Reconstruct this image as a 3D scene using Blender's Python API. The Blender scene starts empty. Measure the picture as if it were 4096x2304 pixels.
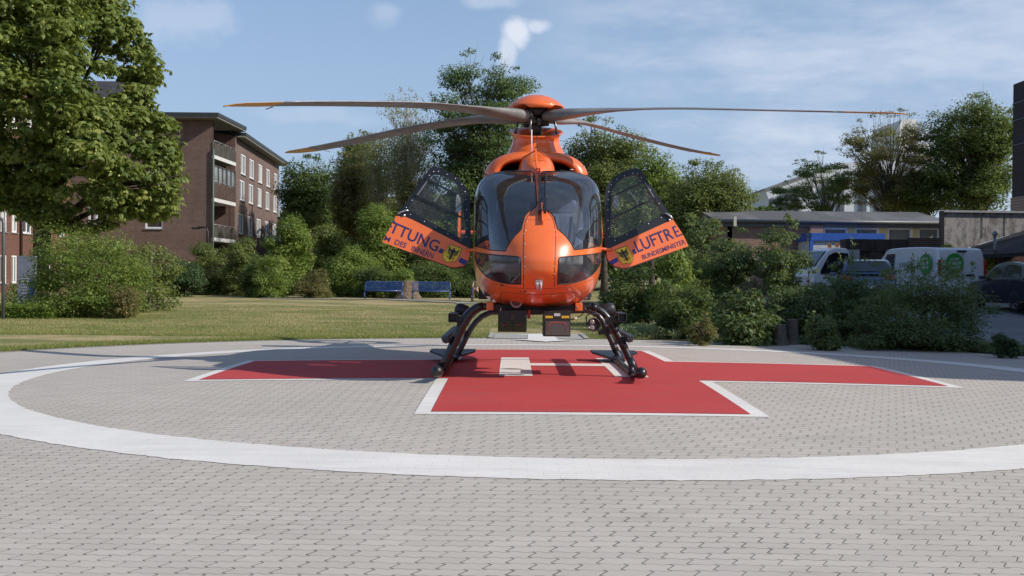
import bpy, bmesh, math, random
import numpy as np
from mathutils import Vector, Matrix
from mathutils.geometry import delaunay_2d_cdt
C = bpy.context.scene.collection
R = math.radians
PI = math.pi
# ------------------------------------------------------------------ camera, sky, sun, exposure
CF, CH, CP, CR = 4559.3, 1.2315, -0.0107, -0.0087      # focal length in photo pixels, eye height, pitch, roll
fw = Vector((0, math.cos(CP), math.sin(CP))); up0 = Vector((0, -math.sin(CP), math.cos(CP))); rt0 = Vector((1, 0, 0))
c_, s_ = math.cos(CR), math.sin(CR)
imx = rt0*c_ - up0*s_; imy = rt0*s_ + up0*c_
cam = bpy.data.cameras.new('camera'); co = bpy.data.objects.new('camera', cam); C.objects.link(co)
mw = Matrix.Identity(4)
for i in range(3):
    mw[i][0] = imx[i]; mw[i][1] = imy[i]; mw[i][2] = -fw[i]
mw[2][3] = CH
co.matrix_world = mw
cam.sensor_width = 36; cam.lens = 36*CF/4096; cam.clip_end = 3000; cam.clip_start = 0.1
sc = bpy.context.scene; sc.camera = co
SUN_E, SUN_A = R(32), R(20)                            # elevation; angle in front of due right
S = Vector((math.cos(SUN_E)*math.cos(SUN_A), -math.cos(SUN_E)*math.sin(SUN_A), math.sin(SUN_E)))
sun = bpy.data.lights.new('sun', 'SUN'); sun.energy = 4.0; sun.angle = R(0.5); sun.color = (1, .93, .84)
so = bpy.data.objects.new('sun', sun); C.objects.link(so); so.rotation_euler = (-S).to_track_quat('-Z', 'Y').to_euler()
so.location = (30, -10, 40)
sc.view_settings.view_transform = 'Standard'; sc.view_settings.look = 'None'; sc.view_settings.gamma = 1
sc.view_settings.exposure = 0.30
CAMP = Vector((0, 0, CH))
def ray(sx, sy):
    a = (sx-2048)/CF; b = (1152-sy)/CF
    return imx*a + imy*b + fw
def at(sx, sy, Y):
    d = ray(sx, sy); return CAMP + d*(Y/d.y)
K = 4096/2576
def atd(dx, dy, Y): return at(dx*K, dy*K, Y)

world = bpy.data.worlds.new('World'); sc.world = world; world.use_nodes = True
nt = world.node_tree; N = nt.nodes; L = nt.links
for n in list(N): N.remove(n)
def mk(t, **k):
    n = N.new(t)
    for a, b in k.items(): setattr(n, a, b)
    return n
def wm(op, a, b=None, clamp=False):
    n = mk('ShaderNodeMath', operation=op, use_clamp=clamp)
    for i, v in enumerate((a, b)):
        if v is None: continue
        if isinstance(v, (int, float)): n.inputs[i].default_value = v
        else: L.new(v, n.inputs[i])
    return n.outputs[0]
sky = mk('ShaderNodeTexSky', sky_type='NISHITA', sun_disc=False)
sky.sun_elevation = SUN_E; sky.sun_rotation = math.atan2(S.x, S.y); sky.altitude = 50; sky.air_density = 1.0; sky.dust_density = .6; sky.ozone_density = 3.0
tc = mk('ShaderNodeTexCoord'); gen = tc.outputs['Generated']
def wnoise(scale, detail, rough, mapscale):
    mp = mk('ShaderNodeMapping'); mp.inputs['Scale'].default_value = mapscale; L.new(gen, mp.inputs['Vector'])
    n = mk('ShaderNodeTexNoise'); n.inputs['Scale'].default_value = scale; n.inputs['Detail'].default_value = detail; n.inputs['Roughness'].default_value = rough
    L.new(mp.outputs[0], n.inputs['Vector']); return n.outputs['Fac']
def wrange(v, a, b, c, d):
    n = mk('ShaderNodeMapRange', interpolation_type='SMOOTHSTEP'); L.new(v, n.inputs[0])
    for i, q in enumerate((a, b, c, d)): n.inputs[i+1].default_value = q
    return n.outputs[0]
nz = wnoise(13, 5, .55, (1, 1, 1.3)); nz2 = wnoise(5, 5, .62, (1, .6, 3.6))
total = None
for (dx, dy, wx, wz, amt, rt) in ((1300, 78, .017, .016, .82, 0), (1350, 68, .016, .008, .6, 0), (1278, 120, .009, .018, .6, 0), (465, 52, .045, .022, .26, 0), (985, 30, .018, .010, .22, 0), (1240, 5, .03, .008, .3, 0), (800, 292, .055, .010, .16, 0), (900, 300, .03, .010, .12, 0)):
    v = ray(dx*K, dy*K).normalized()
    sb = mk('ShaderNodeVectorMath', operation='SUBTRACT'); L.new(gen, sb.inputs[0]); sb.inputs[1].default_value = v
    sl = mk('ShaderNodeVectorMath', operation='MULTIPLY'); L.new(sb.outputs[0], sl.inputs[0]); sl.inputs[1].default_value = (1/wx, 1/wx, 1/wz)
    ln = mk('ShaderNodeVectorMath', operation='LENGTH'); L.new(sl.outputs[0], ln.inputs[0])
    f = wm('ADD', ln.outputs['Value'], wm('MULTIPLY', wm('SUBTRACT', nz, .5), 3.2))
    m = wm('MULTIPLY', wrange(f, .45, 1.25, 1, 0), amt)
    total = m if total is None else wm('MAXIMUM', total, m)
sep = mk('ShaderNodeSeparateXYZ'); L.new(gen, sep.inputs[0])
cir = wm('MULTIPLY', wrange(nz2, .36, .72, 0, 1), wrange(sep.outputs['X'], -.04, .14, 0, .72))
cir = wm('MULTIPLY', cir, wrange(sep.outputs['Z'], .02, .35, 1.0, .35))
hz = wrange(sep.outputs['Z'], -.02, .42, .85, .12)
fac = wm('MAXIMUM', total, cir)
mh = mk('ShaderNodeMix', data_type='RGBA'); L.new(hz, mh.inputs['Factor']); L.new(sky.outputs[0], mh.inputs['A']); mh.inputs['B'].default_value = (2.75, 3.65, 5.3, 1)
mx = mk('ShaderNodeMix', data_type='RGBA'); L.new(fac, mx.inputs['Factor']); L.new(mh.outputs['Result'], mx.inputs['A'])
mx.inputs['B'].default_value = (6.2, 6.5, 7.2, 1)
bg = mk('ShaderNodeBackground'); bg.inputs['Strength'].default_value = .11; L.new(mx.outputs['Result'], bg.inputs['Color'])
wo = mk('ShaderNodeOutputWorld'); L.new(bg.outputs[0], wo.inputs['Surface'])

# ------------------------------------------------------------------ helpers
WORLD = {}
def tag(o, label=None, cat=None, group=None, kind=None):
    if label: o['label'] = label
    if cat: o['category'] = cat
    if group: o['group'] = group
    if kind: o['kind'] = kind
    return o
def thing(name, label, cat, loc=(0, 0, 0), group=None):
    o = bpy.data.objects.new(name, None); C.objects.link(o); o.location = loc; o.empty_display_size = .2
    WORLD[o.name] = Matrix.Translation(Vector(loc)); return tag(o, label, cat, group)
def link_mesh(name, me, mats, parent=None):
    o = bpy.data.objects.new(name, me); C.objects.link(o)
    for m in (mats if isinstance(mats, (list, tuple)) else [mats]): me.materials.append(m)
    WORLD[o.name] = Matrix.Identity(4)
    if parent is not None:
        o.parent = parent; o.matrix_parent_inverse = WORLD[parent.name].inverted()
    return o
def children(o): return [c for c in bpy.data.objects if c.parent == o]
def copy_tree(o, parent=None, kids=None):
    c = o.copy(); C.objects.link(c)
    if parent is not None: c.parent = parent
    for ch in children(o): copy_tree(ch, c)
    return c
class MB:
    def __init__(s): s.v = []; s.f = []; s.m = []; s.s = []
    def add(s, vs, fs, mi=0, smooth=False):
        b = len(s.v); s.v += [tuple(v) for v in vs]
        for f in fs: s.f.append([b+i for i in f]); s.m.append(mi); s.s.append(smooth)
        return s
    def box(s, c, d, rot=0, mi=0, M=None):
        x, y, z = d[0]/2, d[1]/2, d[2]/2
        vs = [Vector((a, b, e)) for a in (-x, x) for b in (-y, y) for e in (-z, z)]
        Q = M if M is not None else Matrix.Rotation(rot, 3, 'Z')
        vs = [Q @ v + Vector(c) for v in vs]
        return s.add(vs, [(0, 1, 3, 2), (4, 6, 7, 5), (0, 4, 5, 1), (2, 3, 7, 6), (0, 2, 6, 4), (1, 5, 7, 3)], mi)
    def bar(s, a, b, w, h, mi=0, upv=(0, 0, 1)):
        a = Vector(a); b = Vector(b); d = b-a; l = d.length; d.normalize()
        x = d.cross(Vector(upv)); x = x.normalized() if x.length > 1e-5 else Vector((1, 0, 0)); z = x.cross(d)
        M = Matrix((x, d, z)).transposed()
        return s.box((a+b)/2, (w, l, h), M=M, mi=mi)
    def tube(s, path, r, n=8, mi=0, cap=True, smooth=True, sx=1.0):
        P = [Vector(p) for p in path]; rs = r if isinstance(r, (list, tuple)) else [r]*len(P)
        vs = []; fs = []; ref = None
        for i, p in enumerate(P):
            d = (P[min(i+1, len(P)-1)]-P[max(i-1, 0)]).normalized()
            if ref is None:
                ref = Vector((0, 0, 1)) if abs(d.z) < .9 else Vector((1, 0, 0))
            x = d.cross(ref)
            if x.length < 1e-4: x = Vector((1, 0, 0))
            x.normalize(); y = x.cross(d).normalized(); ref = y
            for k in range(n):
                a = 2*PI*k/n; vs.append(p + (x*math.cos(a)*sx + y*math.sin(a))*rs[i])
        for i in range(len(P)-1):
            for k in range(n):
                k2 = (k+1) % n; fs.append((i*n+k, i*n+k2, (i+1)*n+k2, (i+1)*n+k))
        s.add(vs, fs, mi, smooth)
        if cap:
            b = len(s.v)-len(vs)
            s.f.append([b+k for k in range(n)][::-1]); s.m.append(mi); s.s.append(False)
            s.f.append([b+(len(P)-1)*n+k for k in range(n)]); s.m.append(mi); s.s.append(False)
        return s
    def lathe(s, prof, c=(0, 0, 0), n=24, mi=0, M=None, sy=1.0, smooth=True):
        Q = M if M is not None else Matrix.Identity(3); vs = []; fs = []
        for (r, z) in prof:
            for k in range(n):
                a = 2*PI*k/n; vs.append(Q @ Vector((r*math.cos(a), r*math.sin(a)*sy, z)) + Vector(c))
        for i in range(len(prof)-1):
            for k in range(n):
                k2 = (k+1) % n; fs.append((i*n+k, i*n+k2, (i+1)*n+k2, (i+1)*n+k))
        return s.add(vs, fs, mi, smooth)
    def prism(s, pts, off, mi=0):          # polygon pts (3D) extruded by vector off
        n = len(pts); off = Vector(off); a = [Vector(p) for p in pts]; b = [p+off for p in a]
        fs = [list(range(n))[::-1], [n+i for i in range(n)]]+[(i, (i+1) % n, n+(i+1) % n, n+i) for i in range(n)]
        return s.add(a+b, fs, mi)
    def build(s, name, mats, parent=None, bevel=0, label=None):
        me = bpy.data.meshes.new(name); me.from_pydata(s.v, [], s.f)
        me.polygons.foreach_set('material_index', s.m); me.polygons.foreach_set('use_smooth', s.s)
        bm = bmesh.new(); bm.from_mesh(me); bmesh.ops.recalc_face_normals(bm, faces=bm.faces); bm.to_mesh(me); bm.free()
        me.update(); o = link_mesh(name, me, mats, parent)
        if bevel:
            b = o.modifiers.new('bevel', 'BEVEL'); b.width = bevel; b.segments = 2; b.limit_method = 'ANGLE'; b.angle_limit = R(40)
        if label: o['label'] = label
        return o
# ---- materials
MATS = {}
def nd(nt, t, **k):
    n = nt.nodes.new(t)
    for a, b in k.items(): setattr(n, a, b)
    return n
def new_mat(name):
    m = bpy.data.materials.new(name); m.use_nodes = True; m.node_tree.nodes.clear(); return m, m.node_tree
def val(nt, sock, v):
    if isinstance(v, (int, float)): sock.default_value = v
    elif isinstance(v, (tuple, list)): sock.default_value = v
    else: nt.links.new(v, sock)
def mth(nt, op, a, b=None, c=None, clamp=False):
    n = nd(nt, 'ShaderNodeMath', operation=op, use_clamp=clamp)
    for i, v in enumerate((a, b, c)):
        if v is not None: val(nt, n.inputs[i], v)
    return n.outputs[0]
def mixc(nt, f, a, b, mode='MIX'):
    n = nd(nt, 'ShaderNodeMix', data_type='RGBA', blend_type=mode); val(nt, n.inputs['Factor'], f); val(nt, n.inputs['A'], a); val(nt, n.inputs['B'], b); return n.outputs['Result']
def noise(nt, scale, detail=3, rough=.5, vec=None, mscale=None, coord='Object'):
    if vec is None: vec = nd(nt, 'ShaderNodeTexCoord').outputs[coord]
    if mscale:
        mp = nd(nt, 'ShaderNodeMapping'); mp.inputs['Scale'].default_value = mscale; nt.links.new(vec, mp.inputs['Vector']); vec = mp.outputs[0]
    n = nd(nt, 'ShaderNodeTexNoise'); n.inputs['Scale'].default_value = scale; n.inputs['Detail'].default_value = detail; n.inputs['Roughness'].default_value = rough
    nt.links.new(vec, n.inputs['Vector']); return n.outputs['Fac']
def rng_(nt, v, a, b, c, d, smooth=True):
    n = nd(nt, 'ShaderNodeMapRange', interpolation_type='SMOOTHSTEP' if smooth else 'LINEAR'); nt.links.new(v, n.inputs[0])
    for i, q in enumerate((a, b, c, d)): n.inputs[i+1].default_value = q
    return n.outputs[0]
def finish(nt, col, rough=.6, metal=0, spec=.5, bump=None, bstr=.2, bdist=.01, coat=0, alpha=None):
    p = nd(nt, 'ShaderNodeBsdfPrincipled'); val(nt, p.inputs['Base Color'], col); val(nt, p.inputs['Roughness'], rough)
    p.inputs['Metallic'].default_value = metal; p.inputs['Specular IOR Level'].default_value = spec; p.inputs['Coat Weight'].default_value = coat; p.inputs['Coat Roughness'].default_value = .04
    if bump is not None:
        b = nd(nt, 'ShaderNodeBump'); b.inputs['Strength'].default_value = bstr; b.inputs['Distance'].default_value = bdist
        nt.links.new(bump, b.inputs['Height']); nt.links.new(b.outputs[0], p.inputs['Normal'])
    o = nd(nt, 'ShaderNodeOutputMaterial'); nt.links.new(p.outputs[0], o.inputs[0]); return p
def rgba(c): return (c[0], c[1], c[2], 1)
def dim(c, k): return (c[0]*k, c[1]*k, c[2]*k, 1)
def mat(name, c, rough=.5, metal=0, var=.15, scale=6, spec=.5, coat=0, bstr=0, bscale=60, rvar=0):
    if name in MATS: return MATS[name]
    m, nt = new_mat(name); n = noise(nt, scale, 5, .6)
    col = mixc(nt, rng_(nt, n, .3, .7, 0, 1), dim(c, 1-var), dim(c, 1+var*.6))
    r = rng_(nt, noise(nt, scale*2.3, 4, .6), .3, .7, max(0, rough-rvar), rough+rvar) if rvar else rough
    finish(nt, col, r, metal, spec, noise(nt, bscale, 3) if bstr else None, bstr, .004, coat)
    MATS[name] = m; return m
def glass(name, tint, refl=1.5, gl=.02, spots=0):
    m, nt = new_mat(name)
    tr = nd(nt, 'ShaderNodeBsdfTransparent'); tr.inputs[0].default_value = rgba(tint)
    g = nd(nt, 'ShaderNodeBsdfGlossy'); g.inputs['Roughness'].default_value = gl; g.inputs['Color'].default_value = (1, 1, 1, 1)
    fr = nd(nt, 'ShaderNodeFresnel'); fr.inputs['IOR'].default_value = refl
    ms = nd(nt, 'ShaderNodeMixShader'); nt.links.new(fr.outputs[0], ms.inputs[0]); nt.links.new(tr.outputs[0], ms.inputs[1]); nt.links.new(g.outputs[0], ms.inputs[2])
    o = nd(nt, 'ShaderNodeOutputMaterial')
    if spots:
        df = nd(nt, 'ShaderNodeBsdfDiffuse'); df.inputs[0].default_value = (.6, .62, .65, 1)
        m2 = nd(nt, 'ShaderNodeMixShader'); nt.links.new(rng_(nt, noise(nt, 3, 6, .7), .35, .8, spots*.35, spots*1.6), m2.inputs[0]); nt.links.new(ms.outputs[0], m2.inputs[1]); nt.links.new(df.outputs[0], m2.inputs[2])
        nt.links.new(m2.outputs[0], o.inputs[0])
    else: nt.links.new(ms.outputs[0], o.inputs[0])
    MATS[name] = m; return m
ORANGE = mat('orange_paint', (.80, .155, .035), .32, var=.05, scale=2, coat=.6, rvar=.05)
ORANGE2 = mat('orange_paint_satin', (.82, .17, .045), .42, var=.05, coat=.3)
BLACK = mat('black_frame_paint', (.012, .014, .02), .42, var=.2)
RUBBER = mat('black_rubber', (.012, .012, .013), .6)
DMET = mat('dark_metal', (.03, .03, .034), .38, metal=.3)
LEG = mat('black_gear_paint', (.014, .014, .016), .36, var=.3, rvar=.08, coat=.2)
STEEL = mat('bare_steel', (.55, .55, .56), .3, metal=.9)
BLADE = mat('blade_grey', (.20, .20, .195), .5, var=.25, scale=3, rvar=.1)
EROS = mat('blade_leading_edge_strip', (.34, .34, .35), .4, metal=.4)
YEL = mat('blade_tip_orange_yellow', (.50, .25, .05), .45)
BLUE = mat('navy_lettering', (.035, .03, .12), .4)
SHYEL = mat('shield_yellow', (.75, .55, .03), .45)
BLK = mat('shield_black', (.01, .01, .01), .5)
REDM = mat('shield_red', (.5, .03, .02), .5)
WHITE = mat('white_paint', (.75, .75, .74), .4, var=.05)
GREYPL = mat('grey_plastic', (.16, .17, .19), .6)
DARK = mat('dark_interior', (.02, .021, .024), .7)
SEAT = mat('seat_fabric_grey', (.27, .28, .31), .85, bstr=.3, bscale=200)
WS = glass('windshield_glass', (.33, .41, .60), 1.95, .015, .03)
WS2 = glass('lower_window_glass', (.55, .58, .60), 1.5, .02, .06)
DG = glass('door_acrylic', (.80, .82, .82), 1.5, .02, .05)
PANE = mat('window_pane_dark', (.03, .035, .04), .08, var=.5, spec=.8, coat=.5)
FRAME = mat('window_frame_white', (.72, .73, .73), .45, var=.06)

# ------------------------------------------------------------------ ground
PX, PY = .748, 15.18; PR = 10.95
def gz(x, y):
    x = np.asarray(x, float); y = np.asarray(y, float)
    r = np.hypot(x-PX, y-PY)
    z = np.where(r < 8, -.0024*r*r, -.1536-.0576*(1-np.exp(-(np.maximum(r, 8)-8)/1.5)))
    def ss(t): t = np.clip(t, 0, 1); return t*t*(3-2*t)
    z = z + ss((y-26)/40)*.16
    z = z + .50*ss((y-25)/14)*ss((x-5.5)/5)
    return z
def G(x, y): return float(gz(x, y))
def grid_mesh(name, xs, ys, zoff, m, keep=None, kind='structure', xyf=None):
    X, Y = np.meshgrid(xs, ys)
    if xyf: X, Y = xyf(X, Y)
    Z = gz(X, Y)+(zoff(X, Y) if callable(zoff) else zoff)
    nx, ny = len(xs), len(ys); V = np.stack([X, Y, Z], -1).reshape(-1, 3)
    i = np.arange(nx*ny).reshape(ny, nx); F = np.stack([i[:-1, :-1], i[:-1, 1:], i[1:, 1:], i[1:, :-1]], -1).reshape(-1, 4)
    me = bpy.data.meshes.new(name); me.from_pydata(V.tolist(), [], F.tolist()); me.polygons.foreach_set('use_smooth', [True]*len(F)); me.update()
    o = link_mesh(name, me, m)
    if kind: o['kind'] = kind
    return o
# lawn
m, t_ = new_mat('lawn_grass')
tco = nd(t_, 'ShaderNodeTexCoord').outputs['Object']
big = noise(t_, .22, 4, .6, tco, (1, 1.6, 1)); mid = noise(t_, 1.1, 5, .65, tco, (.6, 1.5, 1)); fine = noise(t_, 26, 4, .7, tco); fine2 = noise(t_, 7, 4, .7, tco)
g1 = mixc(t_, rng_(t_, mth(t_, 'ADD', mth(t_, 'MULTIPLY', big, .55), mth(t_, 'MULTIPLY', mid, .45)), .43, .57, 0, 1), (.225, .23, .09, 1), (.52, .40, .22, 1))
g2 = mixc(t_, rng_(t_, fine, .35, .7, 0, .55), g1, (.085, .11, .03, 1))
g3 = mixc(t_, rng_(t_, fine2, .55, .8, 0, .5), g2, (.24, .20, .10, 1))
finish(t_, g3, .9, spec=.15, bump=mth(t_, 'ADD', fine, fine2), bstr=.6, bdist=.04)
LAWN = m
xs = np.unique(np.concatenate([np.linspace(-40, 40, 121), np.linspace(-900, -40, 40), np.linspace(40, 900, 40)]))
ys = np.unique(np.concatenate([np.linspace(-30, 90, 161), np.linspace(90, 1500, 50), np.linspace(-200, -30, 8)]))
grid_mesh('lawn', xs, ys, lambda X, Y: np.where(np.hypot(X-PX, Y-PY) < PR+.6, -.05, 0), LAWN)
# paving
def paver_mat(name, base, L_=.225, H_=.1125):
    m, t = new_mat(name); tc = nd(t, 'ShaderNodeTexCoord').outputs['Object']; sp = nd(t, 'ShaderNodeSeparateXYZ'); t.links.new(tc, sp.inputs[0])
    x, y = sp.outputs[0], sp.outputs[1]
    wob = mth(t, 'MULTIPLY', mth(t, 'SUBTRACT', noise(t, 1.2, 2, .5, tc), .5), .05)
    y = mth(t, 'ADD', y, wob)
    # long joints: stepped wave along x
    tri = mth(t, 'PINGPONG', mth(t, 'ADD', x, 20.0), L_/4)
    wav = mth(t, 'SUBTRACT', mth(t, 'MINIMUM', mth(t, 'MAXIMUM', mth(t, 'SUBTRACT', mth(t, 'MULTIPLY', tri, 1.0), L_/16), 0), L_/8), L_/16)
    v = mth(t, 'DIVIDE', mth(t, 'ADD', y, mth(t, 'MULTIPLY', wav, .55)), H_)
    row = mth(t, 'FLOOR', v); fv = mth(t, 'SUBTRACT', v, row)
    zig = mth(t, 'SUBTRACT', mth(t, 'PINGPONG', mth(t, 'ADD', fv, .25), .5), .25)
    u = mth(t, 'ADD', mth(t, 'DIVIDE', mth(t, 'ADD', x, mth(t, 'MULTIPLY', zig, .085)), L_), mth(t, 'MULTIPLY', row, .5))
    ur = mth(t, 'FLOOR', u); fu = mth(t, 'SUBTRACT', u, ur)
    du = mth(t, 'MULTIPLY', mth(t, 'MINIMUM', fu, mth(t, 'SUBTRACT', 1, fu)), L_)
    dv = mth(t, 'MULTIPLY', mth(t, 'MINIMUM', fv, mth(t, 'SUBTRACT', 1, fv)), H_)
    jn = noise(t, 1.7, 4, .65, tc)
    jw = rng_(t, jn, .3, .75, .0028, .0068)
    ju = mth(t, 'SUBTRACT', 1, rng_(t, mth(t, 'SUBTRACT', du, jw), -.0015, .0025, 0, 1), clamp=True)
    jw2 = rng_(t, noise(t, 2.6, 4, .6, tc), .30, .70, .0012, .0052)
    jv = mth(t, 'SUBTRACT', 1, rng_(t, mth(t, 'SUBTRACT', dv, jw2), -.0015, .002, 0, 1), clamp=True)
    jv = mth(t, 'MULTIPLY', jv, .62)
    j = mth(t, 'MAXIMUM', ju, jv)
    cid = nd(t, 'ShaderNodeCombineXYZ'); t.links.new(ur, cid.inputs[0]); t.links.new(row, cid.inputs[1])
    wn = nd(t, 'ShaderNodeTexWhiteNoise', noise_dimensions='2D'); t.links.new(cid.outputs[0], wn.inputs['Vector'])
    b1 = mixc(t, wn.outputs['Value'], dim(base, .93), dim(base, 1.05))
    b2 = mixc(t, rng_(t, noise(t, .35, 5, .6, tc), .4, .68, 0, .45), b1, (base[0]*.80, base[1]*.84, base[2]*.80, 1))
    b3 = mixc(t, rng_(t, noise(t, 1.3, 7, .75, tc, (.6, 1.6, 1)), .55, .78, 0, .5), b2, (base[0]*.55, base[1]*.54, base[2]*.50, 1))
    b4 = mixc(t, rng_(t, noise(t, 160, 3, .7, tc), .3, .7, 0, .25), b3, dim(base, .78))
    jc = mixc(t, rng_(t, noise(t, 2.2, 3, .6, tc), .48, .62, 0, 1), (.065, .06, .05, 1), (.10, .095, .05, 1))
    col = mixc(t, mth(t, 'MULTIPLY', j, .78), b4, jc)
    hgt = mth(t, 'SUBTRACT', mth(t, 'MULTIPLY', noise(t, 160, 3, .7, tc), .12), j)
    finish(t, col, .88, spec=.25, bump=hgt, bstr=.7, bdist=.006); return m
PAV = paver_mat('interlocking_pavers', (.50, .455, .405))
def disc(name, r0, r1, zoff, m, nr=30, na=192, jag=0):
    rr = np.linspace(r0, r1, nr); aa = np.linspace(0, 2*PI, na, endpoint=False)
    Rr, A = np.meshgrid(rr, aa); 
    if jag:
        rs = np.random.default_rng(4); Rr = Rr.copy(); Rr[:, 0] += rs.normal(0, jag, na); Rr[:, -1] += rs.normal(0, jag, na)
    X = PX+Rr*np.cos(A); Y = PY+Rr*np.sin(A); Z = gz(X, Y)+zoff
    i = np.arange(na*nr).reshape(na, nr); j = np.roll(i, -1, 0)
    F = np.stack([i[:, :-1], i[:, 1:], j[:, 1:], j[:, :-1]], -1).reshape(-1, 4)
    me = bpy.data.meshes.new(name); me.from_pydata(np.stack([X, Y, Z], -1).reshape(-1, 3).tolist(), [], F.tolist()); me.polygons.foreach_set('use_smooth', [True]*len(F)); me.update()
    return tag(link_mesh(name, me, m), kind='structure')
disc('helipad_paving', .001, PR, 0, PAV, 60, 256)
disc('pavement_edge_kerb', PR+.002, PR+.10, .006, mat('kerb_concrete', (.36, .35, .33), .9, bstr=.3), 3, 256)
def paint_mat(name, c, wear=.3, c2=None):
    m, t = new_mat(name); tc = nd(t, 'ShaderNodeTexCoord').outputs['Object']
    a = mixc(t, rng_(t, noise(t, .8, 5, .65, tc), .35, .7, 0, 1), dim(c, .93), dim(c, 1.04))
    b = mixc(t, rng_(t, noise(t, 2.4, 6, .75, tc, (.4, 2.6, 1)), .44, .70, 0, wear), a, c2 or dim(c, .72))
    d = mixc(t, rng_(t, noise(t, 120, 3, .8, tc), .35, .75, 0, .22), b, dim(c, .75))
    # faint relief of the joints underneath
    br = nd(t, 'ShaderNodeTexBrick'); br.inputs['Scale'].default_value = 1; br.inputs['Brick Width'].default_value = .225; br.inputs['Row Height'].default_value = .1125; br.inputs['Mortar Size'].default_value = .004; br.inputs['Mortar Smooth'].default_value = 1
    t.links.new(tc, br.inputs['Vector'])
    h = mth(t, 'ADD', mth(t, 'MULTIPLY', br.outputs['Fac'], -.35), mth(t, 'MULTIPLY', noise(t, 120, 3, .8, tc), .5))
    e = mixc(t, mth(t, 'MULTIPLY', br.outputs['Fac'], .30), d, dim(c, .5))
    finish(t, e, .8, spec=.3, bump=h, bstr=.5, bdist=.004); return m
WPAINT = paint_mat('white_marking_paint', (.745, .725, .685), .40)
RPAINT = paint_mat('red_marking_paint', (.49, .052, .050), .75, (.36, .085, .082, 1))
disc('helipad_circle_marking', 6.8154, 7.5451, .004, WPAINT, 6, 720, jag=.007)
th = .0005
def cf(u, v): return PX+u*math.cos(th)-v*math.sin(th), PY+u*math.sin(th)+v*math.cos(th)
def quads_mesh(name, rects, zoff, m, cell=.25, uvf=cf):
    mb = MB()
    for (u0, u1, v0, v1) in rects:
        nu = max(1, int(math.ceil((u1-u0)/cell))); nv = max(1, int(math.ceil((v1-v0)/cell)))
        vs = []; 
        for b in range(nv+1):
            for a in range(nu+1):
                x, y = uvf(u0+(u1-u0)*a/nu, v0+(v1-v0)*b/nv); vs.append((x, y, G(x, y)+zoff))
        fs = [(b*(nu+1)+a, b*(nu+1)+a+1, (b+1)*(nu+1)+a+1, (b+1)*(nu+1)+a) for b in range(nv) for a in range(nu)]
        mb.add(vs, fs, 0, True)
    me = bpy.data.meshes.new(name); me.from_pydata(mb.v, [], mb.f); me.polygons.foreach_set('use_smooth', mb.s); me.update()
    return tag(link_mesh(name, me, m), kind='structure')
w, Lh, b = 1.5, 4.5, .147
W_, M_ = w+b, Lh+b
quads_mesh('helipad_cross_outline_marking', [(-W_, W_, -M_, M_), (-M_, -W_, -W_, W_), (W_, M_, -W_, W_)], .004, WPAINT)
quads_mesh('helipad_cross_marking', [(-w, w, -Lh, Lh), (-Lh, -w, -w, w), (w, Lh, -w, w)], .008, RPAINT)
quads_mesh('helipad_letter_marking', [(-.90, -.485, -1.22, 2.0), (.525, .935, -1.25, 2.0), (-.485, .525, .36, .78)], .012, WPAINT)
# walkway out of the back of the pad with a double arrow
WALK = paver_mat('walkway_pavers', (.43, .41, .39), .20, .10)
wx0, wx1 = -.42, 1.66; wy = PY+PR-.25
quads_mesh('walkway', [(wx0, wx1, wy, 28.3)], .012, WALK, .5, lambda u, v: (u, v))
for nm, a, b2 in (('walkway_kerb', wx0-.12, wx0-.002), ('walkway_kerb', wx1+.002, wx1+.12)):
    quads_mesh(nm, [(a, b2, wy+.1, 28.3)], .03, MATS['kerb_concrete'], .5, lambda u, v: (u, v))
mb = MB()
ax = .42; Y0 = 25.2
def flat(pts, zo): return [(x, y, G(x, y)+zo) for x, y in pts]
for tri in ([(ax+.42, 25.0), (ax+1.25, 26.1), (ax-.42, 26.1)], ):
    pass
mb.add(flat([(.74, 24.3), (1.48, 25.35), (-.08, 25.5)], .018), [(0, 1, 2)])
mb.add(flat([(.36, 25.46), (1.04, 25.40), (1.0, 27.6), (.40, 27.6)], .019), [(0, 1, 2, 3)])
mb.add(flat([(-.10, 27.6), (1.48, 27.6), (.70, 28.2)], .018), [(0, 1, 2)])
tag(mb.build('arrow_marking', WPAINT), kind='structure')
# path behind the benches
m = mat('path_concrete', (.34, .32, .29), .9, bstr=.3)
quads_mesh('path', [(-13, -2.6, 58.6, 59.6), (-2.6, 30, 52.6, 53.9)], .03, m, 1, lambda u, v: (u, v))
def pth(u, v): return (u, v+ (u+2.6)*-.0)
quads_mesh('path', [(-6.5, -2.0, 0, 1.2)], .034, m, .5, lambda u, v: (u, 58.0+v-(u+6.5)*1.1))
# asphalt yard on the right
m, t_ = new_mat('yard_asphalt'); tco = nd(t_, 'ShaderNodeTexCoord').outputs['Object']
finish(t_, mixc(t_, rng_(t_, noise(t_, .5, 5, .6, tco), .3, .7, 0, 1), (.16, .16, .165, 1), (.22, .218, .22, 1)), .9, bump=noise(t_, 90, 3), bstr=.4)
ASPH = m
quads_mesh('yard', [(10.6, 48, 25.0, 46.0), (7.5, 10.6, 33.0, 46.0)], .02, ASPH, 1, lambda u, v: (u, v))
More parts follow.
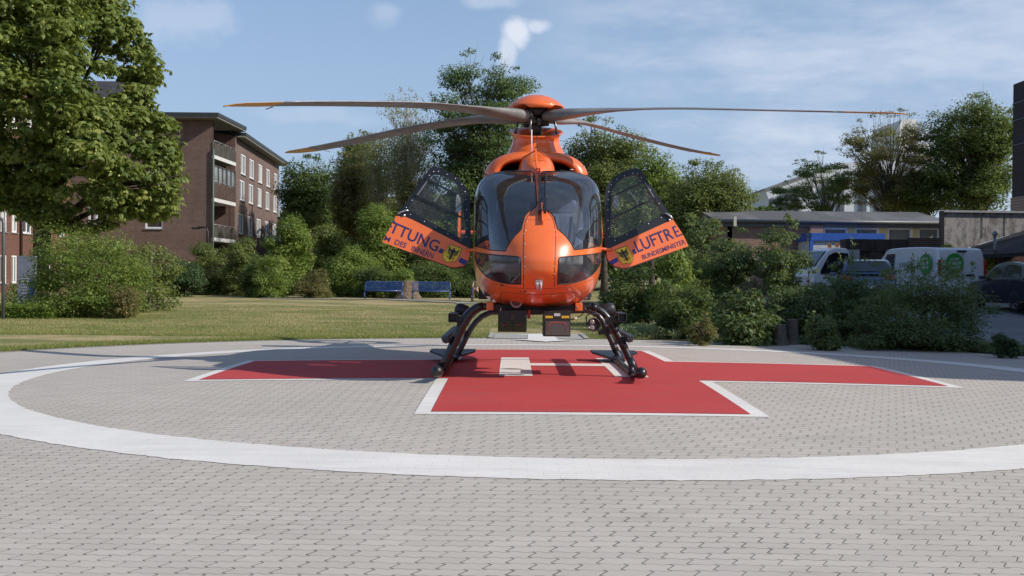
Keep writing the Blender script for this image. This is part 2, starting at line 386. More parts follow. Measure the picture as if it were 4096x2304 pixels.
# planting soil along the right edge of the pad
m, t_ = new_mat('planting_soil'); tco = nd(t_, 'ShaderNodeTexCoord').outputs['Object']
finish(t_, mixc(t_, rng_(t_, noise(t_, 3, 6, .7, tco), .4, .62, 0, 1), (.055, .042, .032, 1), (.06, .085, .028, 1)), .95, spec=.1, bump=noise(t_, 18, 5, .7), bstr=1, bdist=.08)
SOIL = m
def soilf(u, v):      # u angle, v radius
    return PX+v*math.cos(u), PY+v*math.sin(u)
quads_mesh('planting_bed', [(R(5), R(82), PR+.11, PR+3.2)], .012, SOIL, .35, soilf)
quads_mesh('planting_bed', [(4.2, 12.5, 27.5, 34)], .010, SOIL, 1, lambda u, v: (u, v))
for o in list(C.objects):
    if o.name.startswith('planting_bed') or o.name.startswith('walkway_kerb') or o.name.startswith('path'): o['kind'] = 'structure'


# ------------------------------------------------------------------ helicopter
MX, MY = .314, 15.8
heli = thing('helicopter', 'orange rescue helicopter with both cockpit doors open, parked on the red cross of the helipad', 'helicopter', (MX, MY, 0))
ZB, ZT, ZM, WW, YR = .81, 2.576, 1.80, .815, -1.2
def wz(z):
    z = np.asarray(z, float)
    up = np.clip((z-ZM)/(ZT-ZM), 0, 1); dn = np.clip((ZM-z)/(ZM-ZB), 0, 1)
    return WW*np.where(z > ZM, (1-up**4.5)**(1/4.5), (1-dn**3.5)**(1/3.5))
_z = [.81, .83, .87, .93, 1.02, 1.12, 1.26, 1.42, 1.6, 1.8, 2.0, 2.2, 2.35, 2.45, 2.52, 2.56, 2.576]
_y = [-1.45, -1.85, -2.15, -2.45, -2.74, -2.93, -3.07, -3.1, -3.02, -2.85, -2.59, -2.24, -1.92, -1.66, -1.44, -1.29, -1.2]
zq = np.linspace(ZB, ZT, 600); yq = np.interp(zq, _z, _y)
for _ in range(2):
    k_ = np.ones(31)/31; pad = np.concatenate([[yq[0]]*15, yq, [yq[-1]]*15]); e0, e1 = yq[0], yq[-1]; yq = np.convolve(pad, k_, 'valid'); yq[0] = e0; yq[-1] = e1
def yc(z): return np.interp(z, zq, yq)
def fy(x, z):
    w_ = np.maximum(wz(z), 1e-4); t = np.clip(np.abs(x)/w_, 0, 1); p = 2.25
    g = 1-(1-t**p)**(1/p); a = yc(z); return a+(YR-a)*g
def s_px(sx, sy, off=0):
    Y = 13.4
    for _ in range(60):
        p = at(sx, sy, Y); z = min(max(p.z, ZB+.001), ZT-.001); Y = .5*Y+.5*(MY+float(fy(p.x-MX, z)))
    p = at(sx, sy, Y); return p
def to_dom(x, z):
    z = np.clip(z, ZB+1e-5, ZT-1e-5); t = np.clip(x/np.maximum(wz(z), 1e-4), -1, 1)
    return np.arcsin(t)/(PI/2), np.arccos(1-2*(z-ZB)/(ZT-ZB))/PI
def from_dom(a, b):
    z = ZB+(ZT-ZB)*(1-np.cos(PI*b))/2; x = wz(z)*np.sin(a*PI/2); return x, z
def px_out(pts, cx, cy, k):     # crop coordinates to photo pixels
    return [(cx+x*k, cy+y*k) for x, y in pts]
def dens(pts, step, close=True):
    out = []; n = len(pts)
    for i in range(n if close else n-1):
        a = np.array(pts[i]); b2 = np.array(pts[(i+1) % n]); m_ = max(1, int(np.hypot(*(b2-a))/step))
        for k in range(m_): out.append(tuple(a+(b2-a)*k/m_))
    if not close: out.append(tuple(pts[-1]))
    return out
def rnd(pts, it=2):             # Chaikin rounding
    for _ in range(it):
        o = []
        for i in range(len(pts)):
            a = np.array(pts[i]); b2 = np.array(pts[(i+1) % len(pts)]); o += [tuple(a*.75+b2*.25), tuple(a*.25+b2*.75)]
        pts = o
    return pts
c3 = (1860, 660, .23463); c4 = (1860, 960, .23463)
o_ws_l = px_out([(1190, 170), (1165, 120), (1110, 98), (1000, 90), (800, 96), (600, 106), (430, 125), (300, 180), (215, 270), (160, 450), (135, 700), (125, 1000), (120, 1250), (130, 1375), (215, 1395), (450, 1450), (690, 1468), (715, 1410), (770, 1320), (860, 1200), (962, 1105), (985, 1000), (1020, 880), (1070, 820), (1140, 768), (1212, 702), (1222, 640), (1205, 400)], *c3)
o_ws_r = px_out([(1300, 150), (1330, 112), (1400, 95), (1600, 88), (1800, 95), (1980, 112), (2110, 150), (2210, 230), (2275, 400), (2320, 640), (2345, 900), (2360, 1150), (2360, 1310), (2290, 1385), (2100, 1420), (1862, 1450), (1800, 1330), (1720, 1220), (1578, 1090), (1550, 1000), (1520, 900), (1470, 830), (1390, 775), (1310, 705), (1296, 600), (1290, 300)], *c3)
o_lo_l = px_out([(950, 752), (950, 340), (935, 305), (900, 285), (850, 280), (600, 262), (330, 236), (185, 212), (170, 300), (205, 400), (245, 490), (350, 605), (480, 685), (650, 732), (800, 750)], *c4)
o_lo_r = px_out([(1580, 756), (1592, 500), (1600, 330), (1612, 300), (1650, 290), (2000, 260), (2200, 235), (2325, 212), (2325, 330), (2290, 440), (2230, 530), (2160, 600), (2050, 668), (1900, 718), (1750, 745)], *c4)
def outline_dom(px):
    res = []
    for sx, sy in dens(px, 7):
        p = s_px(sx, sy); a, b2 = to_dom(np.array(p.x-MX), np.array(min(max(p.z, ZB+.01), ZT-.004)))
        res.append((max(-.955, min(.955, float(a))), float(b2)))
    o = [res[0]]
    for r_ in res[1:]:
        if math.hypot(r_[0]-o[-1][0], r_[1]-o[-1][1]) > .004: o.append(r_)
    return o
REG = [('windshield', WS, outline_dom(o_ws_l)), ('windshield', WS, outline_dom(o_ws_r)), ('chin_window', WS2, outline_dom(o_lo_l)), ('chin_window', WS2, outline_dom(o_lo_r))]
def inpoly(P, poly):
    x, y = P[:, 0], P[:, 1]; c = np.zeros(len(P), bool); q = np.array(poly); n = len(q)
    for i in range(n):
        x0, y0 = q[i]; x1, y1 = q[(i+1) % n]
        if y0 == y1: continue
        m_ = ((y0 > y) != (y1 > y)) & (x < (x1-x0)*(y-y0)/(y1-y0)+x0); c ^= m_
    return c
ga, gb = np.meshgrid(np.linspace(-1, 1, 101), np.linspace(0, 1, 91)); gp = np.stack([ga.ravel(), gb.ravel()], -1)
allo = np.array([p for r_ in REG for p in r_[2]])
dmin = np.min(np.hypot(gp[:, None, 0]-allo[None, :, 0], (gp[:, None, 1]-allo[None, :, 1])), axis=1)
edge = (np.abs(gp[:, 0]) > .999) | (gp[:, 1] < 1e-6) | (gp[:, 1] > 1-1e-6)
gp = gp[(dmin > .006) | edge]
verts = [Vector(p) for p in gp]; edges = []
for nm, m_, out in REG:
    b0 = len(verts); verts += [Vector(p) for p in out]; edges += [(b0+i, b0+(i+1) % len(out)) for i in range(len(out))]
cv, ce, cfc, _, _, _ = delaunay_2d_cdt(verts, edges, [], 0, 1e-6)
cv = np.array([tuple(v) for v in cv]); cfc = np.array([f for f in cfc if len(f) == 3]); cen = cv[cfc].mean(1)
x_, z_ = from_dom(cv[:, 0], cv[:, 1]); y_ = fy(x_, z_)
P3 = np.stack([x_+MX, y_+MY, z_], -1)
reg = np.full(len(cfc), -1)
for i, (nm, m_, out) in enumerate(REG): reg[inpoly(cen, out)] = i
def nrm(a, b2):
    e = 1e-3; a = np.clip(a, -.995, .995); b2 = np.clip(b2, .006, .994)
    def P(a, b2):
        x, z = from_dom(a, b2); return np.stack([x, fy(x, z), z], -1)
    n = np.cross(P(a+e, b2)-P(a-e, b2), P(a, b2+e)-P(a, b2-e)); n /= np.linalg.norm(n, axis=-1, keepdims=True)+1e-12; 
    n[n[:, 1] > .3] *= -1; return n
VN = nrm(cv[:, 0], cv[:, 1])
sgn = np.sign((VN*(P3-np.array([MX, MY-1.2, 1.7]))).sum(-1)); VN *= sgn[:, None]
def sub_mesh(name, sel, m_, parent, flip=False):
    f = cfc[sel]; u, inv_ = np.unique(f.ravel(), return_inverse=True); f2 = inv_.reshape(-1, 3)
    p = P3[u]; fn = np.cross(p[f2[:, 1]]-p[f2[:, 0]], p[f2[:, 2]]-p[f2[:, 0]]); s2 = (fn*VN[u][f2[:, 0]]).sum(-1) < 0; f2[s2] = f2[s2][:, ::-1]
    me = bpy.data.meshes.new(name); me.from_pydata(p.tolist(), [], f2.tolist()); me.polygons.foreach_set('use_smooth', [True]*len(f2)); me.update()
    me.normals_split_custom_set_from_vertices([tuple(v) for v in VN[u]])
    return link_mesh(name, me, m_, parent)
# back of the cabin as a loft
mb = MB(); nn = 46
zs = ZB+(ZT-ZB)*(1-np.cos(PI*np.linspace(0, 1, nn)))/2
ringx = np.concatenate([wz(zs), -wz(zs)[::-1]]); ringz = np.concatenate([zs, zs[::-1]])
rows = []
for y, sx_, zb_, zt_ in [(-1.2, 1, ZB, ZT), (-1.0, 1.0, ZB, ZT+.005), (-.5, 1, ZB+.01, ZT+.01), (0, 1, ZB+.01, ZT+.01), (.6, 1, ZB+.02, ZT+.01), (1.1, .98, ZB+.06, ZT), (1.6, .93, .98, ZT), (2.1, .80, 1.22, 2.55), (2.6, .62, 1.5, 2.52), (3.1, .46, 1.72, 2.48), (3.6, .36, 1.84, 2.44), (5.0, .27, 1.96, 2.40), (6.3, .20, 2.04, 2.36)]:
    rows.append([(MX+x*sx_, MY+y, zb_+(z-ZB)/(ZT-ZB)*(zt_-zb_)) for x, z in zip(ringx, ringz)])
n2 = len(ringx); vs = [p for r_ in rows for p in r_]; fs = []
for i in range(len(rows)-1):
    for k in range(n2):
        k2 = (k+1) % n2; a = rows[i][k]; yy = (rows[i][k][1]+rows[i+1][k][1])/2-MY
        if -1.05 < yy < -.2 and 1.12 < (rows[i][k][2]+rows[i][k2][2])/2 < 2.42: continue      # the door openings
        fs.append((i*n2+k, i*n2+k2, (i+1)*n2+k2, (i+1)*n2+k))
mb.add(vs, fs, 0, True)
body = mb.build('fuselage', ORANGE, heli)
nose = sub_mesh('nose_shell', reg == -1, ORANGE, heli)
gl = []
for i, (nm, m_, out) in enumerate(REG): gl.append(sub_mesh(nm, reg == i, m_, heli))
def line3(px, off=.004, step=10, close=False):
    out = []
    for sx, sy in dens(px, step, close):
        p = s_px(sx, sy); 
        a, b2 = to_dom(np.array([p.x-MX]), np.array([min(max(p.z, ZB+.01), ZT-.01)])); x, z = from_dom(a, b2); n = nrm(a, b2)[0]
        q = Vector((MX+float(x[0]), MY+float(fy(x, z)[0]), float(z[0])))
        n = Vector(n); 
        if n.y > 0: n = -n
        out.append(q+n*off)
    return out
for o_, out in zip(gl, (o_ws_l, o_ws_r, o_lo_l, o_lo_r)):
    mb = MB(); P = line3(out, .001, 8, True); mb.tube(P+[P[0]], .0065, 5, cap=False); mb.build('window_seal', RUBBER, o_)
def seam(px, r=.0035, m_=RUBBER, name='panel_seam', par=None):
    mb = MB(); mb.tube(line3(px, 0), r, 5); return mb.build(name, m_, par or nose)
seam(px_out([(1000, 820), (1004, 400), (1005, 0)], *c4)+px_out([(1002, 1300), (1010, 1080), (1030, 960), (1065, 880), (1130, 795)], *c3))
seam(px_out([(1520, 820), (1535, 400), (1548, 0)], *c4)+px_out([(1548, 1300), (1545, 1180), (1525, 1010), (1490, 905), (1400, 790)], *c3))
seam(px_out([(480, 742), (800, 815), (1000, 826), (1250, 830), (1520, 826), (1800, 800), (2200, 660)], *c4), .002)
seam(px_out([(610, 1140), (608, 920), (625, 898), (700, 895), (1000, 922), (1250, 930), (1500, 920), (1850, 890), (1888, 900), (1890, 960), (1868, 1130)], *c4), .0032)
seam(px_out([(1045, 935), (1250, 938), (1530, 930)], *c3), .002)
# rivets on the hatch and small fittings
def rivet(cx, cy, crop=c4, r=.006):
    mb = MB(); p = line3(px_out([(cx, cy), (cx+1, cy)], *crop), .001, 50)[0]; mb.lathe([(0, r*.7), (r*.7, r*.5), (r, 0)], p, 8, M=Matrix.Rotation(PI/2, 3, 'X')); mb.build('hatch_rivet', STEEL, nose)
for q in ((1020, 70), (1530, 70), (1018, 290), (1530, 290), (1016, 455), (1528, 455), (1014, 575), (1522, 575), (1016, 700), (1512, 700), (1020, 815), (1515, 815)): rivet(*q)
for q in ((1035, 1115), (1520, 1110), (1062, 955), (1475, 955), (1000, 1170), (1545, 1200)): rivet(*q, crop=c3)
for q in ((210, 178), (380, 200), (540, 210), (1580, 228), (1785, 228), (1985, 215), (2150, 190)): rivet(*q, r=.005)
def patch(pts, m_, name, par=None, off=.003, th_=.004):
    P = line3(pts, off, 12, True); n = len(P); mb = MB(); c = sum(P, Vector())/n
    mb.add([c]+P, [(0, i+1, (i+1) % n+1) for i in range(n)], 0, False); return mb.build(name, m_, par or nose)
mb = MB()    # tow bracket
P = line3(px_out([(1200, 765), (1198, 690), (1210, 672), (1312, 672), (1326, 690), (1322, 765)], *c4), .006, 400, True)
mb.prism(P, (0, -.012, 0))
for a, b2 in (((1235, 700), (1238, 845)), ((1292, 700), (1290, 845))):
    q = line3(px_out([a, b2], *c4), .03, 500); q[0].y -= .004; mb.tube([q[0], q[0]*.5+q[1]*.5+Vector((0, -.012, 0)), q[1]], [.012, .012, .006], 8)
mb.build('tow_bracket', mat('white_metal', (.62, .62, .62), .35, metal=.2), nose)
for pts in ([(285, 868), (322, 838), (372, 935)], [(2118, 922), (2182, 825), (2212, 858)]): patch(px_out(pts, *c4), BLACK, 'black_triangle_marking')
patch(px_out([(1628, 1052), (1745, 1040), (1748, 1060), (1632, 1075)], *c4), mat('sticker_yellow', (.65, .38, .02), .5), 'yellow_sticker')
patch(px_out([(1515, 1082), (1610, 1074), (1612, 1098), (1518, 1106)], *c4), mat('sticker_red', (.60, .12, .09), .5), 'red_sticker')
# recessed lamp in the nose belly
q = line3(px_out([(875, 1062), (876, 1062)], *c4), .0, 50)[0]
mb = MB(); Mx = Matrix.Rotation(R(100), 3, 'X'); mb.lathe([(.035, .002), (.06, .006), (.072, .012), (.075, .004), (.07, -.004)], q+Vector((0, -.004, .005)), 22, M=Mx@Matrix.Scale(1, 3)); mb.build('nose_lamp_ring', mat('lamp_chrome', (.25, .2, .2), .25, metal=.8), nose)
mb = MB(); mb.lathe([(0, .004), (.058, .004)], q+Vector((0, -.005, .005)), 20, M=Mx); mb.build('nose_lamp_lens', mat('lamp_lens', (.04, .03, .03), .1, spec=.8), nose)
mb = MB(); mb.box(q+Vector((0, -.004, .055)), (.055, .02, .03)); mb.build('nose_lamp_cover', DMET, nose)
mb = MB(); P = [q+Vector((.10, .0, .0))]
# dark hinge fittings on the seam
for (x, y, w2, h2) in ((655, 770, 55, 14), (950, 868, 8, 26), (1018, 870, 22, 22), (1408, 1000-300*0, 0, 0)):
    if not w2: continue
    c = line3(px_out([(x, y), (x+1, y)], *c4), .003, 50)[0]; mb = MB(); mb.box(c, (w2*2*.00068, .012, h2*2*.00068)); mb.build('hatch_latch', mat('latch_dark', (.12, .04, .02), .5), nose)
for x in (545, 1275): pass
# wire cutter fin and wipers at the centre post
mb = MB()
P = line3(px_out([(1312, 690), (1320, 860), (1322, 1000)], *c3), .0, 30)
for i in range(len(P)-1): mb.bar(P[i]+Vector((0, -.03, 0)), P[i+1]+Vector((0, -.03, 0)), .016, .075)
P = line3(px_out([(1235, 160), (1240, 400), (1250, 640)], *c3), .0, 30)
for i in range(len(P)-1): mb.bar(P[i]+Vector((0, -.012, 0)), P[i+1]+Vector((0, -.012, 0)), .03, .03)
mb.build('wire_cutter', ORANGE2, nose)
for (px1, base) in (([(1268, 100), (1272, 300), (1275, 500), (1275, 640)], [(1275, 640), (1270, 860)]), ([(1372, 170), (1372, 350), (1368, 520), (1362, 640)], [(1362, 640), (1360, 860)])):
    mb = MB(); mb.tube(line3(px_out(px1, *c3), .035, 20), .011, 6); mb.tube(line3(px_out(px1, *c3), .012, 20), .011, 5)
    P = line3(px_out(base, *c3), .05, 40)
    for i in range(len(P)-1): mb.bar(P[i], P[i+1], .03, .045)
    mb.build('wiper', BLACK, nose)
mb = MB(); mb.tube(line3(px_out([(1290, 185), (1375, 190)], *c3), .035, 20), .007, 6); mb.build('wiper_link', BLACK, nose); mb = MB(); mb.tube(line3(px_out([(1300, 360), (1370, 362)], *c3), .035, 20), .004, 6); mb.build('wiper_link', BLACK, nose)
# door frame arch, seats and furniture seen through the windshield
def trace(pts, crop, Y): return [at(*p, Y) for p in px_out(pts, *crop)]
mb = MB(); mb.tube(trace([(455, 1000), (430, 720), (425, 480), (490, 310), (620, 205), (800, 135), (960, 108)], c3, 14.62), .026, 8)
mb.build('door_frame_arch', BLK, body)
mb = MB(); mb.tube(trace([(1620, 105), (1800, 140), (1960, 230), (2060, 350), (2100, 480), (2105, 800), (2075, 1080)], c3, 14.62), .022, 8)
mb.build('door_frame_arch', DARK, body)
def seat(xc):
    st = MB(); st.box((xc, 15.0, 1.33), (.46, .48, .12)); s1 = st.build('seat', SEAT, heli, bevel=.04)
    bk = MB(); bk.box((xc, 15.27, 1.72), (.46, .11, .72), M=Matrix.Rotation(R(-8), 3, 'X')); bk.build('seat_backrest', SEAT, s1, bevel=.05)
    hd = MB(); hd.box((xc, 15.33, 2.16), (.28, .08, .20)); hd.build('headrest', SEAT, s1, bevel=.035)
    be = MB()
    for e in (-.12, .12): be.bar((xc+e, 15.24, 2.05), (xc+e*.7, 15.13, 1.42), .045, .01)
    be.build('seat_belt', mat('belt_grey', (.28, .3, .33), .7), s1)
    pd = MB(); pd.box((xc, 15.0, 1.1), (.36, .36, .34)); pd.build('seat_base', DARK, s1)
seat(MX-.40); seat(MX+.40)
mb = MB(); mb.box((MX, 15.9, 1.7), (1.56, .04, 1.6)); mb.box((MX, 14.9, 1.0), (1.3, 2.2, .04)); mb.box((MX, 15.2, 2.53), (1.1, 1.3, .03)); mb.build('cabin_lining', mat('cabin_lining_grey', (.04, .045, .06), .8), body)
mb = MB(); mb.tube([at(*p, 13.75) for p in px_out([(1900, 1215), (2050, 1130), (2240, 1290)], *c3)], [.03, .05, .03], 8)
mb.prism(trace([(1890, 1220), (1960, 1130), (2050, 1095), (2200, 1190), (2270, 1300), (2240, 1400), (2120, 1380), (1990, 1290)], c3, 13.85), (0, .22, .02)); mb.build('glareshield', mat('glareshield_grey', (.06, .065, .075), .8), body, bevel=.015)
mb = MB(); mb.prism(trace([(380, 1320), (760, 1310), (700, 1440), (380, 1400)], c3, 13.75), (0, .25, 0)); mb.build('instrument_panel', DARK, body)
mb = MB()
for k in range(4): mb.box(at(*px_out([(372+k*62, 1362)], *c3)[0], 13.74), (.028, .006, .024))
mb.build('panel_switches', mat('switch_grey', (.25, .25, .26), .6), body)
mb = MB(); mb.box((MX, 15.75, 1.95), (.55, .08, .22)); mb.box((MX+.02, 15.7, 1.72), (.50, .10, .16)); mb.build('cabin_equipment_rack', mat('equipment_grey', (.2, .19, .18), .6), body)
mb = MB(); mb.prism(trace([(412, 1180), (420, 950), (470, 690), (500, 600), (500, 880), (640, 880), (560, 1040)], c3, 14.95), (0, .04, 0)); mb.build('pale_panel', mat('pale_panel_grey', (.42, .43, .42), .7), body)  # a reflection of white on the left, built as a solid pale panel
mb = MB(); mb.prism(trace([(1830, 760), (1880, 690), (1930, 600), (1960, 700), (2010, 860), (2020, 1060), (1900, 1080), (1850, 960)], c3, 14.95), (0, .04, 0)); mb.build('pale_panel', MATS['pale_panel_grey'], body)
VEST = mat('hi_vis_vest', (.42, .62, .05), .8, bstr=.4, bscale=40)
mb = MB()
for pts in ([(540, 310), (585, 325), (480, 430), (440, 500), (475, 560), (480, 610), (460, 600), (450, 550), (415, 480), (460, 380)], [(585, 395), (640, 375), (710, 440), (750, 530), (640, 535), (620, 440)], [(560, 430), (580, 410), (570, 530), (550, 525)]):
    mb.prism(trace(pts, c3, 15.05), (0, .05, 0))
o = mb.build('safety_vest', VEST); tag(o, 'yellow-green safety vest hanging behind the left windshield of the helicopter', 'safety vest')
mb = MB(); mb.box(at(*px_out([(1885, 526)], *c3)[0], 15.2), (.07, .05, .022)); mb.build('headset_hook', ORANGE, body)
# engine cowling
def arch(hw, zt, y, zb2=2.5, p=2.3, n=33):
    out = []
    for k in range(n):
        a = PI*k/(n-1); cx, sy_ = math.cos(a), math.sin(a)
        out.append((MX+hw*math.copysign(abs(cx)**(2/p), cx), MY+y, zb2+(zt-zb2)*abs(sy_)**(2/p)))
    return out
mb = MB(); rings = [arch(.50, 2.72, 3.2), arch(.62, 2.86, 2.6), arch(.69, 2.93, 1.8), arch(.71, 2.94, .6, p=2.5), arch(.71, 2.935, 0, p=2.5), arch(.71, 2.925, -.35, p=2.5), arch(.695, 2.91, -.48, p=2.5), arch(.65, 2.875, -.57, p=2.5), arch(.58, 2.83, -.61, p=2.6), arch(.535, 2.79, -.61, p=2.9), arch(.51, 2.775, -.57, p=3.2), arch(.50, 2.768, -.45, p=3.2)]
n = len(rings[0]); vs = [p for r_ in rings for p in r_]
mb.add(vs, [(i*n+k, i*n+k+1, (i+1)*n+k+1, (i+1)*n+k) for i in range(len(rings)-1) for k in range(n-1)], 0, True)
cowl = mb.build('engine_cowling', ORANGE, heli)
mb = MB(); a = arch(.501, 2.769, -.45, p=3.2); b2 = arch(.46, 2.72, .0, p=3.2); mb.add(a+b2, [(k, k+1, n+k+1, n+k) for k in range(n-1)]+[tuple(range(n, 2*n))], 0, True)
mb.tube([(MX-.36, MY-.42, 2.60), (MX-.36, MY-.05, 2.62)], [.095, .07], 20, cap=False); mb.tube([(MX+.36, MY-.42, 2.60), (MX+.36, MY-.05, 2.62)], [.095, .07], 20, cap=False)
mb.build('air_intake', mat('intake_dark', (.02, .013, .012), .8), cowl)
mb = MB(); rings = []
for y, hw, zt in ((-1.22, .03, 2.585), (-1.15, .07, 2.62), (-1.05, .14, 2.675), (-.95, .205, 2.735), (-.82, .24, 2.80), (-.66, .252, 2.85), (-.45, .255, 2.885), (-.2, .25, 2.90)): rings.append(arch(hw, zt, y, 2.52, 2.6))
vs = [p for r_ in rings for p in r_]; mb.add(vs, [(i*n+k, i*n+k+1, (i+1)*n+k+1, (i+1)*n+k) for i in range(len(rings)-1) for k in range(n-1)]+[tuple(range(n))], 0, True)
hump = mb.build('gearbox_fairing', ORANGE, cowl)
mb = MB(); mb.lathe([(.43, 2.78), (.415, 2.88), (.395, 2.93), (.372, 2.97), (.348, 3.02), (.330, 3.07), (.318, 3.12), (.322, 3.16), (.342, 3.19), (.370, 3.212), (.376, 3.222), (.366, 3.230), (.335, 3.212), (.30, 3.175), (.29, 3.08)], (MX, MY, 0), 48, sy=1.18); mb.v = [(x, y, z+((.27*(y-MY)+.004)*max(0, min(1, (z-2.95)/.25)))) for x, y, z in mb.v]; mast_f = mb.build('mast_fairing', ORANGE, cowl)
mb = MB(); mb.lathe([(0, 3.08), (.31, 3.08)], (MX, MY, 0), 24); mb.build('mast_well', DARK, mast_f)
# little masts and bars in front of the fairing
k9 = (1960, 360, .27605)
mb = MB(); mb.tube([at(*px_out([(603, 575)], *k9)[0], 14.9), at(*px_out([(602, 985)], *k9)[0], 14.9)], .008, 8); mb.build('pitot_antenna', WHITE, cowl)
mb = MB(); mb.tube([at(*px_out([(680, 670)], *k9)[0], 14.8), at(*px_out([(676, 930)], *k9)[0], 14.8)], .006, 6); mb.tube([at(*px_out([(661, 820)], *k9)[0], 14.85), at(*px_out([(661, 880)], *k9)[0], 14.85)], .009, 6); mb.build('whip_antenna', DMET, cowl)
mb = MB()
for a, b2 in (((470, 985), (672, 872)), ((880, 990), (690, 872))): mb.tube([at(*px_out([a], *k9)[0], 14.85), at(*px_out([b2], *k9)[0], 14.75)], .009, 6)
mb.build('fairing_brace', mat('rust_orange', (.30, .07, .02), .5), cowl)
mb = MB(); P = [at(*q, yy) for q, yy in zip(px_out([(664, 880), (668, 1000), (676, 1100), (684, 1165)], *k9), (14.82, 14.72, 14.62, 14.56))]
for i in range(3): mb.bar(P[i]+Vector((0, -.03, 0)), P[i+1]+Vector((0, -.03, 0)), .018, .07)
mb.build('upper_wire_cutter', ORANGE2, cowl)
mb = MB(); mb.lathe([(0, .01), (.02, .008), (.022, 0)], at(*px_out([(1183, 1158)], *k9)[0], 14.7), 10); mb.build('roof_cap', WHITE, cowl); mb = MB(); mb.lathe([(0, .01), (.02, .008), (.022, 0)], at(*px_out([(1350, 1110)], *k9)[0], 15.1), 10); mb.build('roof_cap', WHITE, cowl)
for s2 in (-1, 1):
    mb = MB(); x0 = MX+s2*.70; mb.tube([(x0-s2*.04, 15.05, 2.72), (x0+s2*.0, 15.05, 2.73), (x0, 15.05, 2.58), (x0-s2*.05, 15.05, 2.56)], .009, 6); mb.build('roof_handle', DMET, cowl)
# rotor head
rotor = MB(); rotor.tube([(MX, MY, 3.05), (MX, MY, 3.56)], [.075, .07], 20); mast = rotor.build('rotor_mast', DMET, heli)
mb = MB(); mb.lathe([(.10, 3.31), (.17, 3.33), (.17, 3.37), (.10, 3.39)], (MX, MY, 0), 20); mb.lathe([(.06, 3.42), (.15, 3.44), (.16, 3.54), (.13, 3.58), (0, 3.59)], (MX, MY, 0), 20)
mb.build('rotor_hub', mat('hub_dark', (.022, .02, .02), .5), mast)
mb = MB(); rr = random.Random(5)
for k in range(14): 
    a = 2*PI*k/14; mb.box((MX+.15*math.cos(a), MY+.15*math.sin(a), 3.34+.03*rr.random()), (.06, .05, .09), rot=a)
mb.build('swashplate', mat('hub_brown', (.05, .03, .025), .5), mast)
mb = MB()        # cap: dome with a dropped skirt in front and behind
nseg = 72; prof = [(0, 3.734), (.08, 3.730), (.16, 3.713), (.23, 3.685), (.30, 3.645), (.35, 3.605), (.386, 3.572), (.393, 3.558)]
vs = []; fs = []
for (r_, z) in prof:
    for k in range(nseg): a = 2*PI*k/nseg; vs.append((MX+r_*math.cos(a), MY+r_*math.sin(a), z))
for i in range(len(prof)-1):
    for k in range(nseg): k2 = (k+1) % nseg; fs.append((i*nseg+k, i*nseg+k2, (i+1)*nseg+k2, (i+1)*nseg+k))
skirt = []
for k in range(nseg):
    a = math.degrees(2*PI*k/nseg); near = min(abs((a-c+180) % 360-180) for c in (98, 188, 278, 8))
    d = .045 if near < 24 else (.0 if near > 32 else .045*(32-near)/8)
    skirt.append((MX+(.393-.012*(d/.045))*math.cos(R(a)), MY+(.393-.012*(d/.045))*math.sin(R(a)), 3.556-d))
b0 = len(vs); vs += skirt; last = (len(prof)-1)*nseg
for k in range(nseg): k2 = (k+1) % nseg; fs.append((last+k, last+k2, b0+k2, b0+k))
mb.add(vs, fs, 0, True); cap_ = mb.build('rotor_cap', ORANGE, mast)
so_ = cap_.modifiers.new('solid', 'SOLIDIFY'); so_.thickness = .008; so_.offset = -1
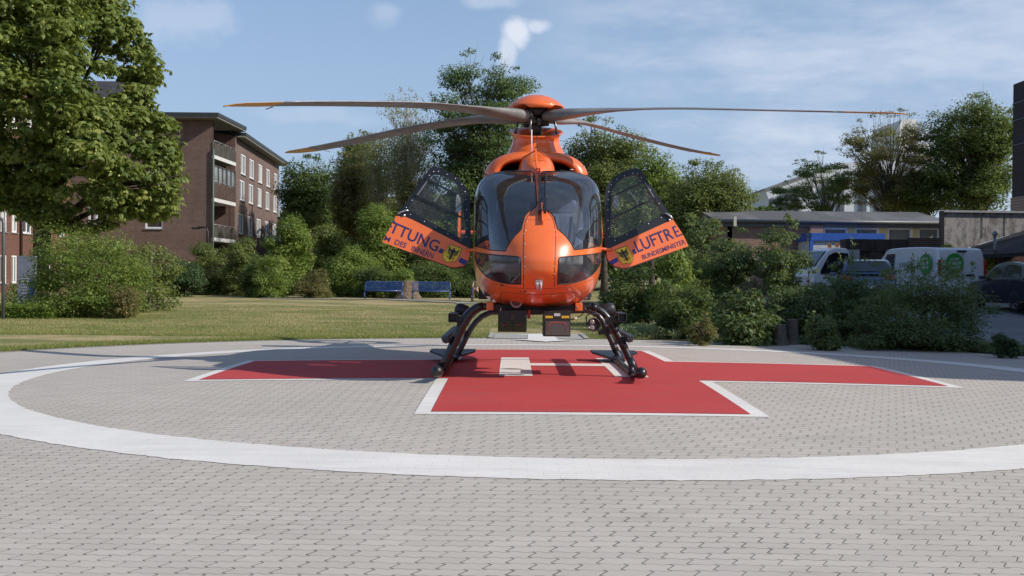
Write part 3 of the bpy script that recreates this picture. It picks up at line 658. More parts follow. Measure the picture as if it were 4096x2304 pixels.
# blades
def vplane(sx, sy, az):
    d = ray(sx, sy); n = Vector((-math.sin(az), math.cos(az), 0)); M0 = Vector((MX, MY, 0)); t = n.dot(M0-CAMP)/n.dot(d); return CAMP+d*t
b1 = px_out([(22, 178), (250, 165), (450, 158), (760, 155), (1000, 157), (1400, 160), (1760, 170), (2000, 190), (2200, 213), (2350, 235), (2500, 252)], 880, 340, .4736)
b3 = px_out([(535, 575), (700, 555), (900, 520), (1200, 460), (1500, 398), (1750, 345), (2000, 312), (2200, 290), (2400, 285)], 880, 340, .4736)
b2_ = px_out([(2460, 178), (2190, 166), (1800, 157), (1400, 148), (1100, 140), (800, 145), (600, 157), (450, 172), (370, 180)], 2000, 340, .65994)
b4 = px_out([(1322, 427), (1180, 402), (1000, 362), (800, 310), (600, 255), (500, 225), (430, 213), (370, 212)], 2000, 340, .65994)
for az, px in ((229, b1), (323, b2_), (143, b3), (50.5, b4)):
    a = R(az); er = Vector((math.cos(a), math.sin(a), 0)); et = Vector((-math.sin(a), math.cos(a), 0))
    pr = sorted([((vplane(*q, a)-Vector((MX, MY, 0))).dot(er), vplane(*q, a).z) for q in px])
    pr = [(r_*5.1/pr[-1][0] if r_ > 4 else r_, z) for r_, z in pr]
    rs_, zs_ = zip(*pr); rr_ = np.concatenate([np.linspace(.16, 1.4, 16), np.linspace(1.5, 4.9, 22), [5.0, 5.06, 5.1]])
    zz = np.interp(rr_, rs_, zs_); kk = np.array([.25, .5, .25]); 
    for _ in range(6): zz[1:-1] = np.convolve(zz, kk, 'valid')
    def chord(r): return float(np.interp(r, [.16, .30, .5, .9, 1.3, 1.6, 4.55, 4.9, 5.04, 5.1], [.18, .22, .24, .27, .31, .30, .30, .25, .14, .04]))
    def thick(r): return float(np.interp(r, [.16, .25, .5, .9, 1.3, 1.7, 5.1], [.13, .16, .15, .10, .055, .034, .017]))
    def pitch(r): return R(float(np.interp(r, [.16, .5, 1.0, 1.5, 3, 5.1], [22, 19, 12, 9, 6.5, 3.5])))
    def sect(r, z, sweep=0):
        c_ = chord(r); t_ = thick(r); p_ = pitch(r); out = []
        blend = float(np.clip((r-.5)/.9, 0, 1))
        for k in range(16):
            q = 2*PI*k/16; u = math.cos(q); v = math.sin(q)
            # airfoil outboard (leading edge at +u), ellipse inboard
            tw = (.5+.5*u)**.5*1.25*(1-.25*(.5+.5*u)**4)
            v2 = v*((1-blend)+blend*min(1, tw)); cu = u*c_/2-.05*c_*blend
            xx = cu*math.cos(p_)-v2*t_/2*math.sin(p_); hh = cu*math.sin(p_)+v2*t_/2*math.cos(p_)
            out.append(Vector((MX, MY, z))+er*r+et*xx+Vector((0, 0, hh)))
        return out
    def blade_part(name, r0, r1, m_, par, es=False):
        idx = [i for i in range(len(rr_)) if r0-1e-6 <= rr_[i] <= r1+1e-6]; R_ = [rr_[i] for i in idx]; Z_ = [zz[i] for i in idx]
        if R_[0] > r0+1e-4: R_.insert(0, r0); Z_.insert(0, float(np.interp(r0, rr_, zz)))
        if R_[-1] < r1-1e-4: R_.append(r1); Z_.append(float(np.interp(r1, rr_, zz)))
        rings = [sect(r, z) for r, z in zip(R_, Z_)]; mb = MB(); n = 16
        mb.add([p for q in rings for p in q], [(i*n+k, i*n+(k+1) % n, (i+1)*n+(k+1) % n, (i+1)*n+k) for i in range(len(rings)-1) for k in range(n)], 0, True)
        mb.add(rings[0], [tuple(range(n))]); mb.add(rings[-1], [tuple(range(n))]); return mb.build(name, m_, par)
    bl = blade_part('rotor_blade', .16, 4.42, BLADE, heli)
    blade_part('blade_tip', 4.42, 5.1, YEL, bl)
    mb = MB(); P = []
    for r in np.linspace(1.9, 4.4, 14):
        s0 = sect(r, float(np.interp(r, rr_, zz))); P.append(s0[0])
    mb.tube(P, .007, 6); mb.build('leading_edge_strip', EROS, bl)
    r = 4.35; s0 = sect(r, float(np.interp(r, rr_, zz))); mb = MB(); mb.bar(s0[8]+Vector((0, 0, -.005)), s0[8]+er*.0-et*.12+Vector((0, 0, -.02)), .02, .006); mb.build('trim_tab', BLADE, bl)
    # pitch link
    az2 = a+R(24); mb = MB(); mb.tube([(MX+.30*math.cos(az2), MY+.30*math.sin(az2), 3.18), (MX+.25*math.cos(az2), MY+.25*math.sin(az2), 3.42)], .017, 8)
    mb.lathe([(.02, -.02), (.032, 0), (.02, .02)], (MX+.25*math.cos(az2), MY+.25*math.sin(az2), 3.43), 10); mb.build('pitch_link', mat('link_grey', (.2, .2, .2), .35, metal=.7), mast)
# tail
mb = MB(); mb.box((MX, MY+5.05, 2.02), (2.5, .42, .05)); stab = mb.build('horizontal_stabilizer', ORANGE, heli, bevel=.02)
for s2 in (-1, 1):
    mb = MB(); x0 = MX+s2*1.27; Y1 = MY+4.8
    mb.prism([(x0, Y1, 1.72), (x0, Y1-.12, 2.02), (x0, Y1+.15, 2.40), (x0, Y1+.55, 2.45), (x0, Y1+.62, 1.98), (x0, Y1+.4, 1.72)], (s2*.035, 0, 0)); mb.build('end_plate', ORANGE, stab, bevel=.01)
mb = MB(); prof = [(.50, -.12), (.66, -.15), (.70, 0), (.66, .15), (.50, .12), (.47, 0), (.50, -.12)]
mb.lathe(prof, (MX, MY+6.75, 2.3), 36, M=Matrix.Rotation(PI/2, 3, 'Y')); fen = mb.build('tail_rotor_shroud', ORANGE, heli)
mb = MB()
for k in range(10): a = 2*PI*k/10; mb.bar((MX, MY+6.75, 2.3), (MX, MY+6.75+.49*math.cos(a), 2.3+.49*math.sin(a)), .02, .05)
mb.build('tail_rotor', DMET, fen)
mb = MB(); mb.prism([(MX-.05, MY+6.6, 2.9), (MX-.05, MY+7.0, 2.9), (MX-.05, MY+7.4, 3.5), (MX-.05, MY+7.15, 3.5)], (.1, 0, 0)); mb.build('tail_fin', ORANGE, fen)

# --- landing gear
kl = (1700, 1200, .24838); kr = (2150, 1200, .24838)
def gearpath(pts, crop, Y): return [at(*p, Y) for p in px_out(pts, *crop)]
fl = gearpath([(1060, 100), (960, 105), (870, 125), (780, 185), (690, 280), (615, 400), (555, 540), (490, 690), (425, 830), (355, 970), (290, 1090), (235, 1190)], kl, 13.95)
fr_ = gearpath([(760, 98), (860, 102), (960, 135), (1060, 205), (1140, 300), (1205, 410), (1265, 525), (1340, 655), (1410, 790), (1480, 940), (1545, 1085), (1580, 1150)], kr, 13.95)
rl = gearpath([(1180, 190), (1060, 198), (930, 255), (820, 350), (735, 470), (660, 610), (590, 750), (520, 880), (450, 985)], kl, 16.35)
rr2 = gearpath([(790, 165), (870, 180), (960, 230), (1040, 325), (1085, 425), (1135, 545), (1205, 690), (1270, 830), (1330, 945), (1385, 1010)], kr, 16.35)
mb = MB(); mb.tube(fl[::-1]+[Vector((MX, 13.95, fl[0].z+.01))]+fr_, [.048]*12+[.043]+[.043]*12, 14); front = mb.build('front_cross_tube', LEG, heli)
mb = MB(); mb.tube(rl[::-1]+[Vector((MX, 16.35, rl[0].z))]+rr2, .042, 14); rear = mb.build('rear_cross_tube', LEG, heli)
mb = MB(); mb.tube([p+Vector((-.012, 0, .006)) for p in fl[1:11]], [.050, .055, .058, .060, .060, .060, .058, .056, .054, .050], 12, sx=1.0); mb.tube([p+Vector((.03, .045, -.025)) for p in fl[1:8]], .016, 8); mb.build('leg_fairing', mat('fairing_black', (.016, .013, .014), .3, coat=.3), front)
for q_ in ([fr_[1], fr_[2]], [fr_[9]+(fr_[9]-fr_[10])*.1, fr_[11]], [fr_[5], fr_[6]], [fr_[7], fr_[8]]): mb = MB(); mb.tube(q_, .049, 12); mb.build('leg_sleeve', LEG, front)
for q_ in ([rr2[4], rr2[5]], [rr2[6], rr2[7]]): mb = MB(); mb.tube(q_, .048, 12); mb.build('leg_sleeve', LEG, rear)
for s2 in (-1, 1):
    x0 = MX+s2*1.17+(.012 if s2 > 0 else 0); mb = MB(); mb.tube([(x0, 13.16, .115), (x0, 13.35, .09), (x0, 13.6, .062), (x0, 14.0, .045), (x0, 17.1, .035)], [.05, .045, .042, .042, .042], 12)
    mb.lathe([(0, -.068), (.03, -.061), (.052, -.044), (.066, -.016), (.066, .016), (.052, .044), (.03, .061), (0, .068)], (x0, 13.12, .125), 18)
    sk = mb.build('skid_tube', LEG, heli)
    mb = MB(); mb.lathe([(.05, -.03), (.056, 0), (.05, .03)], (x0, 13.35, .09), 14, M=Matrix.Rotation(PI/2, 3, 'X')); mb.build('skid_ring', DMET, sk); mb = MB(); mb.tube([(x0-.03, 13.9, .04), (x0-.02, 13.95, .15)], .04, 8); mb.build('skid_clamp', DMET, sk)
    # flat anti-sink plate at the back of the skid
    mb = MB(); w2 = .33
    mb.prism([(x0-w2, 16.9, .115), (x0-w2, 16.5, .115), (x0-.05, 16.05, .05), (x0+.05, 16.05, .05), (x0+w2, 16.5, .115), (x0+w2, 16.9, .115)], (0, 0, .028)); mb.build('skid_plate', BLACK, sk, bevel=.006)
    # boarding step
    mb = MB(); xs2 = (MX-1.05-.12 if s2 < 0 else MX+1.05+.10); tilt = R(-14*s2)
    Mt = Matrix.Rotation(-s2*R(-9), 3, 'Y')
    ctr = at(*( (1700+325*.24838, 1200+630*.24838) if s2 < 0 else (2150+1492*.24838, 1200+615*.24838)), 13.75)
    sec = [(-.05, .0), (-.048, .035), (.046, .037), (.055, .015), (.045, -.04), (.0, -.062), (-.04, -.04)]
    rings = []
    for yy, sc2 in ((0, .7), (.05, .95), (.12, 1), (2.85, 1), (2.95, .8)):
        rings.append([ctr+Vector((0, yy, 0))+Mt@Vector((a*sc2, 0, b2*sc2)) for a, b2 in sec])
    nn2 = len(sec); mb.add([p for r_ in rings for p in r_], [(i*nn2+k, i*nn2+(k+1) % nn2, (i+1)*nn2+(k+1) % nn2, (i+1)*nn2+k) for i in range(4) for k in range(nn2)]+[tuple(range(nn2))], 0, False)
    st = mb.build('boarding_step', mat('step_black', (.028, .03, .04), .5), heli)
    mb = MB(); mb.bar(ctr+Vector((-s2*.03, .2, -.02)), ctr+Vector((-s2*.17, .2, -.06)), .06, .07); mb.build('step_bracket', LEG, st); mb = MB(); mb.bar(ctr+Vector((-s2*.03, 2.5, -.02)), ctr+Vector((-s2*.2, 2.5, -.06)), .06, .07); mb.build('step_bracket', LEG, st)
    # square tube ends of the upper rack
    q = at(*((1700+445*.24838, 1200+290*.24838) if s2 < 0 else (2150+1368*.24838, 1200+285*.24838)), 13.8)
    mb = MB(); t2 = .012; a2 = .048
    mb.box(q+Vector((0, .3, a2)), (2*a2+t2, .6, t2)); mb.box(q+Vector((0, .3, -a2)), (2*a2+t2, .6, t2)); mb.box(q+Vector((a2, .3, 0)), (t2, .6, 2*a2-t2-.002)); mb.box(q+Vector((-a2, .3, 0)), (t2, .6, 2*a2-t2-.002)); mb.box(q+Vector((0, .33, 0)), (2*a2-t2-.002, .5, 2*a2-t2-.002))
    mb.bar(q+Vector((-s2*.05, .15, -.02)), q+Vector((-s2*.20, .15, -.05)), .10, .09); mb.build('rack_tube', mat('rack_black', (.02, .02, .022), .45), heli, bevel=.004)
    q = at(*((1700+600*.24838, 1200+160*.24838) if s2 < 0 else (2150+1130*.24838, 1200+150*.24838)), 14.5)
    mb = MB(); mb.lathe([(0, -.10), (.06, -.095), (.075, -.05), (.075, .05), (.05, .09), (0, .10)], q, 16, M=Matrix.Rotation(R(70)*s2, 3, 'Y')); mb.build('side_speaker', mat('step_black', (.03, .03, .03)), heli)
# belly boxes
k10 = (1900, 1180, .1941)
def bxp(x0, x1, y0, y1, Y, d, m_, name, par, bevel=.006):
    a = at(*px_out([(x0, y0)], *k10)[0], Y); b2 = at(*px_out([(x1, y1)], *k10)[0], Y); mb = MB()
    mb.box(((a.x+b2.x)/2, Y+d/2, (a.z+b2.z)/2), (abs(b2.x-a.x), d, abs(a.z-b2.z))); return mb.build(name, m_, par, bevel)
lb = bxp(475, 1065, 310, 765, 13.5, .45, mat('lamp_box_black', (.008, .008, .009), .45), 'landing_light_box', heli)
for x0, x1 in ((490, 765), (785, 1055)): bxp(x0, x1, 530, 745, 13.492, .012, mat('lamp_glass_dark', (.006, .006, .007), .06, spec=.8), 'lamp_window', lb, .003)
mb = MB()
for x0 in (610, 915): mb.lathe([(0, 0), (.028, 0), (.03, .008), (.024, .012)], at(*px_out([(x0, 615)], *k10)[0], 13.488), 16, M=Matrix.Rotation(PI/2, 3, 'X'))
mb.build('lamp_bulb', mat('lamp_red_dark', (.08, .03, .03), .3), lb)
bxp(735, 815, 380, 520, 13.488, .01, mat('reflector_dark_red', (.04, .012, .012), .2), 'lamp_divider', lb, .002)
bxp(1082, 1145, 310, 492, 13.6, .2, mat('panel_red', (.40, .05, .02), .5), 'belly_bracket', heli)
rb = bxp(1410, 1968, 318, 858, 13.45, .42, mat('lamp_box_brown', (.018, .014, .013), .4), 'searchlight_box', heli)
bxp(1450, 1945, 535, 835, 13.442, .012, mat('filter_grey', (.085, .07, .062), .25, spec=.6), 'filter_glass', rb, .003)
mb = MB(); REDP = mat('reflection_red', (.28, .06, .06), .4)
def poly_at(pts, Y, d): return [at(*q, Y) for q in px_out(pts, *k10)], (0, d, 0)
arc = [(1500, 730), (1500, 620), (1540, 560), (1600, 552), (1780, 552), (1850, 570), (1885, 620), (1890, 750)]
inn = [(1515, 730), (1515, 640), (1560, 592), (1620, 580), (1780, 580), (1835, 600), (1868, 640), (1875, 750)]
for i in range(7): mb.prism([at(*q, 13.438) for q in px_out([arc[i], arc[i+1], inn[i+1], inn[i]], *k10)], (0, .003, 0))
mb.build('lamp_reflector_arch', REDP, rb)
for x0, x1, y0, y1, m_, nm in ((1448, 1605, 428, 478, mat('label_yellow', (.72, .42, .02), .5), 'warning_label'), (1785, 1942, 428, 478, MATS['label_yellow'], 'warning_label'), (1632, 1758, 376, 436, mat('label_white', (.55, .55, .56), .5), 'type_label')): bxp(x0, x1, y0, y1, 13.447, .004, m_, nm, rb, 0)
mb = MB(); mb.bar((MX-.55, 13.95, .84), (MX+.60, 13.95, .84), .10, .06); mb.box((MX+.02, 13.9, .80), (.5, .3, .05)); mb.build('belly_frame', mat('belly_dark', (.03, .02, .015), .5), heli)
for x0 in (at(1700+1090*.24838, 0, 13.9).x, at(2150+705*.24838, 0, 13.9).x):
    mb = MB(); mb.box((x0, 13.9, .86), (.09, .14, .10)); mb.build('gear_mount', ORANGE, heli, bevel=.01)
q = at(*px_out([(2445, 610)], *k10)[0], 13.75)
mb = MB(); mb.lathe([(.02, .12), (.06, .09), (.079, .03), (.082, 0), (.082, -.012), (.074, -.014), (.072, -.002), (0, .0)], q, 28, M=Matrix.Rotation(PI/2, 3, 'X')@Matrix.Scale(-1, 3, (0, 0, 1))); rl_ = mb.build('round_searchlight', DMET, heli)
mb = MB(); mb.lathe([(0, -.012), (.04, -.010), (.074, -.004)], q+Vector((0, -.006, 0)), 24, M=Matrix.Rotation(-PI/2, 3, 'X')@Matrix.Scale(-1, 3, (0, 0, 1))); mb.build('lamp_lens', mat('lens_red_glass', (.10, .045, .045), .12, spec=.8, var=.5, scale=40), rl_)
mb = MB()
for dz in (.033, -.037): mb.lathe([(0, 0), (.026, .004), (.03, .0)], q+Vector((-.02, -.02, dz)), 14, M=Matrix.Rotation(PI/2, 3, 'X'))
mb.build('lamp_bulb', mat('bulb_glass', (.25, .2, .2), .1, spec=.9), rl_)
mb = MB(); mb.tube([q+Vector((-.085, 0, 0)), q+Vector((-.09, 0, .10)), q+Vector((-.05, 0, .13)), q+Vector((.07, .02, .13)), q+Vector((.085, 0, 0))], .007, 6); mb.build('lamp_yoke', BLACK, rl_)
mb = MB(); mb.tube([at(*p, 13.8) for p in px_out([(1960, 500), (2020, 510), (2100, 460), (2200, 420), (2260, 330), (2280, 260)], *k10)], .007, 6); mb.tube([at(*p, 13.8) for p in px_out([(2300, 560), (2280, 480), (2320, 400), (2370, 330), (2360, 280)], *k10)], .004, 6); mb.tube([at(*p, 13.75) for p in px_out([(2085, 250), (2110, 310)], *k10)], .006, 6); mb.build('cable', BLACK, heli)
mb = MB(); mb.tube([at(*p, 13.79) for p in px_out([(2012, 500), (2100, 470)], *k10)], .014, 8); mb.build('cable_plug', mat('plug_cream', (.5, .46, .34), .6), heli)
mb = MB(); mb.tube([at(*p, 13.5) for p in px_out([(525, 330), (540, 255)], *k10)], .006, 6); mb.tube([at(*p, 13.5) for p in px_out([(1912, 345), (1912, 390)], *k10)], .004, 6); mb.build('latch_pin', STEEL, heli)
# door hinge arms and mirrors beside the belly
# --- cockpit doors
def text_mesh(s):
    cu = bpy.data.curves.new('t', 'FONT'); cu.body = s; cu.resolution_u = 3; cu.size = 1; cu.offset = .012
    ob = bpy.data.objects.new('t', cu); C.objects.link(ob); bpy.context.view_layer.update()
    me = bpy.data.meshes.new_from_object(ob.evaluated_get(bpy.context.evaluated_depsgraph_get())); bpy.data.objects.remove(ob); bpy.data.curves.remove(cu)
    v = [(q.co.x, q.co.y) for q in me.vertices]; f = [tuple(p.vertices) for p in me.polygons]; bpy.data.meshes.remove(me); return v, f
def map_text(s, O, A, B, name, m_, parent, off):   # O baseline left, A baseline right, B top left (3D); off = offset vector
    v, f = text_mesh(s); xs_ = [a for a, _ in v]; ys_ = [b2 for _, b2 in v]; x0, x1, y1 = min(xs_), max(xs_), max(ys_); y0 = 0
    O, A, B = Vector(O), Vector(A), Vector(B); mb = MB()
    mb.add([O+(A-O)*((a-x0)/(x1-x0))+(B-O)*((b2-y0)/(y1-y0))+Vector(off) for a, b2 in v], f); return mb.build(name, m_, parent)
def eagle(mapf, m_b, m_r, par):
    mb = MB()
    def P(pts): mb.add([mapf(u, v) for u, v in pts], [tuple(range(len(pts)))])
    P([(.44, .80), (.56, .80), (.60, .60), (.58, .38), (.52, .22), (.48, .22), (.42, .38), (.40, .60)])           # body
    P([(.42, .80), (.46, .90), (.54, .92), (.58, .86), (.56, .78), (.44, .78)]); P([(.46, .90), (.36, .87), (.46, .84)])  # head, beak
    for s2 in (-1, 1):
        def q(u, v): return (.5+s2*u, v)
        P([q(.06, .72), q(.10, .80), q(.22, .74), q(.34, .84), q(.42, .86), q(.44, .80), q(.38, .76), q(.30, .70), q(.12, .62)][::s2])
        P([q(.38, .90), q(.45, .92), q(.47, .86), q(.42, .80), q(.40, .84)][::s2])
        for k in range(6):
            u0 = .13+k*.055; P([q(u0, .72+.02*k), q(u0+.033, .73+.02*k), q(u0+.025, .34+.035*k), q(u0-.012, .32+.035*k)][::s2])
        P([q(.03, .36), q(.12, .30), q(.16, .20), q(.11, .19), q(.08, .27), q(.02, .30)][::s2])
    P([(.44, .26), (.56, .26), (.62, .10), (.56, .13), (.50, .06), (.44, .13), (.38, .10)])
    mb.build('eagle_emblem', m_b, par)
    mb = MB()
    def P(pts): mb.add([mapf(u, v) for u, v in pts], [tuple(range(len(pts)))])
    for s2 in (-1, 1):
        for (du, dv) in ((.10, -.02), (.02, -.11), (-.07, -.05), (.07, .08)):
            u0, v0 = .5+s2*.22, .24; nx, ny = -dv*.22, du*.22
            P([(u0-nx, v0-ny), (u0+nx, v0+ny), (u0+s2*du+nx, v0+dv+ny), (u0+s2*du-nx, v0+dv-ny)][::s2])
    mb.build('eagle_claws', m_r, par)
def door(side, crop, outer, hole, lower, bars, slide, bubble, texts, quads, shield, sh_map, blue, handle, rivets, hinge, stay, normal, hx):
    p0 = at(*px_out([hx], *crop)[0], 14.12); n = Vector(normal).normalized()      # plane through the hinge
    def pl(x, y, off=0):
        d = ray(crop[0]+x*crop[2], crop[1]+y*crop[2]); t = n.dot(p0-CAMP)/n.dot(d); return CAMP+d*t+n*off
    th_ = .035
    def ring_mesh(out, inn, o0, o1):      # frame with a hole, tessellated
        out = dens(rnd(out, 1), 40); inn = dens(rnd(inn, 2), 25)
        vv = [Vector(q) for q in out]+[Vector(q) for q in inn]; no, ni = len(out), len(inn)
        ed = [(i, (i+1) % no) for i in range(no)]+[(no+i, no+(i+1) % ni) for i in range(ni)]
        r = delaunay_2d_cdt(vv, ed, [], 1, 1e-4); v2 = [tuple(q) for q in r[0]]; f2 = [f for f in r[2]]
        cc = np.array([np.mean([v2[i] for i in f], axis=0) for f in f2]); f2 = [f for f, k in zip(f2, inpoly(cc, inn)) if not k]
        mb = MB(); a = [pl(x, y, o0) for x, y in v2]; b2 = [pl(x, y, o1) for x, y in v2]; nv = len(v2)
        mb.add(a+b2, [tuple(f) for f in f2]+[tuple(i+nv for i in f)[::-1] for f in f2])
        oi = [pl(x, y, o0) for x, y in out]; oj = [pl(x, y, o1) for x, y in out]; mb.add(oi+oj, [(i, (i+1) % no, no+(i+1) % no, no+i) for i in range(no)])
        oi = [pl(x, y, o0) for x, y in inn]; oj = [pl(x, y, o1) for x, y in inn]; mb.add(oi+oj, [(i, (i+1) % ni, ni+(i+1) % ni, ni+i) for i in range(ni)])
        return mb
    dr = ring_mesh(outer, hole, 0, -th_).build('cockpit_door', BLACK, heli)
    mb = MB(); lo = rnd(lower, 0); mb.prism([pl(x, y, .003) for x, y in lo], n*.006); mb.build('door_skin', ORANGE2, dr)
    mb = MB(); mb.add([pl(x, y, -.012) for x, y in rnd(hole, 2)], [tuple(range(len(rnd(hole, 2))))]); gg = mb.build('door_window', DG, dr)
    mb = MB()
    for a, b2 in bars: mb.bar(pl(*a, -.004), pl(*b2, -.004), .02, .026, upv=n)
    mb.build('window_bar', BLACK, dr)
    mb = MB()
    for a, b2 in slide: mb.bar(pl(*a, -.003), pl(*b2, -.003), .012, .016, upv=n)
    mb.build('slider_rail', mat('rail_grey', (.28, .29, .30), .3, metal=.5), dr)
    mb = MB(); mb.prism([pl(x, y, .012) for x, y in rnd(bubble, 2)], n*.012); mb.build('vent_flap', glass('vent_acrylic', (.8, .82, .82), 1.6, .05, .3) if 'vent_acrylic' not in MATS else MATS['vent_acrylic'], dr)
    mb = MB(); mb.bar(pl(*bubble[-1], .02), pl(*bubble[len(bubble)//2], .02), .012, .012, upv=n); mb.build('vent_arm', STEEL, dr)
    mb = MB()
    for x, y in rivets: mb.lathe([(0, .004), (.005, .003), (.007, 0)], pl(x, y, .003), 10, M=n.to_track_quat('Z', 'Y').to_matrix())
    mb.build('frame_screws', mat('screw_steel', (.6, .6, .6), .35, metal=.6), dr)
    for s_, O, A, B in texts: map_text(s_, pl(*O), pl(*A), pl(*B), 'door_lettering', BLUE, dr, n*.011)
    for q in quads: mb = MB(); mb.add([pl(x, y, .011) for x, y in q], [tuple(range(len(q)))]); mb.build('door_lettering', BLUE, dr)
    mb = MB(); mb.add([pl(x, y, .0105) for x, y in blue], [tuple(range(len(blue)))]); mb.build('blue_stripe', mat('stripe_blue', (.03, .04, .22), .4), dr)
    mb = MB(); q = shield; cc = np.mean(q, axis=0); q2 = [tuple(cc+(np.array(p)-cc)*1.06) for p in q]; mb.add([pl(x, y, .0105) for x, y in q2], [tuple(range(len(q2)))]); mb.build('shield_border', BLK, dr)
    mb = MB(); mb.add([pl(x, y, .0125) for x, y in q], [tuple(range(len(q)))]); sh = mb.build('shield', SHYEL, dr)
    O, A, B = [np.array(v) for v in sh_map]
    eagle(lambda u, v: pl(*(O+(A-O)*u+(B-O)*v), .0145), BLK, REDM, sh)
    mb = MB(); P = [pl(*p, .02) for p in handle]; mb.tube(P, [.010]+[.014]*(len(P)-2)+[.010], 8); mb.tube([pl(handle[0][0]*.5+handle[-1][0]*.5, handle[0][1]*.5+handle[-1][1]*.5+35, .012), pl(handle[0][0]*.3+handle[-1][0]*.7, handle[0][1]*.3+handle[-1][1]*.7+38, .012)], .017, 8); mb.build('door_handle', STEEL, dr)
    mb = MB(); mb.tube([pl(*hinge[0], .01), at(*px_out([hinge[1]], *crop)[0], 14.0)], .017, 8); mb.lathe([(0, .01), (.012, .008), (.014, -.008)], pl(*hinge[0], .02), 10, M=Matrix.Rotation(PI/2, 3, 'X')); mb.build('hinge_arm', ORANGE2, dr)
    mb = MB(); mb.tube([pl(*stay[0], 0), at(*px_out([stay[1]], *crop)[0], 14.35)], .008, 6); mb.build('door_stay', BLACK, dr)
    return dr
cl = (1500, 600, .35894)
door(-1, cl, [(652, 173), (700, 188), (790, 225), (860, 262), (960, 340), (1020, 420), (1048, 500), (1055, 600), (1062, 800), (1068, 1000), (1062, 1100), (1058, 1180), (1050, 1215), (1030, 1258), (985, 1292), (900, 1314), (840, 1308), (75, 1028), (215, 778), (240, 735), (300, 655), (450, 430), (560, 275), (630, 188)],
     [(640, 262), (700, 262), (810, 292), (890, 350), (955, 430), (990, 510), (1003, 620), (1010, 940), (985, 992), (945, 980), (372, 668), (385, 625), (450, 520), (575, 330)],
     [(232, 738), (330, 745), (420, 780), (1058, 1102), (1056, 1180), (1048, 1215), (1030, 1258), (985, 1290), (900, 1311), (840, 1305), (78, 1027), (218, 778)],
     [((560, 318), (1006, 542)), ((440, 500), (1008, 772)), ((998, 540), (1000, 762))], [((762, 425), (660, 572)), ((585, 340), (470, 500))],
     [(905, 505), (935, 500), (955, 560), (965, 640), (965, 700), (930, 720), (900, 690)],
     [('TTUNG', (152, 911), (688, 1140), (201, 796)), ('M', (100, 1008), (160, 1031), (120, 955)), ('DES', (215, 1052), (338, 1097), (238, 997)), ('INNERN', (400, 1122), (640, 1213), (424, 1066))],
     [[(728, 1098), (773, 1115), (748, 1158), (704, 1142)], [(200, 786), (228, 797), (220, 815), (196, 806)], [(176, 842), (196, 850), (188, 868), (168, 860)], [(150, 886), (160, 893), (152, 913), (134, 906)]],
     [(838, 1060), (965, 1104), (945, 1160), (908, 1232), (885, 1246), (840, 1244), (802, 1258), (775, 1228), (756, 1192), (760, 1160), (800, 1115)][::1], ((762, 1212), (888, 1262), (832, 1060)),
     [(952, 1198), (1037, 1242), (1012, 1272), (990, 1284), (926, 1246)], [(255, 718), (300, 695), (340, 680), (375, 682)],
     [(652, 241), (705, 238), (803, 272), (897, 317), (965, 383), (1003, 465), (1012, 553), (1020, 667), (1024, 783), (1026, 874), (1018, 968), (953, 1005), (813, 933), (680, 860), (549, 796), (396, 720), (347, 643), (412, 562), (605, 284)],
     ((1015, 1118), (1150, 1110)), ((1020, 590), (1095, 590)), (-.05, -.93, .30), (1060, 1100))
crr = (2340, 620, .34509)
door(1, crr, [(600, 150), (640, 170), (700, 252), (830, 452), (960, 652), (1010, 742), (1045, 790), (1110, 880), (1150, 950), (1202, 1060), (500, 1308), (430, 1316), (345, 1296), (280, 1250), (250, 1195), (242, 1100), (235, 900), (230, 700), (228, 480), (240, 400), (275, 320), (350, 242), (450, 186), (555, 153)],
     [(555, 232), (605, 230), (642, 268), (830, 545), (890, 645), (885, 690), (855, 712), (370, 962), (322, 962), (292, 925), (288, 560), (300, 440), (350, 335), (445, 262)],
     [(248, 1088), (300, 1078), (980, 765), (1020, 752), (1050, 800), (1110, 885), (1150, 955), (1199, 1058), (500, 1305), (430, 1312), (347, 1292), (283, 1246), (253, 1192)],
     [((290, 492), (695, 308)), ((290, 748), (825, 490)), ((296, 500), (296, 740))], [((502, 402), (615, 560)), ((695, 322), (800, 492))],
     [(332, 480), (360, 470), (390, 478), (388, 600), (375, 660), (320, 610), (328, 540)],
     [('LUFTR', (612, 1132), (1036, 966), (556, 1006)), ('BUNDESMINISTER', (672, 1216), (1168, 1028), (652, 1166))],
     [[(540, 1106), (576, 1092), (603, 1140), (566, 1158)], [(1004, 838), (1050, 820), (1057, 836), (1028, 847), (1045, 888), (1080, 874), (1087, 890), (1052, 904), (1065, 937), (1126, 912), (1133, 928), (1058, 958)]],
     [(352, 1106), (476, 1061), (525, 1130), (556, 1192), (548, 1232), (520, 1262), (480, 1256), (436, 1264), (405, 1225), (378, 1165)], ((440, 1268), (560, 1220), (352, 1112)),
     [(270, 1240), (370, 1188), (386, 1236), (318, 1276)], [(918, 680), (950, 690), (985, 715), (1015, 748)],
     [(555, 212), (605, 218), (653, 262), (757, 405), (857, 563), (882, 725), (733, 797), (611, 857), (484, 922), (349, 990), (282, 948), (271, 852), (265, 757), (263, 636), (267, 521), (274, 429), (304, 346), (369, 284), (458, 243)],
     ((318, 1102), (175, 1085)), ((250, 570), (180, 545)), (.05, -.95, .30), (245, 1090))

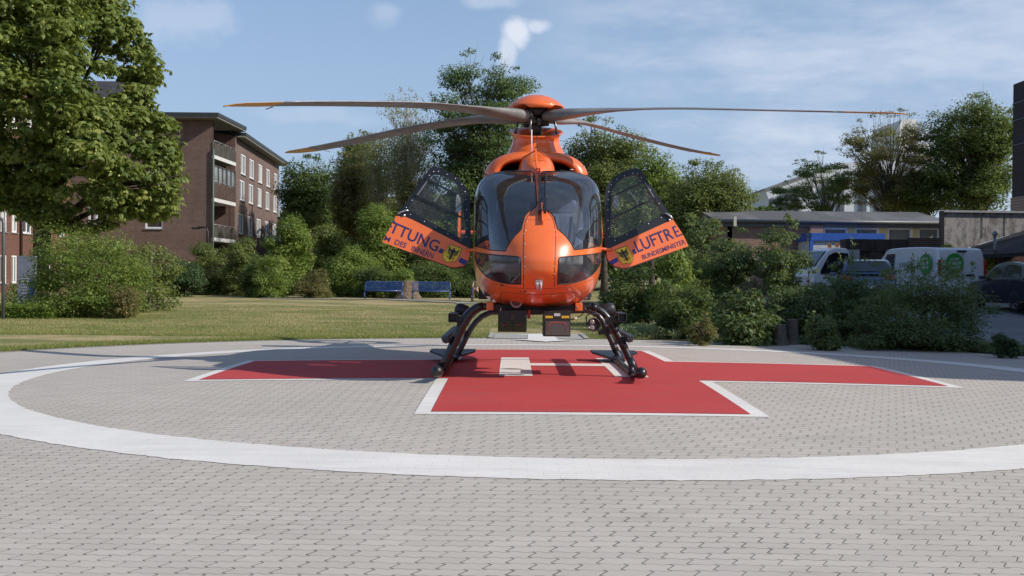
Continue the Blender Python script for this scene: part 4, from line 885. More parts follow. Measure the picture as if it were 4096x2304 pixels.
# ------------------------------------------------------------------ buildings
def brick(name, c1, c2, mort, ang, bw=.25, rh=.083, ms=.012, stain=.25):
    m, t = new_mat(name); tc = nd(t, 'ShaderNodeTexCoord').outputs['Object']; sp = nd(t, 'ShaderNodeSeparateXYZ'); t.links.new(tc, sp.inputs[0])
    u = mth(t, 'ADD', mth(t, 'MULTIPLY', sp.outputs[0], math.cos(ang)), mth(t, 'MULTIPLY', sp.outputs[1], math.sin(ang)))
    cb = nd(t, 'ShaderNodeCombineXYZ'); t.links.new(u, cb.inputs[0]); t.links.new(sp.outputs[2], cb.inputs[1])
    br = nd(t, 'ShaderNodeTexBrick'); t.links.new(cb.outputs[0], br.inputs['Vector'])
    br.inputs['Color1'].default_value = rgba(c1); br.inputs['Color2'].default_value = rgba(c2); br.inputs['Mortar'].default_value = rgba(mort)
    br.inputs['Scale'].default_value = 1; br.inputs['Brick Width'].default_value = bw; br.inputs['Row Height'].default_value = rh; br.inputs['Mortar Size'].default_value = ms; br.inputs['Bias'].default_value = -.1
    n = rng_(t, noise(t, .45, 6, .65, tc, (1, 1, 1.6)), .38, .7, 0, stain)
    c = mixc(t, n, br.outputs['Color'], dim(c1, .55)); n2 = rng_(t, noise(t, .9, 4, .6, tc, (2.5, 2.5, .25)), .5, .75, 0, stain)
    c = mixc(t, n2, c, dim(c2, .6))
    finish(t, c, .9, spec=.2, bump=mth(t, 'MULTIPLY', br.outputs['Fac'], -1), bstr=.5, bdist=.01); return m
def wall(o, u, wd, h, holes, name, m_, parent, th_=.35, nrm_=None):
    """vertical wall with real rectangular openings; o base point, u horizontal unit vector, outward normal nrm_"""
    o = Vector(o); u = Vector(u).normalized(); n = Vector(nrm_).normalized(); up = Vector((0, 0, 1))
    us = sorted({0, wd}|{round(v, 4) for q in holes for v in (q[0], q[1]) if 0 < v < wd}); zs_ = sorted({0, h}|{round(v, 4) for q in holes for v in (q[2], q[3]) if 0 < v < h}); mb = MB()
    def P(a, b2, d=0): return o+u*a+up*b2-n*d
    for i in range(len(us)-1):
        for j in range(len(zs_)-1):
            ca, cb_ = (us[i]+us[i+1])/2, (zs_[j]+zs_[j+1])/2
            if any(q[0] < ca < q[1] and q[2] < cb_ < q[3] for q in holes): continue
            mb.add([P(us[i], zs_[j]), P(us[i+1], zs_[j]), P(us[i+1], zs_[j+1]), P(us[i], zs_[j+1])], [(0, 1, 2, 3)])
    for q in holes:
        a, b2, c, d = max(0, q[0]), min(wd, q[1]), max(0, q[2]), min(h, q[3]); dd = .14
        for (p1, p2) in (((a, c), (b2, c)), ((b2, c), (b2, d)), ((b2, d), (a, d)), ((a, d), (a, c))):
            mb.add([P(*p1), P(*p2), P(*p2, dd), P(*p1, dd)], [(0, 1, 2, 3)])
    mb.add([P(0, 0, th_), P(wd, 0, th_), P(wd, h, th_), P(0, h, th_)], [(0, 1, 2, 3)])
    me = bpy.data.meshes.new(name); me.from_pydata(mb.v, [], mb.f); me.update(); return link_mesh(name, me, m_, parent)
CURT = mat('curtain_pale', (.42, .42, .40), .9, var=.3)
def window(o, u, n_, q, parent, fw_=.09, mull=1, curtain=0, m_=None, frame_m=None):
    o = Vector(o); u = Vector(u).normalized(); n = Vector(n_).normalized(); a, b2, c, d = q; cz = (c+d)/2; ca = (a+b2)/2
    M = Matrix((u, n, Vector((0, 0, 1)))).transposed(); mb = MB()
    def B(x0, x1, z0, z1, dep, t2): mb.box(o+u*(x0+x1)/2+Vector((0, 0, (z0+z1)/2))-n*dep, (x1-x0, t2, z1-z0), M=M)
    D = .08
    B(a, b2, c, c+fw_, D, .07); B(a, b2, d-fw_, d, D, .07); B(a, a+fw_, c+fw_, d-fw_, D, .07); B(b2-fw_, b2, c+fw_, d-fw_, D, .07)
    for k in range(mull):
        x = a+(b2-a)*(k+1)/(mull+1); B(x-fw_*.5, x+fw_*.5, c+fw_, d-fw_, D, .065)
    f = mb.build('window', frame_m or FRAME, parent)
    mb = MB(); mb.box(o+u*ca+Vector((0, 0, cz))-n*(D+.03), (b2-a-fw_, .01, d-c-fw_), M=M); mb.build('pane', m_ or PANE, f)
    if curtain:
        mb = MB(); x0 = a+fw_ if curtain > 0 else b2-fw_-(b2-a)*.3; mb.box(o+u*(x0+(b2-a)*.15)+Vector((0, 0, cz))-n*(D+.018), ((b2-a)*.3, .008, d-c-2*fw_), M=M); mb.build('curtain', CURT, f)
    mb = MB(); mb.box(o+u*ca+Vector((0, 0, c-.03))+n*.03, (b2-a+.1, .12, .05), M=M); mb.build('sill', mat('sill_grey', (.25, .25, .25)), f)
    return f
BR = ((.155, .092, .074), (.100, .062, .053), (.23, .19, .17))
# main brick block with balconies
A0 = Vector((-21.1, 80, -.4)); A1 = Vector((-20.95, 86, -.4)); A2 = Vector((-22.15, 108, -.4))
bld = thing('brick_building', 'four storey dark brick building with overhanging flat roof, white windows and corner balconies', 'building', A0)
HT = 12.35
ud = (A2-A1).normalized(); nd_ = Vector((-ud.y, ud.x, 0)); nd_ = nd_ if nd_.x > 0 else -nd_
angf = math.atan2(ud.y, ud.x)
BG = brick('brick_gable', *BR, 0); BF = brick('brick_facade', *BR, angf)
bld_loc = A0
# gable wall facing the camera
def gx(dx): return (dx*K-2048)/CF*80
hol = []
for (x0, x1, y0, y1) in ((352, 413, 322, 372), (352, 412, 430, 478), (365, 410, 515, 575), (240, 272, 520, 575), (222, 240, 520, 575)):
    a = atd(x0, y1, 80); b2 = atd(x1, y0, 80); hol.append((a.x+44, b2.x+44, a.z+.4, b2.z+.4))
wl = wall((-44, 80, -.4), (1, 0, 0), 44-21.1, HT, hol, 'gable_wall', BG, bld, nrm_=(0, -1, 0))
for q in hol: window((-44, 80, -.4), (1, 0, 0), (0, -1, 0), q, bld, mull=0, curtain=0, fw_=.12)
# long facade, receding
hol = []; Lf = (A2-A1).length
def fac(dx, dy):     # intersect a view ray with the facade plane -> (u, z)
    d = ray(dx*K, dy*K); t = nd_.dot(A1-CAMP)/nd_.dot(d); p = CAMP+d*t; return (p-A1).dot(ud), p.z+.4
for row in ([(587, 595, 361, 435), (606.5, 619, 384, 439), (628, 640, 395, 450), (650, 661, 405, 457), (670, 681, 414, 465), (689, 699.5, 422, 472)],
            [(603.5, 616, 465, 506), (626, 638, 473, 512), (648, 659, 481, 519), (668.5, 679, 488, 524), (687.5, 697.5, 494, 529)],
            [(577, 588.5, 548, 583), (600, 613, 553, 590), (624, 636, 558, 595), (645.5, 657, 563, 597), (666.5, 677, 567, 600), (686, 695.5, 570, 595)]):
    for (x0, x1, y0, y1) in row:
        u0, z1 = fac(x0, y0); u1, _ = fac(x1, y0); _, z0 = fac(x0, y1)
        hol.append((u0, u1, z0, z1))
# regularise the rows
rows_ = {}
zl = []
for h_ in hol:
    for z in zl:
        if abs(z-h_[2]) < 1.3: rows_[z].append(h_); break
    else: zl.append(h_[2]); rows_[h_[2]] = [h_]
hol = []
for z, rr3 in rows_.items():
    z0 = float(np.median([h_[2] for h_ in rr3])); z1 = z0+1.62; wu = max(1.5, min(2.3, float(np.median([h_[1]-h_[0] for h_ in rr3]))))
    for h_ in rr3:
        c = (h_[0]+h_[1])/2; hol.append((c-wu/2, c+wu/2, z0, z1))
hol = [h_ for h_ in hol if h_[0] > .05 and h_[1] < Lf-.2]
wall(A1, ud, Lf, HT-.25, hol, 'street_wall', BF, bld, nrm_=nd_)
rc = random.Random(3)
for q in hol: window(A1, ud, nd_, q, bld, fw_=.13, mull=1, curtain=rc.choice([0, 1, -1, 1]))
mb = MB(); e = A2; mb.add([e, e+Vector((-18, 0, 0)), e+Vector((-18, 0, HT-.25)), e+Vector((0, 0, HT-.25))], [(0, 1, 2, 3)]); mb.build('back_wall', BG, bld)
# balcony recess: inner wall, slabs, parapets
inx = Vector((-22.9, 0, 0)); mb = MB()
mb.add([(-22.9, 80.3, -.4), (-22.9, 86, -.4), (-22.9, 86, HT-.4), (-22.9, 80.3, HT-.4)], [(0, 1, 2, 3)])
mb.add([(-22.9, 86, -.4), A1, A1+Vector((0, 0, HT-.4)), (-22.9, 86, HT-.4)], [(0, 1, 2, 3)]); mb.build('recess_wall', BF, bld)
BALC = mat('balcony_cladding', (.075, .068, .052), .8, var=.3, scale=2); SLAB = mat('slab_white', (.55, .54, .52), .8); BRN = mat('balcony_timber_brown', (.085, .055, .045), .85, var=.35, scale=3)
pu = (A1-A0).normalized(); pn = Vector((pu.y, -pu.x, 0))
for (top, bot, m_, dx) in ((361, 400, BALC, 586), (463, 508, BRN, 585), (572, 608, BALC, 586)):
    zt = atd(dx-52, top, 80).z; zb2 = atd(dx-52, bot-8, 80).z
    a = A0+pu*.05+pn*.12; b2 = A0+pu*5.7+pn*.12; hh = zt-zb2
    mb = MB(); mb.bar((a.x, a.y, zb2+hh/2+.1), (b2.x, b2.y, zb2+hh/2+.1), .07, hh)
    mb.bar((A0.x+.02, A0.y-.04, zb2+hh/2+.1), (a.x-.04, a.y-.04, zb2+hh/2+.1), .07, hh)
    for k in range(24):
        p = a+(b2-a)*(k+.5)/24; mb.bar((p.x+.04, p.y, zb2+.1), (p.x+.04, p.y, zb2+hh+.1), .03, .05, upv=(0, 1, 0))
    pr = mb.build('balcony_parapet', m_, bld)
    mb = MB(); mb.add([(-22.9, 80.1, zb2-.18), (a.x+.03, 80.0, zb2-.18), (b2.x+.03, b2.y, zb2-.18), (-22.9, 86, zb2-.18), (-22.9, 80.1, zb2+.08), (a.x+.03, 80.0, zb2+.08), (b2.x+.03, b2.y, zb2+.08), (-22.9, 86, zb2+.08)], [(0, 1, 2, 3), (4, 5, 6, 7), (0, 1, 5, 4), (1, 2, 6, 5), (2, 3, 7, 6), (3, 0, 4, 7)]); mb.build('balcony_slab', SLAB, pr)
    mb = MB(); mb.tube([(a.x, a.y, zt+.22), (b2.x, b2.y, zt+.22)], .025, 6)
    for k in range(5): p = a+(b2-a)*k/4; mb.tube([(p.x, p.y, zt), (p.x, p.y, zt+.22)], .02, 5)
    mb.build('balcony_rail', mat('rail_steel', (.35, .35, .35), .4, metal=.5), pr)
zt = atd(533, 463, 80).z; z1 = atd(533, 412, 80).z; a = A0+pu*.1+pn*.1; b2 = A0+pu*5.65+pn*.1; mb = MB()
for k in range(6): p = a+(b2-a)*k/5; mb.bar((p.x, p.y, zt), (p.x, p.y, z1), .08, .08, upv=(0, 1, 0))
mb.bar((a.x, a.y, (zt+z1)/2+.6), (b2.x, b2.y, (zt+z1)/2+.6), .05, .06)
gzg = mb.build('balcony_glazing_frame', mat('glazing_brown', (.06, .045, .035)), bld)
mb = MB(); mb.bar((a.x-.03, a.y, (zt+z1)/2), (b2.x-.03, b2.y, (zt+z1)/2), .012, z1-zt-.1); mb.build('pane', mat('glazing_grey', (.16, .17, .16), .15, var=.5, scale=.8, coat=.4), gzg)
mb = MB(); mb.tube([(A0.x+.12, A0.y-.12, -.3), (A0.x+.12, A0.y-.12, HT-2.4)], .07, 8); mb.build('downpipe', mat('patina_green', (.09, .13, .115), .7), bld)
# roofs with deep eaves
ROOF = mat('roof_fascia_dark', (.028, .034, .036), .6); SOF = mat('soffit_grey', (.23, .22, .20), .8)
zr = HT-.4
def roof_slab(pts, z, th_, name, m_, par): mb = MB(); mb.prism([(x, y, z) for x, y in pts], (0, 0, th_)); return mb.build(name, m_, par)
pts = [(-45, 78.9), (-20.45, 78.9), (-20.25, 86.4), (-21.3, 87.2), (-22.2, 100), (-45, 100)]
r1 = roof_slab(pts, zr+.02, .10, 'roof_soffit', SOF, bld); roof_slab([(x+(.06 if x > -30 else 0), y-(.06 if y < 80 else 0)) for x, y in pts], zr+.121, .26, 'roof', ROOF, bld)
p2 = [A1+ud*.3+nd_*.70, A2+ud*1.2+nd_*.70, A2+ud*1.2-nd_*14, A1+ud*.3-nd_*6]
roof_slab([(p.x, p.y) for p in p2], zr-.42, .10, 'roof_soffit', SOF, bld); roof_slab([(p.x+.05, p.y) for p in p2], zr-.318, .26, 'roof', ROOF, bld)
mb = MB(); x0 = atd(300, 205, 92).x; x1 = atd(379, 205, 98).x; z1 = atd(377, 205, 92).z; mb.box(((x0-6+x1)/2, 95, (zr+z1)/2), (x1-x0+6, 6, z1-zr)); mb.build('roof_penthouse', brick('slate_cladding', (.12, .115, .13), (.09, .088, .10), (.05, .05, .055), 0, .6, .3, .01), bld)
# wing of the left building, closer and running towards the main block
P0 = Vector((-31.5, 52, -.4)); P1 = Vector((-30.8, 79.4, -.4)); uw = (P1-P0).normalized(); nw = Vector((uw.y, -uw.x, 0)); 
wing = thing('brick_wing', 'red brown brick hospital wing with rows of white windows behind the big chestnut tree', 'building', P0)
BW = brick('brick_wing', (.16, .065, .045), (.11, .048, .036), (.17, .12, .10), math.atan2(uw.y, uw.x))
def wfac(dx, dy): d = ray(dx*K, dy*K); t = nw.dot(P0-CAMP)/nw.dot(d); p = CAMP+d*t; return (p-P0).dot(uw), p.z+.4
hol = []
lw = (P1-P0).length
cols = [(2, 18), (30, 44), (58, 80), (92, 107), (118, 128), (150, 164), (168, 178), (185, 193)]
for x0, x1 in cols:
    u0, _ = wfac(x0, 500); u1, _ = wfac(x1, 500)
    if u0 < .2 or u1 > lw-.2: continue
    for z0 in (.9, 4.05, 7.25, 10.4): hol.append((u0, u1, z0, z0+1.75))
wall(P0, uw, lw, 13.4, hol, 'wing_wall', BW, wing, nrm_=nw)
for i, q in enumerate(hol): window(P0, uw, nw, q, wing, fw_=.11, mull=1, curtain=rc.choice([1, -1, 0]))
mb = MB(); mb.box(((P0.x+P1.x)/2-6.2, (P0.y+P1.y)/2, 13.25), (13.4, lw+1.5, .35)); mb.build('roof', ROOF, wing)
mb = MB(); mb.add([P0, P0+Vector((-12, 0, 0)), P0+Vector((-12, 0, 13.4)), P0+Vector((0, 0, 13.4))], [(0, 1, 2, 3)]); mb.build('end_wall', BG, wing)
for dx in (50, 84):
    u0, _ = wfac(dx, 500)
    p = P0+uw*u0+nw*.12; mb = MB(); mb.tube([(p.x, p.y, -.3), (p.x, p.y, 13)], .08, 8); mb.build('downpipe', mat('pipe_brown', (.05, .03, .03), .5), wing)
# low pavilion on the right
LB0, LB1, LBY = atd(1830, 600, 50).x, atd(2366, 600, 50).x, 50.0
pav = thing('flat_roof_pavilion', 'long single storey brick pavilion with dark felt roof and four wide white windows', 'building', (LB0, LBY, .3))
zt = atd(2000, 566, 50).z; gzp = .2
BP = brick('brick_pavilion', (.30, .17, .125), (.24, .13, .10), (.32, .28, .25), 0)
xa = atd(1992, 600, 50).x
mb = MB(); 
hol = []
for x0, x1, y0, y1 in ((1992+15, 2062, 573, 620), (2072-1, 2152-16, 573, 620)): pass
yell = mat('ochre_panel', (.62, .47, .20), .7, var=.08)
xw0 = atd(2068, 600, 50).x
wall((LB0, LBY, gzp), (1, 0, 0), xw0-LB0, zt-gzp, [], 'brick_front', BP, pav, nrm_=(0, -1, 0))
hw = []
for x0, x1 in ((2071, 2134), (2150, 2213), (2232, 2297), (2309, 2366)):
    a = atd(x0, 616, 50); b2 = atd(x1, 572, 50); hw.append((a.x-xw0, b2.x-xw0, a.z-gzp-.1, b2.z-gzp))
wall((xw0, LBY+.02, gzp), (1, 0, 0), LB1-xw0+.3, zt-gzp-.1, hw, 'panel_front', yell, pav, nrm_=(0, -1, 0))
for q in hw: window((xw0, LBY+.02, gzp), (1, 0, 0), (0, -1, 0), q, pav, fw_=.10, mull=0, m_=mat('roller_blind_grey', (.17, .17, .16), .6, var=.1))
mb = MB(); p = atd(2045, 600, 50); mb.box((p.x+.1, LBY-.1, (zt+gzp)/2), (.55, .3, zt-gzp-.05)); mb.build('brick_pier', BP, pav)
m, t_ = new_mat('roof_felt'); tcf = nd(t_, 'ShaderNodeTexCoord').outputs['Object']
finish(t_, mixc(t_, rng_(t_, noise(t_, .35, 4, .7, tcf, (1.4, .3, 1)), .4, .6, 0, 1), (.085, .085, .09, 1), (.14, .14, .145, 1)), .9); FELT = m
ze = atd(2000, 552, 49).z; zr2 = atd(2000, 536, 53).z
mb = MB(); y0, y1 = LBY-.28, LBY+4; x0, x1 = LB0-.6, LB1+.4
mb.add([(x0, y0, ze), (x1, y0, ze), (x1, y1, zr2+.15), (x0, y1, zr2+.15), (x0, y0, ze-.12), (x1, y0, ze-.12), (x1, y1, ze-.12), (x0, y1, ze-.12)], [(0, 1, 2, 3), (4, 5, 6, 7), (0, 1, 5, 4), (1, 2, 6, 5), (2, 3, 7, 6), (3, 0, 4, 7)]); mb.build('roof', FELT, pav)
mb = MB(); mb.tube([(x0, y0-.06, ze-.05), (x1, y0-.06, ze-.05)], .07, 8); mb.box(((x0+x1)/2, y0+.2, ze-.2), (x1-x0-.5, .1, .17)); mb.build('gutter', mat('gutter_zinc', (.14, .14, .15), .5, metal=.3), pav)
mb = MB(); mb.box((LB0+.05, LBY+2.5, (zt+gzp)/2), (.3, 5, zt-gzp)); mb.build('end_wall', BP, pav)
mb = MB(); p = atd(1849, 557, 49); mb.box(p, (.12, .12, .42)); mb.build('wall_lamp', mat('lamp_cream', (.55, .52, .38), .5), pav)
# hall with concrete gable panel at the right
Yh = 47.0
hall = thing('concrete_gable_hall', 'low hall with streaked grey concrete gable panel and steep dark roof at the right edge', 'building', (atd(2366, 700, Yh).x, Yh, .3))
m, t_ = new_mat('streaked_concrete'); tcf = nd(t_, 'ShaderNodeTexCoord').outputs['Object']
finish(t_, mixc(t_, rng_(t_, noise(t_, 2.2, 6, .75, tcf, (2.2, 2.2, 1.0)), .42, .62, 0, 1), (.33, .31, .29, 1), (.14, .13, .12, 1)), .9, bump=noise(t_, 20, 4), bstr=.5)
CON = m
def Pq(dx, dy, Y=Yh): return atd(dx, dy, Y)
mb = MB(); mb.prism([Pq(2370, 532), Pq(2640, 535), Pq(2640, 560), Pq(2500, 603), Pq(2440, 622), Pq(2370, 640), ], (0, .3, 0)); mb.build('concrete_panel', CON, hall)
mb = MB(); mb.prism([Pq(2364, 529), Pq(2640, 532), Pq(2640, 537), Pq(2364, 534)], (0, -.12, 0)); mb.build('parapet_cap', mat('cap_grey', (.33, .33, .34), .5), hall)
mb = MB(); mb.prism([Pq(2362, 531), Pq(2372, 531), Pq(2372, 700), Pq(2362, 700)], (0, -.15, 0)); mb.build('corner_pier', DMET, hall)
for dx in (2470, 2527): 
    mb = MB(); mb.prism([Pq(dx, 537, Yh-.02), Pq(dx+1.2, 537, Yh-.02), Pq(dx+1.2, 600, Yh-.02), Pq(dx, 600, Yh-.02)], (0, .01, 0)); mb.build('panel_joint', DARK, hall)
m, t_ = new_mat('dark_tiles'); tcf = nd(t_, 'ShaderNodeTexCoord').outputs['Object']; br = nd(t_, 'ShaderNodeTexBrick'); br.inputs['Scale'].default_value = 1; br.inputs['Brick Width'].default_value = .3; br.inputs['Row Height'].default_value = .25; br.inputs['Color1'].default_value = (.045, .045, .05, 1); br.inputs['Color2'].default_value = (.035, .035, .04, 1); br.inputs['Mortar'].default_value = (.02, .02, .02, 1); t_.links.new(tcf, br.inputs['Vector'])
finish(t_, br.outputs['Color'], .8)
mb = MB(); zlow = Pq(2480, 636, 44).z
a, b2, c, d = Pq(2405, 634, 46.7), Pq(2700, 540, 46.7), Pq(2700, 628, 43.6), Pq(2470, 640, 43.6)
mb.add([a, b2, c, d], [(0, 1, 2, 3)]); mb.add([a-Vector((0, 0, .15)), b2-Vector((0, 0, .15)), c-Vector((0, 0, .15)), d-Vector((0, 0, .15))], [(3, 2, 1, 0)]); mb.add([d, c, c-Vector((0, 0, .15)), d-Vector((0, 0, .15))], [(0, 1, 2, 3)]); mb.build('tiled_roof', m, hall)
mb = MB(); q = Pq(2503, 632, 44); q2 = Pq(2503, 592, 44.5); mb.tube([q, q2], .06, 8); mb.lathe([(.10, 0), (.12, .06), (.05, .16), (0, .18)], q2, 10); mb.build('roof_vent', mat('vent_zinc', (.2, .2, .21), .4, metal=.5), hall)
mb = MB(); mb.prism([Pq(2380, 640, 46.9), Pq(2700, 632, 46.9), Pq(2700, 760, 46.9), Pq(2380, 760, 46.9)], (0, .2, 0)); mb.build('hall_wall', brick('brick_hall', (.13, .06, .05), (.09, .045, .04), (.12, .10, .09), 0), hall)
# brick chimney at the right edge
p = atd(2545, 530, 63); pt = atd(2543, 188, 60); mb = MB()
ch = thing('brick_chimney', 'tall dark brick chimney cut off by the right edge of the photo', 'chimney', (p.x+1.5, 60, .3))
BC = brick('brick_chimney', (.05, .042, .05), (.036, .03, .036), (.09, .08, .09), 0)
mb.box((p.x+1.5, 61.5, pt.z/2), (3.0, 3, pt.z)); mb.build('shaft', BC, ch)
mb = MB(); mb.box((p.x+1.5, 61.5, (atd(2543, 480, 60).z)/2), (3.1, 3.1, atd(2543, 495, 60).z)); mb.build('plinth', BP, ch)
mb = MB()
for dy in (240, 285, 350): z = atd(2546, dy, 60).z; mb.box((p.x+1.5, 61.5, z), (3.08, 3.08, .05))
mb.build('iron_bands', DMET, ch)
# far white building
Yf = 150; fb = thing('white_office_building', 'distant white building with slanted roofline and tall window strips behind the trees', 'building', (atd(2050, 530, Yf).x, Yf, 0))
FWH = mat('far_white_render', (.55, .58, .62), .8, var=.06)
mb = MB(); mb.prism([atd(1925, 477, Yf), atd(1933, 500, Yf), atd(1933, 690, Yf), atd(2270, 690, Yf), atd(2270, 400, Yf), atd(2115, 410, Yf)], (0, 14, 0)); mb.build('wall', FWH, fb)
mb = MB(); mb.prism([atd(1924, 474, Yf-.5), atd(2113, 407, Yf-.5), atd(2113, 410, Yf-.5), atd(1924, 478, Yf-.5)], (0, 14.5, 0)); mb.build('roof_edge', mat('far_roof_grey', (.2, .21, .24), .7), fb)
for x0, x1, y0 in ((1936, 1946, 478), (1957, 1969, 470), (1975, 1990, 464), (1998, 2012, 455), (2068, 2078, 440), (2080, 2096, 436), (2104, 2124, 430), (2160, 2180, 425), (2200, 2220, 425)):
    mb = MB(); mb.prism([atd(x0, y0+22, Yf-.2), atd(x1, y0+18, Yf-.2), atd(x1, 540, Yf-.2), atd(x0, 540, Yf-.2)], (0, .3, 0)); o = mb.build('window', mat('far_window', (.10, .13, .17), .15, var=.4, scale=.8, coat=.4), fb)
    mb = MB(); x = (x0+x1)/2; mb.prism([atd(x-.7, y0+22, Yf-.35), atd(x+.7, y0+21, Yf-.35), atd(x+.7, 540, Yf-.35), atd(x-.7, 540, Yf-.35)], (0, .1, 0)); mb.build('mullion', mat('far_brown_post', (.18, .08, .06), .6), o)
Yt = 190; tw = thing('white_tower_block', 'distant white tower block with stepped balconies behind the brown-leaved tree', 'building', (atd(2295, 530, Yt).x, Yt, 0))
WT = mat('tower_white', (.72, .71, .68), .7, var=.05)
mb = MB(); mb.prism([atd(2262, 320, Yt), atd(2262, 690, Yt), atd(2345, 690, Yt), atd(2345, 360, Yt), atd(2305, 358, Yt), atd(2305, 300, Yt), atd(2270, 300, Yt)], (0, 15, 0)); mb.build('wall', WT, tw)
mb = MB()
for dy in (385, 420, 455, 490): mb.prism([atd(2255, dy, Yt-1), atd(2350, dy, Yt-1), atd(2350, dy+7, Yt-1), atd(2255, dy+7, Yt-1)], (0, 1, 0))
mb.build('balcony_bands', mat('tower_grey', (.25, .27, .31), .6), tw)
# building out of the picture on the right whose shadow covers the shrubs
sb = thing('brick_hospital_block', 'flat brick block standing beyond the right edge of the picture', 'building', (30, 26, 0))
wall((21.0, 9.6, -.3), (0, 1, 0), 32.4, 10.3, [(2+i*3.4, 3.4+i*3.4, z, z+1.7) for i in range(9) for z in (1.2, 4.3, 7.4)], 'wall', brick('brick_block', *BR, PI/2), sb, nrm_=(-1, 0, 0))
for z in (1.2, 4.3, 7.4):
    for i in range(9): window((21.0, 9.6, -.3), (0, 1, 0), (-1, 0, 0), (2+i*3.4, 3.4+i*3.4, z, z+1.7), sb, mull=1)
mb = MB(); mb.box((27.1, 25.8, 10.2), (12.4, 33.0, .4)); mb.build('roof', ROOF, sb)
mb = MB(); mb.add([(21.0, 9.6, -.3), (33, 9.6, -.3), (33, 9.6, 10), (21.0, 9.6, 10)], [(0, 1, 2, 3)]); mb.add([(21.0, 42, -.3), (33, 42, -.3), (33, 42, 10), (21.0, 42, 10)], [(0, 1, 2, 3)]); mb.build('end_wall', BG, sb)

# ------------------------------------------------------------------ street furniture and small things
BLB = mat('bench_blue', (.03, .07, .21), .4, coat=.3); 
m, t_ = new_mat('perforated_blue'); tcf = nd(t_, 'ShaderNodeTexCoord').outputs['Object']
d1 = nd(t_, 'ShaderNodeBsdfPrincipled'); d1.inputs['Base Color'].default_value = (.012, .05, .22, 1); d1.inputs['Roughness'].default_value = .5
tr = nd(t_, 'ShaderNodeBsdfTransparent'); ms = nd(t_, 'ShaderNodeMixShader'); ms.inputs[0].default_value = .60; t_.links.new(d1.outputs[0], ms.inputs[1]); t_.links.new(tr.outputs[0], ms.inputs[2]); o = nd(t_, 'ShaderNodeOutputMaterial'); t_.links.new(ms.outputs[0], o.inputs[0]); MESHB = m
def bench():
    b = thing('park_bench', '', 'bench', (0, 0, 0), 'blue metal benches on the lawn')
    w2 = .98
    mb = MB(); mb.prism([(-w2, -.25, .44), (w2, -.25, .44), (w2, .2, .42), (-w2, .2, .42)], (0, 0, .02)); mb.tube([(-w2, -.27, .45), (w2, -.27, .45)], .03, 8); mb.build('seat', BLB, b)
    mb = MB(); mb.add([(-w2, .2, .46), (w2, .2, .46), (w2, .36, .90), (-w2, .36, .90)], [(0, 1, 2, 3)]); bk = mb.build('backrest', MESHB, b)
    mb = MB(); mb.tube([(-w2, .2, .44), (-w2, .36, .86), (-w2+.06, .38, .92), (w2-.06, .38, .92), (w2, .36, .86), (w2, .2, .44)], .028, 8); mb.build('backrest_frame', BLB, b)
    for s2 in (-1, 1):
        for y in (-.22, .2): mb = MB(); mb.tube([(s2*w2, y, .44), (s2*w2, y, 0)], .028, 8); mb.build('leg', BLB, b)
    return b
bn = bench()
for i, (dx, lab) in enumerate(((964.5, 'blue metal bench on the lawn left of the tree stump'), (1084.5, 'blue metal bench on the lawn right of the tree stump'), (1236, 'blue metal bench half hidden behind the helicopter nose, a person sitting on it'))):
    o = bn if i == 0 else copy_tree(bn)
    Yb = 60 if i < 2 else 57; p = atd(dx, 740, Yb); o.location = (p.x, Yb, G(p.x, Yb)+.0); o['label'] = lab
WOOD = mat('old_wood', (.16, .12, .08), .95, var=.5, scale=9, bstr=.6, bscale=25)
WOODT = mat('cut_wood', (.30, .25, .18), .9, var=.3)
def stump(name, label, x, y, r, h, lean=0, group=None, m_=WOOD):
    t = thing(name, label, 'tree stump', (x, y, G(x, y)), group); rs = np.random.default_rng(int(x*100) % 97); mb = MB(); n = 18; rf = 1+.12*np.sin(np.arange(n)*2*PI/n*3+rs.random()*6)+rs.normal(0, .05, n)
    prof = [(1.5, -.1), (1.28, .06), (1.08, .25), (1.0, .6), (.97, .97)]; vs = []
    for k, (pr, z) in enumerate(prof):
        for i in range(n): a = 2*PI*i/n; f = 1+(rf[i]-1)*(1.6 if k < 2 else 1); vs.append((x+r*pr*f*math.cos(a)+lean*z*h, y+r*pr*f*math.sin(a), G(x, y)+z*h+(rs.normal(0, .01) if k == 4 else 0)))
    mb.add(vs, [(i*n+k, i*n+(k+1) % n, (i+1)*n+(k+1) % n, (i+1)*n+k) for i in range(4) for k in range(n)], 0, True); mb.build('bark', m_, t)
    mb = MB(); mb.add(vs[-n:], [tuple(range(n))]); mb.build('cut_face', WOODT, t); return t
p = atd(1025, 740, 61.5); stump('tree_stump', 'thick pale tree stump standing between the two blue benches', p.x, 61.5, .52, 1.0)
SH = mat('shade_darkened_wood', (.11, .095, .085), .9, var=.4, scale=12, bstr=.6, bscale=30)  # log wood, base colour darkened to paint in the shade around it
for dx, r, h, lab, ln in ((1963, .135, .46, 'short weathered log stump with slanted top, left of the taller one in the shrubs', -.08), (1992, .115, .56, 'tall weathered log stump, right one of the pair in the shrubs', .02)):
    p = atd(dx, 845, 24.3 if dx < 1980 else 24.7); stump('log_stump', lab, p.x, p.y, r, h, ln, m_=SH)
